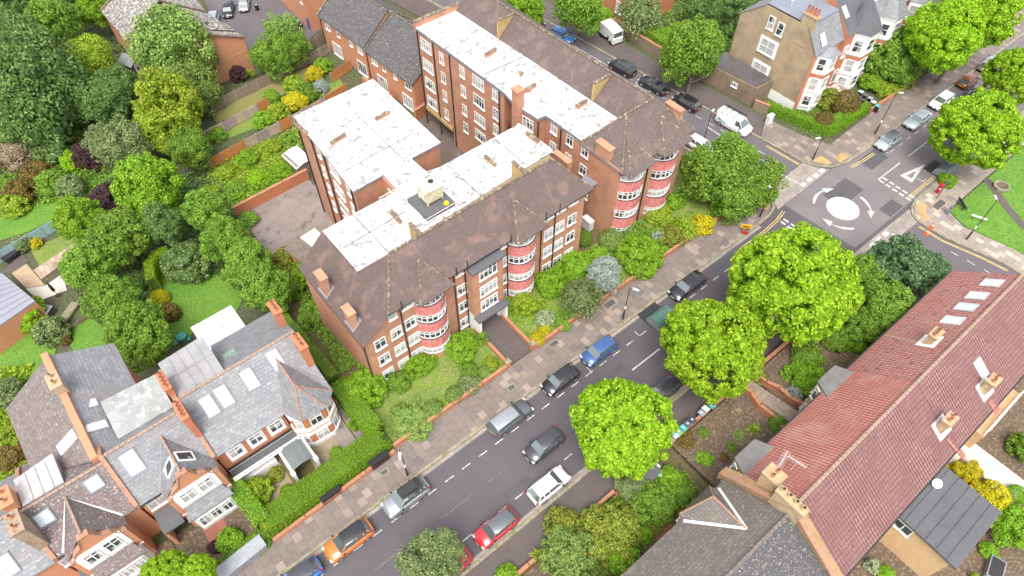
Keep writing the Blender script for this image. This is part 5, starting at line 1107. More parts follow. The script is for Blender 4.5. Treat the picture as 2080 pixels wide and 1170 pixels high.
LM = {
 'lime': leafmat('plane_tree_leaves', (.1, .21, .008), (.22, .4, .014), (.42, .6, .05), .35),
 'green': leafmat('mid_green_leaves', (.07, .15, .016), (.145, .27, .034), (.27, .43, .07), .3),
 'bright': leafmat('fresh_green_leaves', (.08, .18, .01), (.17, .34, .022), (.32, .5, .05), .3),
 'dark': leafmat('dark_green_leaves', (.055, .105, .028), (.11, .2, .055), (.21, .33, .11), .28),
 'bluedark': leafmat('blue_green_leaves', (.035, .08, .035), (.075, .15, .07), (.15, .26, .13), .2, tip=(.3, .45, .08)),
 'pale': leafmat('pale_green_leaves', (.07, .13, .025), (.17, .27, .065), (.31, .43, .13), .25),
 'greyg': leafmat('grey_green_leaves', (.06, .1, .035), (.145, .205, .085), (.28, .35, .16), .2),
 'blue': leafmat('blue_grey_needles', (.1, .13, .13), (.22, .28, .27), (.4, .47, .45), .15),
 'yellow': leafmat('golden_leaves', (.2, .22, .008), (.44, .42, .015), (.72, .62, .04), .3),
 'yelgreen': leafmat('yellow_green_leaves', (.1, .18, .012), (.22, .32, .025), (.4, .5, .065), .3),
 'purple': leafmat('purple_leaves', (.02, .01, .014), (.055, .026, .036), (.11, .055, .07), .15),
 'brown': leafmat('bronze_leaves', (.06, .055, .015), (.14, .11, .03), (.25, .17, .05), .2),
 'flower': leafmat('cream_flowered_leaves', (.05, .1, .03), (.1, .19, .05), (.2, .3, .1), .2, tip=(.6, .6, .42)),
 'white': leafmat('white_flowered_leaves', (.08, .13, .07), (.25, .32, .2), (.55, .6, .45), .2),
 'orange': leafmat('autumn_tinted_leaves', (.07, .11, .014), (.16, .22, .03), (.3, .34, .055), .2, tip=(.45, .22, .04)),
 'hedge': leafmat('clipped_hedge_leaves', (.08, .17, .008), (.135, .26, .012), (.21, .36, .02), .25),
 'twig': leafmat('dry_twigs', (.14, .11, .075), (.26, .22, .15), (.38, .33, .23), .1),
}
m_bark = M('bark', (.17, .13, .095), (.11, .085, .065), 5, c3=(.25, .21, .15), s3=7, t3=.6)
def crown_obj(parent, mesh, mat, loc, sc, name='crown', rz=None):
    o = bpy.data.objects.new(name, mesh); COL.objects.link(o)
    if len(mesh.materials) == 0: mesh.materials.append(None)
    o.material_slots[0].link = 'OBJECT'; o.material_slots[0].material = LM[mat]
    o.parent = parent; o.location = loc; o.scale = sc; o.rotation_euler = (0, 0, random.uniform(0, 6.28) if rz is None else rz); return o
def trunk_obj(parent, h, r, spread, name='trunk'):
    b = MB(); b.tube((0, 0, -.3), (0, 0, h*.6), r, 8, 0, r*.8)
    for k in range(5):
        a = k*1.26+random.uniform(-.3, .3); q = (math.cos(a)*spread*.55, math.sin(a)*spread*.55, h+spread*random.uniform(.1, .5)); b.tube((0, 0, h*.55), q, r*.55, 6, 0, r*.2)
        b.tube(q, (q[0]*1.5+random.uniform(-.4, .4), q[1]*1.5+random.uniform(-.4, .4), q[2]+spread*.3), r*.22, 5, 0, r*.07)
    b.tube((0, 0, h*.55), (0, 0, h+spread*.5), r*.7, 6, 0, r*.2)
    return b.build(name, m_bark, parent, uv=False, local=True)
def tree(label, px, py, rpx, hc, mat, asp=1.0, meshes=MID, name='tree', group=None, base=None, extra=(), cat='tree'):
    """crown centre at height hc above the ground, radius as surveyed; trunk under it"""
    x, y, z = PT(px, py, hc); g = tz(x, y); k = mpp(x, y, z); r = rpx*k*.87
    bx, by = (x, y) if base is None else PT(*base)[:2]
    t = thing(name, label, cat, (bx, by, g), 0, group)
    trunk_obj(t, max(.6, hc-r*asp*.55), max(.1, min(.32, r*.075)), r)
    crown_obj(t, random.choice(meshes), mat, (x-bx, y-by, hc), (r, r, r*asp))
    for (qx, qy, qr, qh) in extra:
        X, Y, Z = PT(qx, qy, qh); R_ = qr*mpp(X, Y, Z)*.94; crown_obj(t, random.choice(meshes), mat, (X-bx, Y-by, Z-g), (R_, R_, R_*asp))
    return t
def shrub(label, px, py, rpx, mat, asp=.8, meshes=SML, name='shrub', group=None, cat='shrub', dz=0, ry=1.0, rz=None, cz=.62):
    k = mpp(*PT(px, py, 1)); r = rpx*k; x, y, z = PT(px, py, dz+r*asp*cz)
    o = bpy.data.objects.new(name, random.choice(meshes)); COL.objects.link(o)
    me = o.data
    if len(me.materials) == 0: me.materials.append(None)
    o.material_slots[0].link = 'OBJECT'; o.material_slots[0].material = LM[mat]
    o.location = (x, y, z); o.scale = (r, r*ry, r*asp); o.rotation_euler = (0, 0, random.uniform(0, 6.28) if rz is None else rz)
    return tag(o, label, cat, group)
def hedge(label, pts, w, h, mat, dens=170, size=.07, name='hedge', wob=.12, dz=0):
    """clipped hedge along a line of ground points: leafy faces over a dense twiggy core"""
    cen, nr = [], []; b = MB()
    for (x0, y0), (x1, y1) in zip(pts, pts[1:]):
        L = math.hypot(x1-x0, y1-y0); ux, uy = (x1-x0)/L, (y1-y0)/L; nx_, ny_ = -uy, ux; E = L+w*.5
        n = int(E*(w+2*h)*dens)
        s = rng.uniform(-w*.25, L+w*.25, n); q = rng.uniform(0, w+2*h, n)
        for i in range(n):
            if q[i] < w: a, z, v = q[i]-w/2, h, (0, 0, 1)
            elif q[i] < w+h: a, z, v = w/2, q[i]-w, (nx_, ny_, .3)
            else: a, z, v = -w/2, q[i]-w-h, (-nx_, -ny_, .3)
            j = wob*math.sin(s[i]*1.7)*math.cos(s[i]*.6+1); a *= 1+j*.3; zz = z*(1+j*.35) if v[2] == 1 else z
            X, Y = x0+ux*s[i]+nx_*a, y0+uy*s[i]+ny_*a
            cen.append((X, Y, tz(X, Y)+dz+zz)); nr.append(v)
        m = max(1, int(L/2))
        for k in range(m):
            p = (x0+ux*L*k/m, y0+uy*L*k/m); e = (x0+ux*L*(k+1)/m, y0+uy*L*(k+1)/m); c = ((p[0]+e[0])/2, (p[1]+e[1])/2)
            b.obox(c, L/m+.02, w-.16, tz(*c)+dz-.1, tz(*c)+dz+h-.1, math.atan2(uy, ux))
    cen = np.array(cen)+rng.normal(size=(len(cen), 3))*.03; me = leafmesh('leaves', cen, np.array(nr)+rng.normal(size=(len(nr), 3))*.5, size)
    c0 = pts[0]; t = thing(name, label, 'hedge', (c0[0], c0[1], tz(*c0)))
    me.transform(Matrix.Translation((-c0[0], -c0[1], -tz(*c0)))); me.materials.append(LM[mat]); o = bpy.data.objects.new('leaves', me); COL.objects.link(o); o.parent = t
    b.build('stems', M('hedge_twigs', (.06, .12, .012), (.08, .15, .015)), t, uv=False); return t
def undergrowth(name, px, n, size, mat, hmax=.5, label=None):
    """rough growth nobody could count, over a piece of ground"""
    pts = [PT(*p)[:2] for p in px]; xs = [p[0] for p in pts]; ys = [p[1] for p in pts]; out = []
    def inside(x, y):
        c = False; j = len(pts)-1
        for i in range(len(pts)):
            if (pts[i][1] > y) != (pts[j][1] > y) and x < (pts[j][0]-pts[i][0])*(y-pts[i][1])/(pts[j][1]-pts[i][1])+pts[i][0]: c = not c
            j = i
        return c
    while len(out) < n:
        x, y = random.uniform(min(xs), max(xs)), random.uniform(min(ys), max(ys))
        if inside(x, y):
            hh = hmax*(.35+.65*abs(math.sin(x*.9+math.sin(y*.7)*2)*math.cos(y*1.1))); out.append((x, y, tz(x, y)+random.uniform(0, hh)))
    cen = np.array(out); me = leafmesh(name, cen, np.array([[0, 0, 1.0]]*n)+rng.normal(size=(n, 3))*.6, size); me.materials.append(LM[mat])
    o = bpy.data.objects.new(name, me); COL.objects.link(o); return tag(o, label, None, None, 'stuff')
GP = 'plane trees lining the streets'
# street planes; their crown heights come from where their trunks stand
tree('bright green plane tree nearest the camera, on the right kerb above the bins', 1265, 868, 112, 6.6, 'lime', .95, BIG, 'plane_tree', GP, (1290, 965))
tree('bright green plane tree above the garden steps, its trunk ringed by kerb setts', 1449, 706, 113, 6.8, 'lime', .95, BIG, 'plane_tree', GP, (1413, 795))
tree('largest bright green plane tree, on the kerb short of the mini roundabout', 1612, 574, 132, 8.2, 'lime', .95, BIG, 'plane_tree', GP, (1575, 675), ((1693, 605, 52, 6.5),))
tree('bright plane tree beside the red post box', 1985, 265, 88, 6.5, 'lime', .95, BIG, 'plane_tree', GP)
tree('bright plane tree cut by the right edge, above the one by the post box', 2065, 155, 62, 6.5, 'lime', 1, BIG, 'plane_tree', GP)
tree('bright plane tree with bare trunk by the brown car', 1915, 75, 78, 8, 'lime', 1, BIG, 'plane_tree', GP, (1903, 170), ((1990, 25, 70, 8.5),))
tree('drooping dense street tree over the parked black cars', 1403, 105, 62, 5.5, 'green', 1.25, LOO, 'street_tree', None, (1395, 190), cat='tree')
tree('spreading dark green tree in the corner garden of the long block', 1455, 352, 72, 4.2, 'green', .95, LOO, 'garden_tree', None, None, ((1535, 365, 52, 3.6), (1490, 400, 48, 2.6), (1490, 320, 45, 4.6)))
tree('feathery dark street tree by the blue car', 1180, 18, 50, 6, 'green', 1.1, LOO, 'street_tree', None, (1177, 75))
tree('fresh lime green tree rising behind the long roof', 1062, 20, 42, 6, 'bright', 1.1, MID, 'street_tree')
tree('weeping olive tree with bare twigs in front of brick house', 1300, 28, 48, 3.6, 'greyg', .9, WEE, 'weeping_tree')
tree('dark evergreen behind the yellow brick corner house', 1510, 15, 48, 3.5, 'dark', .9, MID, 'garden_tree')
tree('dark tree at top edge left of the corner house', 1425, 5, 40, 4, 'dark', .9, MID, 'garden_tree')
# trees of the rear gardens
RT = [(70, 150, 88, 8.5, 'dark', 1.2, LOO, 'huge dark green tree filling the upper left corner', ((60, 215, 80, 5.5), (25, 100, 60, 8), (130, 200, 45, 5))),
 (105, 45, 52, 7, 'green', 1, MID, 'olive green tree above the golden tree', ()), (30, 5, 50, 7, 'dark', 1, MID, 'dark tree cut by the top left corner', ()), (185, 20, 38, 5, 'bright', 1, MID, 'fresh green tree left of the grey house roof', ()),
 (120, 0, 42, 6, 'dark', 1, MID, 'dark tree at top edge behind the olive one', ()), (187, 122, 50, 5, 'yelgreen', 1, LOO, 'golden green tree left of the little shed', ()), (352, 98, 78, 7, 'pale', 1.15, LOO, 'big pale green tree in front of the grey house', ((372, 160, 55, 4.5), (410, 190, 34, 3))),
 (205, 205, 50, 4.5, 'dark', 1, LOO, 'dark open tree below the golden tree', ((235, 175, 38, 4.5),)), (343, 215, 74, 6.5, 'yelgreen', 1.05, MID, 'yellow-green rounded tree in the middle of the gardens', ((330, 265, 55, 4),)), (255, 300, 58, 4.5, 'greyg', .95, LOO, 'grey-green shrubby tree beside the purple bush', ((215, 285, 35, 4),)),
 (303, 375, 65, 6, 'bright', 1.1, MID, 'bright dense round tree between purple bush and courtyard', ((310, 430, 50, 4),)), (385, 300, 42, 4, 'green', 1, LOO, 'loose mid green tree beside the orange fence', ()), (160, 442, 52, 4.5, 'bright', .95, MID, 'bright rounded tree by the end of the blue fence', ()),
 (245, 483, 62, 5, 'green', 1, MID, 'mid green tree heading the left hand avenue of pleached trees', ()), (325, 455, 48, 4.5, 'dark', 1, MID, 'dark tree behind the curved clipped hedge', ()), (420, 430, 50, 5, 'green', 1, MID, 'first tree of the row beside the concrete yard', ()), (458, 487, 50, 5, 'green', 1, MID, 'second tree of the row beside the concrete yard', ()),
 (505, 535, 55, 5, 'green', 1, MID, 'third tree of the row beside the concrete yard', ()), (540, 585, 55, 5, 'green', 1, MID, 'last tree of the row, nearest the apartment block gable', ()), (185, 541, 58, 5, 'green', 1, MID, 'tree overhanging the pale patio', ()), (232, 610, 55, 5, 'green', 1, MID, 'tree next to the dark clipped ball', ()),
 (270, 665, 58, 5, 'green', 1, MID, 'leafy tree by the golden clipped bush', ()), (292, 702, 55, 4.5, 'green', .95, MID, 'tree touching the slate house roofs', ()), (575, 65, 36, 4.5, 'pale', 1.2, LOO, 'pale feathery tree by the car park', ()), (553, 112, 46, 3.5, 'green', .95, LOO, 'green tree against the wooden fence by the blank gable', ((590, 100, 35, 3.2),))]
for (x, y, r, h, m, a, ms, lab, ex) in RT: tree(lab, x, y, r, h, m, a, ms, 'garden_tree', 'trees of the rear gardens', None, ex)
tree('dark blue-green tree with pale new tips beside the side road', 1825, 535, 68, 4, 'bluedark', .9, MID, 'garden_tree', None, None, ((1880, 545, 42, 3.5),)); tree('dense green tree against the red tiled roof', 1795, 622, 62, 3.6, 'green', .9, MID, 'garden_tree', None, None, ((1755, 560, 45, 3), (1760, 660, 40, 2.5)))
tree('grey-green photinia tree at the bottom edge over the red car', 872, 1145, 62, 3.8, 'greyg', .9, LOO, 'garden_tree', None, None, ((905, 1110, 35, 4),)); tree('lime green tree at the bottom edge below the terrace', 335, 1168, 52, 4.5, 'lime', .9, BIG, 'plane_tree', GP, None, ((400, 1165, 40, 4),))
tree('weeping olive-green tree in the apartment block garden', 1180, 603, 46, 2.6, 'greyg', .9, WEE, 'weeping_tree'); tree('silver blue conifer beside the weeping tree', 1228, 556, 38, 2.6, 'blue', .9, LOO, 'conifer')
# shrubs: (px, py, r, leaves, aspect, meshes, label)
G1 = 'shrubs of the apartment block gardens'
SH = [(937, 706, 32, 'bright', .85, MID, 'big rounded bush at the foot of the first pink bay', G1), (850, 742, 30, 'bright', .7, MID, 'mounded bush under the ground floor windows', G1), (812, 775, 24, 'green', .85, SML, 'dark bush at the corner of the front wall', G1), (743, 785, 44, 'bright', .75, MID, 'broad leafy bush where hedge meets apartment block', G1),
 (997, 740, 17, 'yelgreen', .8, SML, 'yellow-green bush at driveway wall', G1), (985, 757, 15, 'pale', .9, BAL, 'clipped pale ball nearest the driveway', G1), (953, 753, 19, 'green', .9, SML, 'upright green bush on the front lawn', G1), (923, 802, 19, 'pale', .9, BAL, 'clipped pale ball in the middle of the wall', G1), (881, 830, 20, 'pale', .9, BAL, 'clipped pale ball nearest the spreading mound', G1), (952, 782, 22, 'greyg', .7, SML, 'bluish bush between two clipped balls', G1), (838, 855, 42, 'pale', .38, MID, 'spreading pale green mound by the street wall', G1), (812, 838, 20, 'pale', .8, SML, 'pale variegated bush above the spreading mound', G1),
 (980, 690, 24, 'green', .8, SPK, 'arching fern-like clump beside driveway wall', G1), (1027, 622, 17, 'bright', 1.3, MID, 'ivy-like bush at the entrance porch', G1), (1066, 620, 28, 'yelgreen', .85, MID, 'round yellow-green bush right of the entrance', G1), (1120, 575, 32, 'bright', 1.0, MID, 'tall lime bush at foot of the second bay', G1), (1162, 540, 36, 'bright', .7, MID, 'spreading bush under the right hand windows', G1), (1106, 648, 20, 'white', .9, SML, 'white flowering bush on small lawn', G1), (1092, 688, 17, 'yellow', .9, BAL, 'golden clipped ball nearest the wall corner', G1), (1106, 672, 13, 'yellow', .9, BAL, 'smaller golden ball behind the first', G1),
 (1140, 655, 22, 'green', .5, SML, 'low green bush along the wall under the weeping tree', G1), (1186, 485, 16, 'green', 1.3, BAL, 'clipped cylinder between both apartment blocks', G1), (1242, 489, 26, 'pale', .9, BAL, 'big clipped pale dome before the long block', G1), (1290, 475, 28, 'green', .8, BAL, 'clipped green mound below the pink bay', G1), (1340, 438, 28, 'yelgreen', .6, SML, 'bright yellow-green low bush under right bay', G1), (1300, 520, 46, 'bright', .65, MID, 'sprawling bush along the street wall', G1), (1340, 484, 17, 'blue', .8, SML, 'blue-grey bush amid yellow flowers', G1), (1365, 480, 26, 'orange', .8, SML, 'yellow flecked bush with orange blooms', G1), (1392, 466, 26, 'yelgreen', .8, SML, 'yellow-flowered bush along wall', G1), (1426, 457, 25, 'yellow', .7, SML, 'golden bush at the street corner wall', G1), (1370, 410, 20, 'bright', .8, SML, 'small bush at long block corner', G1), (1405, 335, 24, 'green', 1, SML, 'bush behind the corner garden tree', G1), (1432, 398, 15, 'purple', .8, SML, 'dark red bush under corner tree', G1), (1215, 520, 24, 'bright', .6, SML, 'low bush beside the clipped dome', G1),
 (683, 920, 14, 'bright', .9, BAL, 'small clipped ball in the gravel front garden', None), (583, 997, 14, 'bright', .9, BAL, 'second little ball on gravel, near long hedge', None), (560, 965, 17, 'orange', .7, SML, 'bronze-tinted bush beside the glazed porch', None), (468, 1098, 27, 'bright', .8, SML, 'leafy bush beside red tiled path', None), (438, 1110, 15, 'purple', .7, SML, 'purple bush on the tiled path', None), (520, 1105, 26, 'green', .7, SML, 'bush behind grey lean-to by street wall', None), (522, 1000, 32, 'yelgreen', .9, MID, 'yellow-green bush at end of the tall hedge', None), (540, 1050, 26, 'yellow', .7, SML, 'golden patch of bush beside long hedge', None),
 (1718, 212, 27, 'brown', 1.1, BAL, 'clipped bronze-green dome in corner house garden', None), (1672, 248, 19, 'brown', 1.2, BAL, 'brown tinged clipped cone by corner house', None), (1682, 203, 24, 'orange', .9, SML, 'orange-flecked bush at corner house bay', None), (1705, 245, 20, 'green', .6, SML, 'low green bush inside corner hedge', None), (1770, 168, 24, 'bright', .7, SML, 'lime bush by the pale steps', None), (1800, 182, 22, 'yelgreen', .6, SML, 'yellowish bush at front wall beyond bins', None), (1925, 367, 17, 'bright', .9, SML, 'small bush at the foot of post box plane tree', None), (1812, 120, 62, 'green', .9, MID, 'dense tall evergreen mass before white-fronted house', None), (1850, 90, 45, 'dark', 1, MID, 'dark evergreen mass under plane tree', None), (1380, 68, 28, 'bright', .7, SML, 'bush on the garden lawn by willowy tree', None), (1225, 40, 26, 'bright', .8, SML, 'lime bush behind white lorry', None), (1560, 60, 30, 'green', .7, SML, 'bush in back garden of corner house', None), (1500, 60, 28, 'dark', .7, SML, 'dark bush beyond garage roof', None),
 (1700, 688, 30, 'green', .9, MID, 'dark bush beside the grey bay roof', None), (1735, 690, 28, 'bright', 1, MID, 'bright bush next to grey bay roof', None), (1640, 722, 32, 'green', .7, SML, 'round bush in upper bare-earth garden', None), (1637, 768, 38, 'bright', .65, MID, 'broad bush in upper bare-earth garden', None), (1612, 800, 18, 'blue', .8, SML, 'small silvery bush above the garden steps', None), (1578, 860, 20, 'green', .9, SML, 'bush at foot of garden steps', None), (1545, 770, 14, 'bright', .8, SML, 'little bush on steps wall', None),
 (1427, 880, 13, 'green', .9, BAL, 'small clipped ball on bare earth near bins', None), (1392, 893, 22, 'brown', .6, SML, 'straggly bush behind the bins', None), (1500, 885, 13, 'pale', .8, SML, 'pale tuft on bare earth', None), (1530, 872, 21, 'yelgreen', .7, SPK, 'spiky fern on bare earth', None), (1484, 910, 13, 'green', .8, SML, 'small bush near octagonal bay roof', None), (1470, 930, 12, 'brown', .8, SML, 'brownish tuft near octagonal bay roof', None), (1495, 838, 18, 'twig', .6, SPK, 'dry straw-coloured grass clump', None), (1430, 935, 20, 'bright', .5, SML, 'grassy tuft along garden path', None),
 (1330, 1022, 44, 'green', .7, MID, 'spreading bush before the dark slate house', None), (1362, 980, 32, 'bright', .7, SML, 'green bush beside brown garden path', None), (1283, 985, 34, 'greyg', .6, MID, 'grey-green bush near storage box', None), (1385, 1010, 25, 'green', .8, SML, 'bush touching the hipped gable', None), (1240, 1085, 58, 'orange', .7, MID, 'rust-tinted bush mass in the lower garden', None), (1140, 1065, 36, 'orange', .8, SML, 'orange-green bush by footway', None), (1155, 1130, 56, 'pale', .8, MID, 'pale silvery bush at lower garden corner', None), (1270, 1140, 38, 'bright', .8, SML, 'bright bush at bottom edge by dark roof', None), (1095, 1130, 26, 'yelgreen', .9, SPK, 'spiky cordyline at footway edge', None), (1305, 1085, 20, 'bright', .8, SML, 'bush at tiled path end', None), (1030, 1172, 26, 'bright', .7, SML, 'bush peeping over bottom edge', None),
 (1960, 965, 30, 'yellow', .9, MID, 'golden bush beside dark flat roof', None), (2005, 1015, 40, 'yellow', .9, MID, 'larger golden bush behind dark flat roof', None), (2060, 1070, 46, 'bright', .9, MID, 'green bush at right edge below golden bushes', None), (2066, 1004, 20, 'bright', .9, BAL, 'clipped green ball at right edge', None), (2080, 910, 30, 'green', 1, SML, 'bush at right edge by timber fence', None),
 (89, 268, 19, 'purple', .9, SML, 'small dark purple bush below the huge tree', None), (38, 255, 26, 'yelgreen', .8, SML, 'yellow-green bush below the huge tree', None), (27, 312, 40, 'twig', .8, LOO, 'bare twiggy dead bush at left edge', None), (180, 318, 30, 'purple', 1, MID, 'upright purple bush beside lime bush', None), (150, 328, 24, 'lime', .9, SML, 'lime bush in front of purple one', None), (103, 308, 34, 'flower', .7, SML, 'white-flecked bush in wild border', None), (226, 402, 38, 'purple', .8, MID, 'wide dark purple bush at lawn end', None), (145, 383, 28, 'greyg', .9, SML, 'grey-green bush on lawn edge', None), (40, 392, 30, 'brown', .8, SML, 'olive-brown bush on left lawn', None), (28, 420, 28, 'yelgreen', .7, SML, 'yellowish bush at left lawn border', None), (105, 372, 32, 'green', .7, SML, 'mid green bush behind left lawn', None), (75, 350, 30, 'brown', .6, SML, 'rough brownish bush on wild border', None), (45, 495, 20, 'greyg', .9, SML, 'grey bush on blue fence', None), (72, 495, 13, 'yellow', .8, SML, 'little golden bush on blue fence', None),
 (380, 535, 45, 'flower', .8, MID, 'cream-flowered bush beside curved hedge', None), (273, 573, 27, 'dark', .85, BAL, 'dark clipped ball on garden path', None), (325, 606, 19, 'yellow', 1, BAL, 'golden clipped bush on round lawn', None), (340, 635, 24, 'brown', .8, SML, 'bronze bush in front of golden one', None), (52, 640, 38, 'lime', .9, MID, 'lime bush by grey extension roof', None), (105, 675, 32, 'greyg', .9, SML, 'straggly grey-green bush by lawn', None), (133, 690, 13, 'brown', .8, SML, 'small bronze bush beside lawn', None), (578, 532, 30, 'orange', .8, SML, 'rusty bush at yard gable corner', None), (622, 558, 26, 'bright', 1, MID, 'lime bush against the brown tiled gable', None), (635, 645, 30, 'green', .9, MID, 'dark bush in the side passage', None), (592, 590, 24, 'green', .8, SML, 'bush at end of pleached row', None),
 (552, 198, 17, 'bright', 1, BAL, 'green clipped ball in narrow garden', None), (598, 176, 22, 'yelgreen', 1, SML, 'yellow-green bush in narrow garden', None), (640, 152, 18, 'yellow', .9, SML, 'golden bush nearest mews patio', None), (600, 206, 25, 'yellow', .8, SML, 'golden bush at white roof corner', None), (565, 232, 24, 'yelgreen', .8, SML, 'pale yellowish bush against fence', None), (655, 135, 18, 'bright', .8, SML, 'green bush by mews patio door', None), (620, 190, 24, 'green', .9, SML, 'mid green bush between golden ones', None), (652, 176, 15, 'blue', 1, SML, 'blue-grey little conifer in narrow garden', None), (534, 245, 22, 'bright', .7, SML, 'lush bush along orange fence', None), (484, 152, 17, 'purple', 1, SML, 'purple bush at foot of blank gable', None), (508, 152, 17, 'yelgreen', .9, SPK, 'spiky yucca by blank gable', None), (440, 275, 20, 'green', .7, SML, 'weedy bush at pale fence end', None),
 (455, 352, 20, 'yelgreen', .6, SML, 'yellowish weeds in rough plot', None), (500, 325, 24, 'bright', .6, SML, 'lush weeds in rough plot centre', None), (548, 300, 22, 'yelgreen', .6, SML, 'tall weeds in rough plot by white roof', None), (585, 285, 18, 'green', .6, SML, 'weeds at rough plot corner', None), (520, 360, 20, 'lime', .5, SML, 'bright weeds on middle of lower plot', None), (575, 345, 24, 'bright', .6, SML, 'bush of weeds beside rear wing', None), (480, 385, 20, 'green', .6, SML, 'weeds near yard wall head', None), (1772, 1150, 16, 'white', .7, SML, 'pale flowering bush in passage beside dark slate house', None), (1800, 1165, 18, 'bright', .7, SML, 'green bush in passage beside dark slate house', None), (1880, 1135, 14, 'orange', .7, SML, 'flowering tub plants behind dark flat roof', None), (2010, 1120, 20, 'bright', .6, SML, 'low green bush on lower right lawn', None), (20, 880, 36, 'yelgreen', .8, MID, 'yellow-green bush left of brown slate roof', None), (25, 930, 30, 'brown', .8, SML, 'rusty green bush left of brown slate roof', None), (10, 800, 34, 'greyg', .8, SML, 'grass-like bush at left edge', None), (420, 400, 28, 'yelgreen', .6, SML, 'weedy clump at head of yard wall', None), (505, 445, 20, 'green', .6, SML, 'weeds inside yard wall', None), (690, 470, 16, 'bright', 1, SML, 'plant growing at foot of rear wing', None)]
for (x, y, r, m, a, ms, lab, gr) in SH: shrub(lab, x, y, r, m, a, ms, 'clipped_bush' if ms is BAL else 'shrub', gr)
# hedges
hedge('long clipped bright hedge along street wall of corner-turret house', [(7.7, 28.75), (-4.0, 28.4)], 2.1, 1.95, 'hedge'); hedge('clipped hedge running back between turret house and apartment block', [(7.6, 35.8), (7.8, 29.9)], 1.8, 2.0, 'hedge')
hedge('tall dark hedge between gravel garden and gabled house', [(-4.2, 28.6), (-4.6, 33.4)], 1.4, 2.3, 'bright'); hedge('narrow overgrown hedge along side passage', [(7.6, 37), (7.6, 52)], 1.1, 2.2, 'green')
hedge('clipped lime hedge wrapping round the corner house garden', [(75.4, 37.0), (77.2, 30.2), (78.2, 28.6), (85.8, 28.5)], 1.1, 1.3, 'hedge'); hedge('bright laurel hedge above stone wall across side street', [(74.6, 54.5), (75.2, 61.5)], 2.6, 2.4, 'bright')
hc = [PT(*p)[:2] for p in ((322, 590), (318, 560), (330, 540), (352, 532))]; hedge('curved clipped screen hedge on round lawn', hc, 1.0, 2.4, 'lime')
hedge('hedge bordering the street above the lower left gardens', [(-4.6, 27.9), (-9, 27.8)], .9, 1.1, 'green')
# wild growth
undergrowth('wild_growth', [(-30, 230), (130, 200), (240, 330), (200, 380), (60, 430), (-30, 440)], 9000, .2, 'green', .9, 'wild mixed growth below the huge dark tree'); undergrowth('wild_growth', [(425, 335), (605, 262), (622, 335), (480, 400), (420, 385)], 4500, .16, 'yelgreen', .8, 'lush weeds in rough plot beside rear wing'); undergrowth('wild_growth', [(450, 390), (600, 320), (625, 362), (480, 430)], 3000, .17, 'bright', .8, 'weeds along brick yard wall')
undergrowth('wild_growth', [(230, 420), (440, 330), (560, 560), (600, 660), (520, 620), (330, 480)], 6000, .2, 'dark', .8, 'shaded plants under the row of trees'); undergrowth('wild_growth', [(-60, -60), (400, -60), (240, 60), (300, 200), (250, 340), (100, 200), (-60, 180)], 11000, .24, 'dark', 1.2, 'shaded growth under the upper left trees'); undergrowth('wild_growth', [(130, 560), (260, 480), (320, 560), (300, 720), (250, 720)], 4000, .2, 'dark', .8, 'shaded plants under the left avenue')
undergrowth('wild_growth', [(1040, -60), (1500, -60), (1590, 60), (1480, 130), (1330, 100), (1230, 70)], 9000, .2, 'green', .8, 'mixed garden growth beyond the side street'); undergrowth('wild_growth', [(1690, 560), (1930, 540), (1780, 760), (1680, 700)], 5000, .18, 'dark', .8, 'shaded plants below the side-road trees'); undergrowth('wild_growth', [(1180, 1040), (1390, 960), (1420, 1000), (1250, 1180), (1130, 1180)], 5000, .16, 'green', .7, 'mixed plants in front of dark slate house'); undergrowth('wild_growth', [(-60, 760), (70, 740), (20, 840), (60, 960), (0, 1000), (-60, 1000)], 4000, .2, 'yelgreen', .9, 'rough growth left of brown slate roof')
undergrowth('wild_growth', [(1560, 215), (1660, 290), (1760, 230), (1720, 190), (1640, 200)], 2200, .14, 'green', .4, 'ground plants inside corner house hedge'); undergrowth('wild_growth', [(600, 600), (640, 590), (740, 740), (690, 760)], 2200, .15, 'green', .5, 'weeds in side passage')
undergrowth('wild_growth', [(1030, 640), (1060, 680), (1260, 590), (1230, 540), (1130, 570)], 3800, .12, 'bright', .55, 'mixed bedding plants right of the entrance drive'); undergrowth('wild_growth', [(1190, 520), (1250, 560), (1440, 450), (1400, 430), (1290, 480)], 4200, .12, 'green', .5, 'mixed bedding plants in front of the long block'); undergrowth('wild_growth', [(800, 780), (900, 745), (960, 700), (1000, 700), (1030, 735), (960, 790), (830, 800)], 1500, .1, 'bright', .25, 'low plants round the left front lawn')
undergrowth('wild_growth', [(1380, 880), (1560, 790), (1590, 840), (1480, 940)], 900, .1, 'yelgreen', .25, 'sparse weeds on bare front garden'); undergrowth('wild_growth', [(1260, 590), (1450, 440), (1440, 425), (1240, 550)], 3500, .12, 'bright', .5, 'low bedding plants along the apartment wall'); undergrowth('wild_growth', [(800, 900), (1030, 735), (1015, 715), (900, 800)], 2500, .11, 'bright', .4, 'bedding plants along the left street wall'); undergrowth('wild_growth', [(1060, 680), (1250, 590), (1240, 570), (1080, 650)], 2200, .12, 'green', .5, 'bedding plants beneath weeping tree')

undergrowth('wild_growth', [(-420, -40), (-40, -40), (-40, 430), (-420, 560)], 6000, .26, 'green', .9, 'rough growth left of the huge dark tree'); undergrowth('wild_growth', [(-420, 560), (-90, 500), (-90, 560), (-60, 700), (-40, 760), (-420, 1000)], 4000, .22, 'bright', .6, 'rough growth left of grey roofed extension')
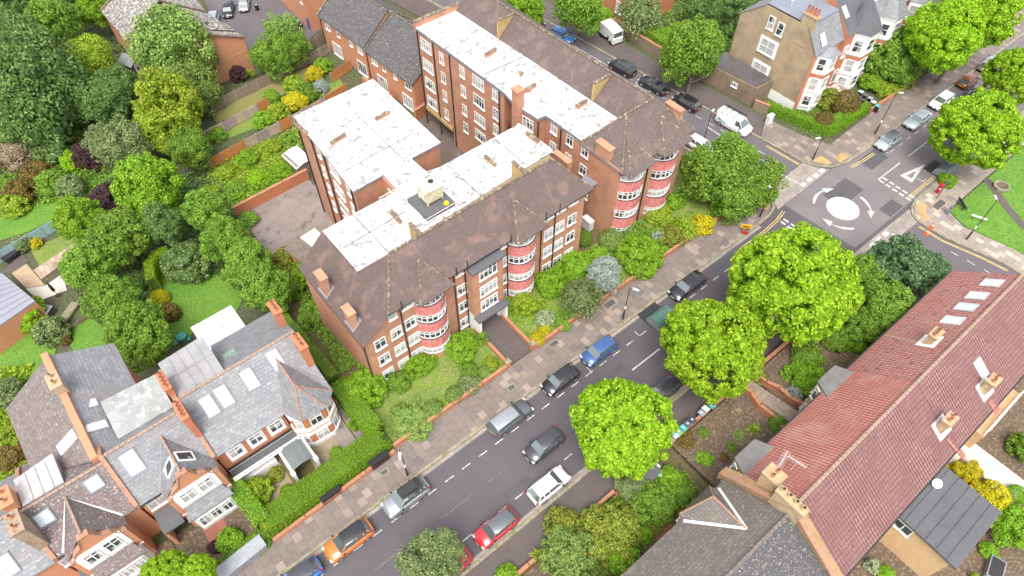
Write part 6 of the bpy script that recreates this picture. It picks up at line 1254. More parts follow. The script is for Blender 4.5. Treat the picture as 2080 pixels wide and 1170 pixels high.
# ---------------------------------------------------------------- vehicles
def paint(name, c, metal=.0):
    m, nt, b = newmat('car_paint_'+name); b.inputs['Base Color'].default_value = rgb(c); b.inputs['Metallic'].default_value = metal
    b.inputs['Roughness'].default_value = .32; b.inputs['Coat Weight'].default_value = .8; b.inputs['Coat Roughness'].default_value = .06
    n = noise(nt, pos(nt), 3.0, 4); o = mixc(nt, ramp(nt, n, .4, .75), c, tuple(x*.85+.01 for x in c)); lk(nt, o, b.inputs['Base Color']); return m
PA = {'black': paint('black', (.012, .012, .015)), 'white': paint('white', (.74, .74, .72)), 'red': paint('red', (.52, .018, .025)), 'blue': paint('blue', (.03, .085, .24)), 'sky': paint('sky_blue', (.015, .16, .48)), 'orange': paint('orange', (.58, .15, .018)),
 'grey': paint('dark_grey', (.055, .056, .065), .3), 'silver': paint('silver', (.36, .38, .4), .5), 'pale': paint('pale_silver', (.42, .47, .5), .4), 'brown': paint('copper', (.25, .075, .025), .3), 'steel': paint('steel', (.14, .15, .165), .5)}
m_cglass, _nt, _b = newmat('car_glass'); _b.inputs['Base Color'].default_value = (.17, .2, .2, 1); _b.inputs['Metallic'].default_value = .55; _b.inputs['Roughness'].default_value = .06; _b.inputs['Specular IOR Level'].default_value = .9; _b.inputs['Coat Weight'].default_value = .6
m_tyre = M('tyre_rubber', (.018, .018, .018), (.028, .027, .027), 9, rough=.9); m_rim = M('wheel_alloy', (.42, .43, .44), (.25, .25, .26), 6, rough=.4, metal=.5)
m_head = M('headlamp_glass', (.6, .63, .64), (.4, .42, .44), 8, rough=.1); m_tail = M('tail_lamp', (.35, .01, .015), (.25, .008, .012), 6, rough=.2)
m_platey = M('yellow_plate', (.7, .55, .03)); m_platew = M('white_plate', (.75, .75, .72)); m_trim = M('black_trim', (.03, .03, .032), (.02, .02, .022), 5, rough=.6)
TY = {  # length, width, height, belt, rear top x, front top x, rear base x, windscreen base x, bonnet drop, roof box height
 'hatch': (4.15, 1.76, 1.47, .93, -1.45, .42, -1.92, 1.12, .16), 'suv': (4.35, 1.84, 1.62, 1.02, -1.55, .42, -2.0, 1.15, .12), 'estate': (4.75, 1.82, 1.47, .94, -1.85, .55, -2.25, 1.25, .15), 'saloon': (4.75, 1.84, 1.38, .92, -.95, .35, -1.75, 1.15, .14), 'van': (5.0, 1.95, 1.95, 1.15, -2.38, 1.0, -2.45, 1.75, .2)}
CM = {}
def car_meshes(ty):
    if ty in CM: return CM[ty]
    L, W, H, belt, rx, fx, rb, fb, dr = TY[ty]; hl, hw = L/2, W/2; D = {}
    st = [(-hl, .74, .42, belt-.22), (-hl+.06, .86, .3, belt-.06), (-hl+.28, .96, .2, belt), (-hl*.62, 1, .18, belt+.01), (0, 1, .18, belt-.01), (fb, 1, .18, belt), (fb+(hl-fb)*.5, .985, .19, belt-dr*.5), (hl-.28, .93, .22, belt-dr), (hl-.08, .83, .28, belt-dr-.14), (hl, .7, .36, belt-dr-.3)]
    b = MB(); n = 10
    for x, w, zb, zt in st:
        w *= hw; b.v += [(x, -w*.9, zb), (x, -w, zb+.14), (x, -w, (zb+zt)/2+.08), (x, -w*.965, zt-.1), (x, -w*.86, zt), (x, w*.86, zt), (x, w*.965, zt-.1), (x, w, (zb+zt)/2+.08), (x, w, zb+.14), (x, w*.9, zb)]
    for i in range(len(st)-1):
        for k in range(n): j = (k+1) % n; b.f.append((i*n+k, i*n+n+k, i*n+n+j, i*n+j)); b.m.append(1 if k == n-1 else (0))
    b.f.append(tuple(range(n))); b.m.append(0); e = (len(st)-1)*n; b.f.append(tuple(range(e+n-1, e-1, -1))); b.m.append(0)
    # pillars
    gb, gt = hw*.86, hw*.68
    def pil(x0, x1, r=.045):
        for s in (-1, 1): b.tube((x0, s*gb, belt-.02), (x1, s*gt, H-.05), r, 5, 0)
    pil(fb-.02, fx); pil(rb+.05, rx); m0 = (fx+rx)/2+.05; pil(m0, m0-.05, .04)
    if ty in ('hatch', 'suv', 'estate', 'van'): pil(rb+.75, rx+.35, .06)
    D['body'] = b
    g = MB(); B = [(rb, -gb, belt-.03), (fb, -gb, belt-.03), (fb, gb, belt-.03), (rb, gb, belt-.03)]; T = [(rx, -gt, H-.06), (fx, -gt, H-.06), (fx, gt, H-.06), (rx, gt, H-.06)]
    for k in range(4):
        j = (k+1) % 4; g.poly([B[k], B[j], T[j], T[k]])
    D['window'] = g
    r = MB(); xs = [rx-.08, rx+.15, (rx+fx)/2, fx-.12, fx+.1]; zs = [H-.075, H-.02, H, H-.012, H-.075]; ys = [-gt-.03, -gt+.08, 0, gt-.08, gt+.03]; dz = [-.045, -.005, .012, -.005, -.045]
    for x, z in zip(xs, zs):
        for y, d in zip(ys, dz): r.v.append((x, y*(1 if z > H-.07 else .97), z+d))
    for i in range(4):
        for k in range(4): r.f.append((i*5+k, i*5+5+k, i*5+6+k, i*5+1+k)); r.m.append(0)
    lo = len(r.v); r.v += [(x, y, z-.05) for x, y, z in r.v[:25]]
    for i in range(4):
        for k in range(4): r.f.append((lo+i*5+1+k, lo+i*5+6+k, lo+i*5+5+k, lo+i*5+k)); r.m.append(0)
    D['roof'] = r
    if ty == 'van':
        v = MB(); 
        for s in (-1, 1): v.poly([(rb, s*(gb+.012), belt-.03), (fx-.45, s*(gb+.012), belt-.03), (fx-.45, s*(gt+.012), H-.05), (rx, s*(gt+.012), H-.05)][::s])
        v.poly([(rb-.012, gb, belt-.03), (rb-.012, -gb, belt-.03), (rx-.012, -gt, H-.05), (rx-.012, gt, H-.05)][::-1]); D['panel'] = v
    out = {}
    for k, mb in D.items():
        o = mb.build(k, [PA['black'], m_trim] if k == 'body' else PA['black'] if k != 'window' else m_cglass, uv=False, smooth=k in ('body', 'roof')); out[k] = o.data; bpy.data.objects.remove(o)
    R_ = .33 if ty != 'van' else .35
    w = MB(); w.v = []
    def disc(name, prof, m):
        q = MB(); q.lathe((0, 0, 0), prof, 16); q.v = [(x, z, y) for x, y, z in q.v]; q.f = [f[::-1] for f in q.f]; o = q.build(name, m, uv=False); d = o.data; bpy.data.objects.remove(o); return d
    out['tyre'] = disc('wheel', [(R_*.8, -.1), (R_, -.07), (R_, .07), (R_*.8, .1)], m_tyre); out['rim'] = disc('rim', [(R_*.62, -.112), (R_*.66, -.105), (R_*.66, .105), (R_*.62, .112)], m_rim)
    def bx(name, c, sx, sy, sz, m):
        q = MB(); q.box(c[0]-sx/2, c[1]-sy/2, c[2]-sz/2, c[0]+sx/2, c[1]+sy/2, c[2]+sz/2); o = q.build(name, m, uv=False); d = o.data; bpy.data.objects.remove(o); return d
    for s, t in ((-1, 'r'), (1, 'l')):
        out['headlight'+t] = bx('headlight', (hl-.2, s*hw*.72, belt-dr-.14), .3, hw*.34, .13, m_head); out['tail_light'+t] = bx('tail_light', (-hl+.13, s*hw*.8, belt-.14), .2, hw*.2, .2 if ty != 'van' else .5, m_tail); out['mirror'+t] = bx('mirror', (fb-.25, s*(hw+.06), belt+.06), .16, .16, .13, m_trim)
    out['number_platef'] = bx('number_plate', (hl+.005, 0, .48), .02, .5, .11, m_platew); out['number_plateb'] = bx('number_plate', (-hl-.005, 0, .6), .02, .5, .11, m_platey)
    out['grille'] = bx('grille', (hl-.01, 0, .5), .03, W*.42, .16, m_trim)
    CM[ty] = out; return out
def car(name, label, cat, x, y, deg, ty, body, roof=None, z=None, group='parked cars', bars=False):
    D = car_meshes(ty); L, W, H, belt, rx, fx, rb, fb, dr = TY[ty]; g = (tz(x, y) if z is None else z)
    t = thing(name, label, cat, (x, y, g+.012), R(deg), group)
    def add(nm, me, mat=None, loc=(0, 0, 0), par=t, slot=0):
        o = bpy.data.objects.new(nm, me); COL.objects.link(o); o.parent = par; o.location = loc
        if mat: o.material_slots[slot].link = 'OBJECT'; o.material_slots[slot].material = mat
        return o
    bo = add('body', D['body'], PA[body]); add('window', D['window']); add('roof', D['roof'], PA[roof or body])
    if 'panel' in D: add('side_panel', D['panel'], PA[body])
    wx = L*.305
    for sx in (-1, 1):
        for sy in (-1, 1):
            w = add('wheel', D['tyre'], None, (sx*wx+.03, sy*(W/2-.085), .33 if ty != 'van' else .35)); add('rim', D['rim'], None, (0, 0, 0), w)
    for k in ('headlightr', 'headlightl', 'tail_lightr', 'tail_lightl', 'mirrorr', 'mirrorl', 'number_platef', 'number_plateb', 'grille'):
        nm = k.rstrip('rlfb') if not k.startswith('number') and k != 'grille' and not k.startswith('mirror') else ('number_plate' if k.startswith('number') else 'mirror' if k.startswith('mirror') else 'grille')
        nm = {'headlight': 'headlight', 'tail_light': 'tail_light', 'headligh': 'headlight'}.get(nm, nm); add(nm, D[k])
    if bars:
        q = MB()
        for xx in ((-.9, 0) if ty != 'van' else (-1.7, -.9, .1)):
            q.box(xx-.035, -W*.42, H+.06, xx+.035, W*.42, H+.1)
            for s in (-1, 1): q.box(xx-.04, s*W*.36-.03, H-.06, xx+.04, s*W*.36+.03, H+.06)
        if ty == 'van': q.box(-2.2, W*.4, H+.1, 1.1, W*.46, H+.2)
        if ty != 'van': q.prism([(-1.15, -.45), (.45, -.38), (.45, .38), (-1.15, .45)], H+.1, H+.3, 0, None, [H+.28, H+.2, H+.2, H+.28])
        q.build('roof_bars', m_trim, t, uv=False, local=True)
    return t
cv = [('silver SUV with black roof box, nearest the hedge lamp post', 6.6, 22.95, 180, 'suv', 'silver', 'black', True), ('orange SUV with black roof', .7, 22.9, 180, 'suv', 'orange', 'black', False), ('bright blue hatchback with dark roof, cut by the bottom edge', -4.2, 22.85, 180, 'hatch', 'sky', 'grey', False), ('dark grey estate with silver-grey roof facing uphill', 18.6, 23.1, 0, 'estate', 'steel', 'silver', False),
 ('black hatchback behind the dark blue one', 25.1, 23.15, 180, 'hatch', 'black', 'black', False), ('dark blue hatchback outside the apartment entrance drive', 30.4, 23.15, 180, 'hatch', 'blue', None, False), ('black saloon beyond the green bike hangar', 43.7, 23.15, 180, 'saloon', 'black', None, False),
 ('bright red hatchback with grey glass roof', 11.1, 15.75, 180, 'hatch', 'red', 'steel', False), ('crimson hatchback half hidden under the photinia tree', 6.0, 15.7, 180, 'hatch', 'red', None, False), ('white hatchback nearest the first plane tree', 17.1, 15.75, 0, 'hatch', 'white', None, False), ('dark car in shade between two plane trees', 31.9, 15.85, 180, 'hatch', 'grey', None, False),
 ('grey hatchback nearest the mini roundabout on the far road', 82.0, 22.7, 180, 'hatch', 'pale', 'steel', False), ('pale silver-blue saloon between grey and white cars', 89.0, 22.65, 180, 'saloon', 'pale', None, False), ('white hatchback on the far road', 95.1, 22.7, 180, 'hatch', 'white', None, False), ('copper brown hatchback under the far plane tree', 102.4, 22.8, 0, 'hatch', 'brown', None, False), ('silver estate farthest up the far road', 108.6, 22.8, 0, 'estate', 'silver', None, False)]
for lab, x, y, d_, ty, bd, rf_, bars in cv: car('parked_car', lab, 'car', x, y, d_, ty, bd, rf_, 0, 'parked cars', bars)
car('moving_car', 'dark grey car driving down the middle of the street', 'car', 19.3, 18.9, 180, 'hatch', 'grey', None, 0, None)
for lab, x, y, d_, ty, bd, rf_, bars in [('white car half hidden by the corner garden tree', 62.3, 37.6, 275, 'hatch', 'white', None, False), ('black hatchback behind the white van', 67.6, 44.8, 95, 'hatch', 'black', None, False), ('black saloon next to the painted road symbol', 66.9, 50.3, 95, 'saloon', 'black', None, False), ('bright blue car beyond the long tiled roof', 65.1, 67.6, 275, 'hatch', 'sky', None, False), ('dark car at the far top of the side street', 64.2, 73.6, 275, 'hatch', 'black', None, False)]: car('parked_car', lab, 'car', x, y, d_, ty, bd, rf_, 0, 'parked cars', bars)
vn = car('van', 'white van with roof rack and teal swoosh on its side', 'van', 69.0, 37.7, 275, 'van', 'white', None, 0, None, True)
q = MB(); a = [(-2.1, -.988, .95), (-.5, -.988, .72), (-.9, -.988, .95), (-1.7, -.988, 1.12)]; q.poly(a); q.poly([(-2.15, -.986, 1.1), (-1.3, -.986, 1.12), (-2.0, -.986, 1.25)]); q.build('livery', M('teal_livery', (.02, .25, .27), (.03, .33, .35)), vn, uv=False, local=True)
car('van', 'black car-derived van with silver wheels', 'van', 66.3, 56.0, 95, 'suv', 'black', 'grey', 0, None)
# white lorry cab on a forecourt
lo = thing('lorry', 'small white lorry cab with big dark windscreen parked on footway', 'lorry', (70.6, 63.0, .13), R(262))
b = MB(); b.prism([(.9, -.95), (2.0, -.9), (2.0, .9), (.9, .95)], .35, 1.2, 0, zt=[1.2, 1.15, 1.15, 1.2]); b.prism([(.4, -.95), (1.85, -.9), (1.85, .9), (.4, .95)], 1.2, 2.2, 0, None, [2.25, 2.1, 2.1, 2.25]); b.box(-1.5, -.98, .7, .35, .98, 2.3); b.build('body', PA['white'], lo, uv=False, local=True)
b = MB(); b.poly([(1.87, -.78, 1.25), (1.87, .78, 1.25), (1.865, .75, 2.0), (1.865, -.75, 2.0)]); b.build('windscreen', m_cglass, lo, uv=False, local=True)
D = car_meshes('van')
for sx in (-1.0, 1.3):
    for sy in (-.85, .85):
        o = bpy.data.objects.new('wheel', D['tyre']); COL.objects.link(o); o.parent = lo; o.location = (sx, sy, .35)
for s in (-.65, .65):
    b = MB(); b.box(1.98, s-.16, .65, 2.04, s+.16, .85); b.build('headlight', m_head, lo, uv=False, local=True)
# car park at the back
for lab, x, y, d_, bd, ty in [('black car in rear car park with pale windscreen', 30.7, 113.6, 240, 'black', 'hatch'), ('silver car in rear car park, right of the black one', 33.6, 113.6, 240, 'silver', 'hatch'), ('pale car in rear car park half hidden by slate dormer', 27.4, 112.2, 240, 'pale', 'hatch'), ('silver car at top edge beyond mews roof', 58.5, 93, 200, 'silver', 'estate')]: car('parked_car', lab, 'car', x, y, d_, ty, bd, None, None, 'parked cars')
# ---------------------------------------------------------------- street furniture, walls, fences, small things
def lamp(label, px, py, h, deg, z=None):
    x, y = P(px, py, .12); t = thing('street_lamp', label, 'street lamp', (x, y, .12), R(deg), 'street lamps')
    b = MB(); b.tube((0, 0, 0), (0, 0, 1.3), .095, 8); b.tube((0, 0, 1.3), (0, 0, h), .055, 8, 0, .04); b.build('post', m_black, t, uv=False, local=True)
    b = MB(); b.tube((0, 0, h-.02), (.45, 0, h+.06), .03, 6); b.build('arm', m_black, t, uv=False, local=True)
    b = MB(); b.prism([(.3, -.13), (.95, -.1), (.95, .1), (.3, .13)], h+.02, h+.12, 0, None, [h+.16, h+.1, h+.1, h+.16]); b.build('lamp_head', M('lamp_grey', (.48, .5, .53), (.4, .42, .45), rough=.4), t, uv=False, local=True)
    if h > 5: b = MB(); b.tube((0, 0, 1.9), (0, 0, 2.25), .1, 8); b.build('collar', m_white, t, uv=False, local=True)
lamp('black street lamp by the hedge and silver SUV', 828, 965, 5.6, 240); lamp('black street lamp beside the green bike hangar', 1265, 648, 5.4, -60); lamp('street lamp on paving beside the park lawn', 1963, 486, 6.2, 40); lamp('tall street lamp next to grey hatchback on far road', 1777, 272, 6.4, -30); lamp('short street lamp at corner hedge tactile paving', 1650, 325, 3.6, 150); lamp('street lamp post under the corner garden tree', 1543, 441, 4.5, 60); lamp('street lamp beside white car on side street', 1427, 293, 5, 20)
def gwall(label, pts, h, w=.24, dz=.12, piers=(), mat=None, name='garden_wall', cope=True):
    c = pts[0]; t = thing(name, label, 'wall', (c[0], c[1], tz(*c)+dz)); b = MB(); k = MB()
    for (x0, y0), (x1, y1) in zip(pts, pts[1:]):
        L = math.hypot(x1-x0, y1-y0); n = max(1, int(L/3)); a = math.atan2(y1-y0, x1-x0)
        for i in range(n):
            p = (x0+(x1-x0)*(i+.5)/n, y0+(y1-y0)*(i+.5)/n); g = tz(*p)+dz
            b.obox(p, L/n+(.05 if i == n-1 else 0), w, g-.6, g+h, a); k.obox(p, L/n+.06, w+.08, g+h+.002, g+h+.07, a)
    b.build('brickwork', mat or m_brick_r, t)
    if cope: k.build('coping', M('brick_coping', (.42, .19, .1), (.32, .15, .085), 3, c3=(.25, .2, .12), s3=4, t3=.6), t)
    for (x, y) in piers:
        b = MB(); g = tz(x, y)+dz; b.obox((x, y), .5, .5, g-.3, g+h+.35); b.obox((x, y), .6, .6, g+h+.352, g+h+.45, 0, 1); b.build('pier', [mat or m_brick_r, m_kerb], t)
    return t
gwall('low brick wall along street left of entrance drive', [(8.4, 27.75), (22.2, 27.75), (22.2, 33.4)], .55, piers=[(22.2, 27.9)]); gwall('low brick wall along street right of entrance drive', [(25.55, 33.0), (25.55, 27.75), (58.3, 27.75), (WK(40)-3.0, 40)], .55, piers=[(25.5, 27.9)])
gwall('low brick wall with railings before long hedge', [(-4.3, 27.0), (8.2, 27.3)], .45); gwall('street wall below the gabled houses', [(-30, 27.75), (-8.8, 27.75)], .8); gwall('brick wall behind footway and bins', [(28.5, 11.65), (38.3, 11.65)], .75, piers=[(28.5, 11.65)]); gwall('brick wall along footway above the steps', [(40.2, 11.65), (61.5, 11.65)], .75)
gwall('curving wall left of garden steps', [(38.4, 11.5), (38.3, 10.2), (37.9, 8.8), (38.0, 7.2), (37.6, 5.8)], 1.0, .3); gwall('curving wall right of garden steps', [(40.2, 11.5), (40.4, 10), (40.9, 8.8), (40.8, 7.4), (41.2, 6.2)], 1.0, .3)
gwall('brick boundary wall of the concrete yard', [PT(480, 440)[:2], PT(628, 362)[:2]], 1.6, .35, 0); gwall('stone wall across the side street under laurel hedge', [(73.0, 75), (73.0, 56), (73.6, 48)], 1.5, .4, mat=brickmat('old_stock_wall', (.3, .22, .15), (.23, .17, .12), (.2, .17, .12), .4, .2, .02)); gwall('brick wall with weeds below corner house, along side street', [(74.4, 38.6), (75.0, 36.6)], 1.2, .35, mat=MATS['old_stock_wall']); gwall('low wall in front of the lower gardens', [(8, 11.65), (21.2, 11.65)], .6); gwall('low front wall beyond the bins', [(86.0, 27.8), (97, 27.6)], .6)
gwall('dividing wall of mews patio against rear wing', [PT(740, 175)[:2], PT(800, 215)[:2]], 1.6, .3, 0); gwall('brick wall closing the courtyard undercroft', [PT(845, 245)[:2], PT(875, 225)[:2]], 1.8, .4, 0)
st = thing('garden_steps', 'concrete steps climbing between curved brick walls to red-roofed terrace', 'steps', (39.2, 8.5, 0)); b = MB()
for k in range(9): b.box(38.55, 11.4-.62*(k+1), -.2, 40.05, 11.4-.62*k-.004, .1+.13*k)
b.build('treads', M('brown_concrete', (.3, .24, .19), (.24, .19, .15), 1.2, c3=(.16, .13, .1), s3=3, t3=.6), st)
for k, (x, y) in enumerate([(39.95, 8.0)]):
    b = MB(); b.tube((40.1, 10.5, .2), (40.1, 10.5, 1.3), .025); b.tube((40.1, 6.5, 1.1), (40.1, 6.5, 2.1), .025); b.tube((40.1, 10.5, 1.3), (40.1, 6.5, 2.1), .025); b.build('handrail', m_black, st, uv=False)
for k, x in enumerate((6.6, 1.5)):
    t = thing('railing', ('black slatted railing panel over hedge wall, nearer the lamp post', 'black slatted railing panel over hedge wall, nearer the lower corner')[k], 'railing', (x, 27.35, .3), R(1.4), 'slatted railings on the hedge wall'); b = MB(); b.box(-.95, -.32, .75, .95, .3, .8); b.box(-.95, -.34, 0, .95, -.3, .1)
    b.build('rail', m_black, t, uv=False, local=True); b = MB()
    for j in range(13): b.box(-.93+.15*j, -.36, .1, -.87+.15*j, .32, .88)
    b.build('slats', m_trim, t, uv=False, local=True)
def fence(label, a, c, h, mats, pw=1.8, dz=0, name='garden_fence'):
    a, c = Vector(a), Vector(c); L = (c-a).length; n = max(1, round(L/pw)); ang = math.atan2(c.y-a.y, c.x-a.x); t = thing(name, label, 'fence', (a.x, a.y, tz(*a)+dz))
    for i in range(n):
        p = a+(c-a)*((i+.5)/n); g = tz(p.x, p.y)+dz; b = MB(); w = L/n-.1; nb = int(w/.16)
        for k in range(nb):
            o = -w/2+w*(k+.5)/nb; q = p+(c-a).normalized()*o; b.obox(q, w/nb-.012, .035 if k % 2 else .05, g+.08, g+h-random.uniform(0, .03), ang)
        b.obox(p, w, .075, g+.3, g+.38, ang); b.obox(p, w, .075, g+h-.35, g+h-.27, ang); b.build('fence_panel', mats[i % len(mats)], t)
    b = MB()
    for i in range(n+1):
        p = a+(c-a)*(i/n); b = MB(); b.obox(p, .11, .11, tz(p.x, p.y)+dz-.2, tz(p.x, p.y)+dz+h+.08, ang); b.build('fence_post', m_post, t, uv=False)
    return t
m_post = M('concrete_post', (.34, .29, .24), (.27, .23, .19), 2); m_wg = M('weathered_grey_wood', (.25, .19, .14), (.18, .14, .105), 1.5, c3=(.33, .28, .22), s3=5, t3=.6); m_wp = M('pale_wood', (.46, .37, .28), (.38, .29, .21), 1.5); m_wo = M('orange_stained_wood', (.5, .2, .06), (.42, .16, .05), 1.2); m_wl = M('lilac_grey_wood', (.34, .27, .25), (.27, .21, .2), 2)
m_bluew = M('pale_blue_paint', (.3, .45, .45), (.24, .38, .39), 1.2, c3=(.18, .27, .27), s3=4, t3=.62)
fp = lambda x, y: PT(x, y, 1.2)[:2]
fence('weathered grey paling fence behind the narrow gardens', fp(432, 213), fp(668, 95), 1.8, [m_wg]); fence('pale panelled fence between two narrow gardens', fp(405, 278), fp(522, 217), 1.7, [m_wp, m_wp, m_wl]); fence('orange panel at end of pale fence', fp(524, 216), fp(545, 204), 1.8, [m_wo]); fence('orange and pink-grey panel fence beside weedy plot', fp(425, 330), fp(590, 242), 1.8, [m_wo, m_wo, m_wo, m_wp, m_wl, m_wp]); fence('mixed panel fence running to the white roof', fp(592, 241), fp(672, 195), 1.7, [m_wp, m_wl]); fence('new orange fence panels by mews patio', fp(660, 203), fp(703, 176), 1.8, [m_wo]); fence('reddish fence dividing the mews patios', fp(672, 155), fp(712, 128), 1.8, [m_wo])
fence('pale blue painted garden fence', fp(-30, 535), fp(113, 452), 1.8, [m_bluew]); fence('dark trellis fence behind mews house', fp(610, 105), fp(660, 70), 1.8, [m_wg]); fence('timber fence with brown boards behind red terrace', (47.5, -6.2), (46.2, -14.5), 1.7, [m_wp, m_wg]); fence('brown screen fence at lower left lawn', fp(0, 672), fp(28, 655), 1.6, [m_wg]); fence('low timber edging beside raised bed', fp(130, 660), fp(172, 632), .6, [m_wg]); fence('timber fence along turret house side path', (6.5, 46), (6.5, 34.5), 1.6, [m_wg])
tr = thing('trellis', 'white lattice balustrade behind red terrace', 'trellis', (51, -6.2, 2.6)); b = MB(); b.box(-.9, -.05, 1.0, 5.9, .05, 1.08); b.box(-.9, -.05, 0, 5.9, .05, .08)
for k in range(23): b.box(-.9+.3*k, -.04, .08, -.84+.3*k, .04, 1.0)
b.build('lattice', m_white, tr, uv=False, local=True); b = MB(); b.prism([(-.9, 2.2), (-.9, -.1), (5.9, -.1), (5.9, 2.2)][::-1], -2.6, -.05); b.build('balcony_base', m_render, tr, local=True)
# wheelie bins
def wbin(label, x, y, deg, body, lid, g=.12, group='wheeled bins', lab=True, sc=1.0):
    t = thing('wheelie_bin', label, 'bin', (x, y, g), R(deg), group); t.scale = (sc, sc, sc)
    b = MB(); b.prism([(-.22, -.24), (.22, -.24), (.22, .26), (-.22, .26)], .08, .98); b.v = [(x_*(.86 if z < .5 else 1), y_*(.84 if z < .5 else 1), z) for x_, y_, z in b.v]; b.build('body', body, t, uv=False, local=True)
    b = MB(); b.prism([(-.27, -.31), (.27, -.31), (.27, .34), (-.27, .34)], .985, 1.03, 0, None, [1.02, 1.02, 1.09, 1.09]); b.build('lid', lid, t, uv=False, local=True)
    for s in (-.2, .2): b = MB(); b.tube((s-.03, .27, .1), (s+.03, .27, .1), .1, 8); b.build('wheel', m_tyre, t, uv=False, local=True)
    if lab: b = MB(); b.poly([(-.08, -.1, 1.056), (.08, -.1, 1.056), (.08, .06, 1.075), (-.08, .06, 1.075)]); b.build('sticker', m_white, t, uv=False, local=True)
mc = {k: M('bin_'+k, c, tuple(x*.8 for x in c), 3, rough=.5) for k, c in {'teal': (.09, .42, .38), 'green': (.16, .42, .17), 'mint': (.5, .68, .66), 'navy': (.06, .08, .12), 'slate': (.12, .14, .18), 'grey': (.34, .35, .38), 'black': (.02, .022, .026), 'dkgreen': (.03, .12, .09), 'white': (.7, .72, .75)}.items()}
for px, py, l, nm in ((1371, 884, 'mint', 'pale mint lidded bin at the plane tree end of the wall row'), (1379, 877, 'green', 'grass green lidded bin second in the wall row'), (1388, 869, 'teal', 'teal lidded bin third in the wall row'), (1397, 861, 'slate', 'slate blue lidded bin beside a teal one'), (1406, 853, 'navy', 'dark navy lidded bin at gap in the row'), (1425, 839, 'grey', 'grey lidded bin after the gap'), (1433, 830, 'white', 'pale grey lidded bin next to last'), (1446, 824, 'teal', 'teal lidded bin at the step end of the wall row')):
    x, y = P(px, py, 1.1); wbin(nm, x, y, 180, mc['black'], mc[l], .12, 'bins along the garden wall')
for i, (px, py, l, nm) in enumerate(((1720, 180, 'teal', 'teal lidded bin at hedge end of corner group'), (1728, 187, 'green', 'light green lidded bin in corner group'), (1737, 191, 'teal', 'second teal lidded bin in corner group, beside dark ones'), (1749, 186, 'mint', 'mint lidded bin at the back of corner group'), (1758, 193, 'slate', 'slate lidded bin behind mint one'), (1768, 199, 'grey', 'grey lidded bin at back near footway'), (1745, 197, 'navy', 'navy lidded bin in front row of corner group'), (1752, 202, 'navy', 'navy lidded bin nearest low board wall'), (1761, 209, 'slate', 'slate lidded bin at front right of corner group'), (1774, 207, 'white', 'white lidded bin beside outer teal one'), (1783, 215, 'teal', 'teal lidded bin standing alone by footway'))):
    x, y = P(px, py, 1.1); wbin(nm, x, y, 180, mc['black'], mc[l], .1, 'bins beside the corner house', False)
for px, py, l, nm in ((1333, 948, 'white', 'white lidded bin beside storage box'), (1343, 962, 'mint', 'mint lidded bin beside storage box')): x, y = P(px, py, 1.1); wbin(nm, x, y, 90, mc['black'], mc[l], .12, None)
for px, py, l, nm in ((520, 10, 'dkgreen', 'dark green bin in rear car park'), (605, 42, 'teal', 'teal lidded bin by orange brick house'), (611, 50, 'black', 'black bin by orange brick house')): x, y, z = PT(px, py, 1.0); wbin(nm, x, y, 30, mc['black'], mc[l], tz(x, y), None)
x, y = P(1318, 965, .9); sb = thing('storage_box', 'long dark grey bin store among front garden bushes', 'bin store', (x, y, .1), R(10)); b = MB(); b.box(-1.0, -.6, 0, 1.0, .6, 1.0); b.build('box', m_lead, sb, local=True); b = MB(); b.slab([(-1.05, -.65, 1.15), (1.05, -.65, 1.15), (1.05, .65, 1.06), (-1.05, .65, 1.06)], .055); b.build('lid', m_felt, sb, local=True)
sb = thing('storage_shed', 'long grey lean-to bin store behind street wall at lower left', 'bin store', (-7.0, 27.0, .1), R(4)); b = MB(); b.box(-2.0, -.4, 0, 2.0, .6, 1.1); b.build('box', m_lead, sb, local=True); b = MB(); b.slab([(-2.1, -.5, 1.2), (2.1, -.5, 1.2), (2.1, .7, 1.3), (-2.1, .7, 1.3)], .09); b.build('lid', M('grey_lid', (.3, .31, .33), (.25, .26, .28)), sb, local=True)
# bike hangars
def hangar(label, x, y, deg, m1, m2, L=2.5):
    t = thing('bike_hangar', label, 'bike hangar', (x, y, .015), R(deg), 'on-street bike hangars'); n = 9; ar = [(-1.0+2.0*k/n*.0-1.0*math.cos(math.pi*k/n)+1.0, .1+1.25*math.sin(math.pi*k/n)**.8) for k in range(n+1)]; ar = [(y_-1.0, z) for y_, z in ar]
    b = MB()
    for (ya, za), (yb_, zb) in zip(ar, ar[1:]):
        for k in range(12): b.poly([(-L/2+L*k/12, ya, za), (-L/2+L*k/12, yb_, zb), (-L/2+L*(k+1)/12, yb_, zb), (-L/2+L*(k+1)/12, ya, za)][::-1], k % 2)
    b.build('curved_cover', [m1, m2], t, local=True)
    for s in (-1, 1):
        b = MB(); f = [(s*(L/2), y_, z) for y_, z in ar]; b.poly(f if s > 0 else f[::-1]); b.poly([(s*(L/2-.04), y_, z) for y_, z in ar][::-1 if s > 0 else 1]); b.build('end_panel', M('hangar_end', (.2, .235, .225), (.16, .19, .185), 2), t, local=True)
    b = MB(); b.box(-L/2-.05, -1.05, 0, L/2+.05, 1.05, .1); b.build('base', m_black, t, local=True)
hangar('green ribbed curved bike hangar on the left kerb', 38.3, 23.0, 0, M('green_hangar', (.07, .16, .13), (.05, .125, .105), 1.2, rough=.5, c3=(.15, .17, .13), s3=2, t3=.6), M('green_hangar_rib', (.1, .2, .165), (.08, .165, .14), 1.2, rough=.5)); hangar('grey bike hangar in shade beneath post box plane tree', 82.8, 16.0, 0, M('grey_hangar', (.11, .125, .145), (.085, .1, .115), rough=.5), M('grey_hangar_rib', (.15, .165, .185), (.12, .135, .15), rough=.5))
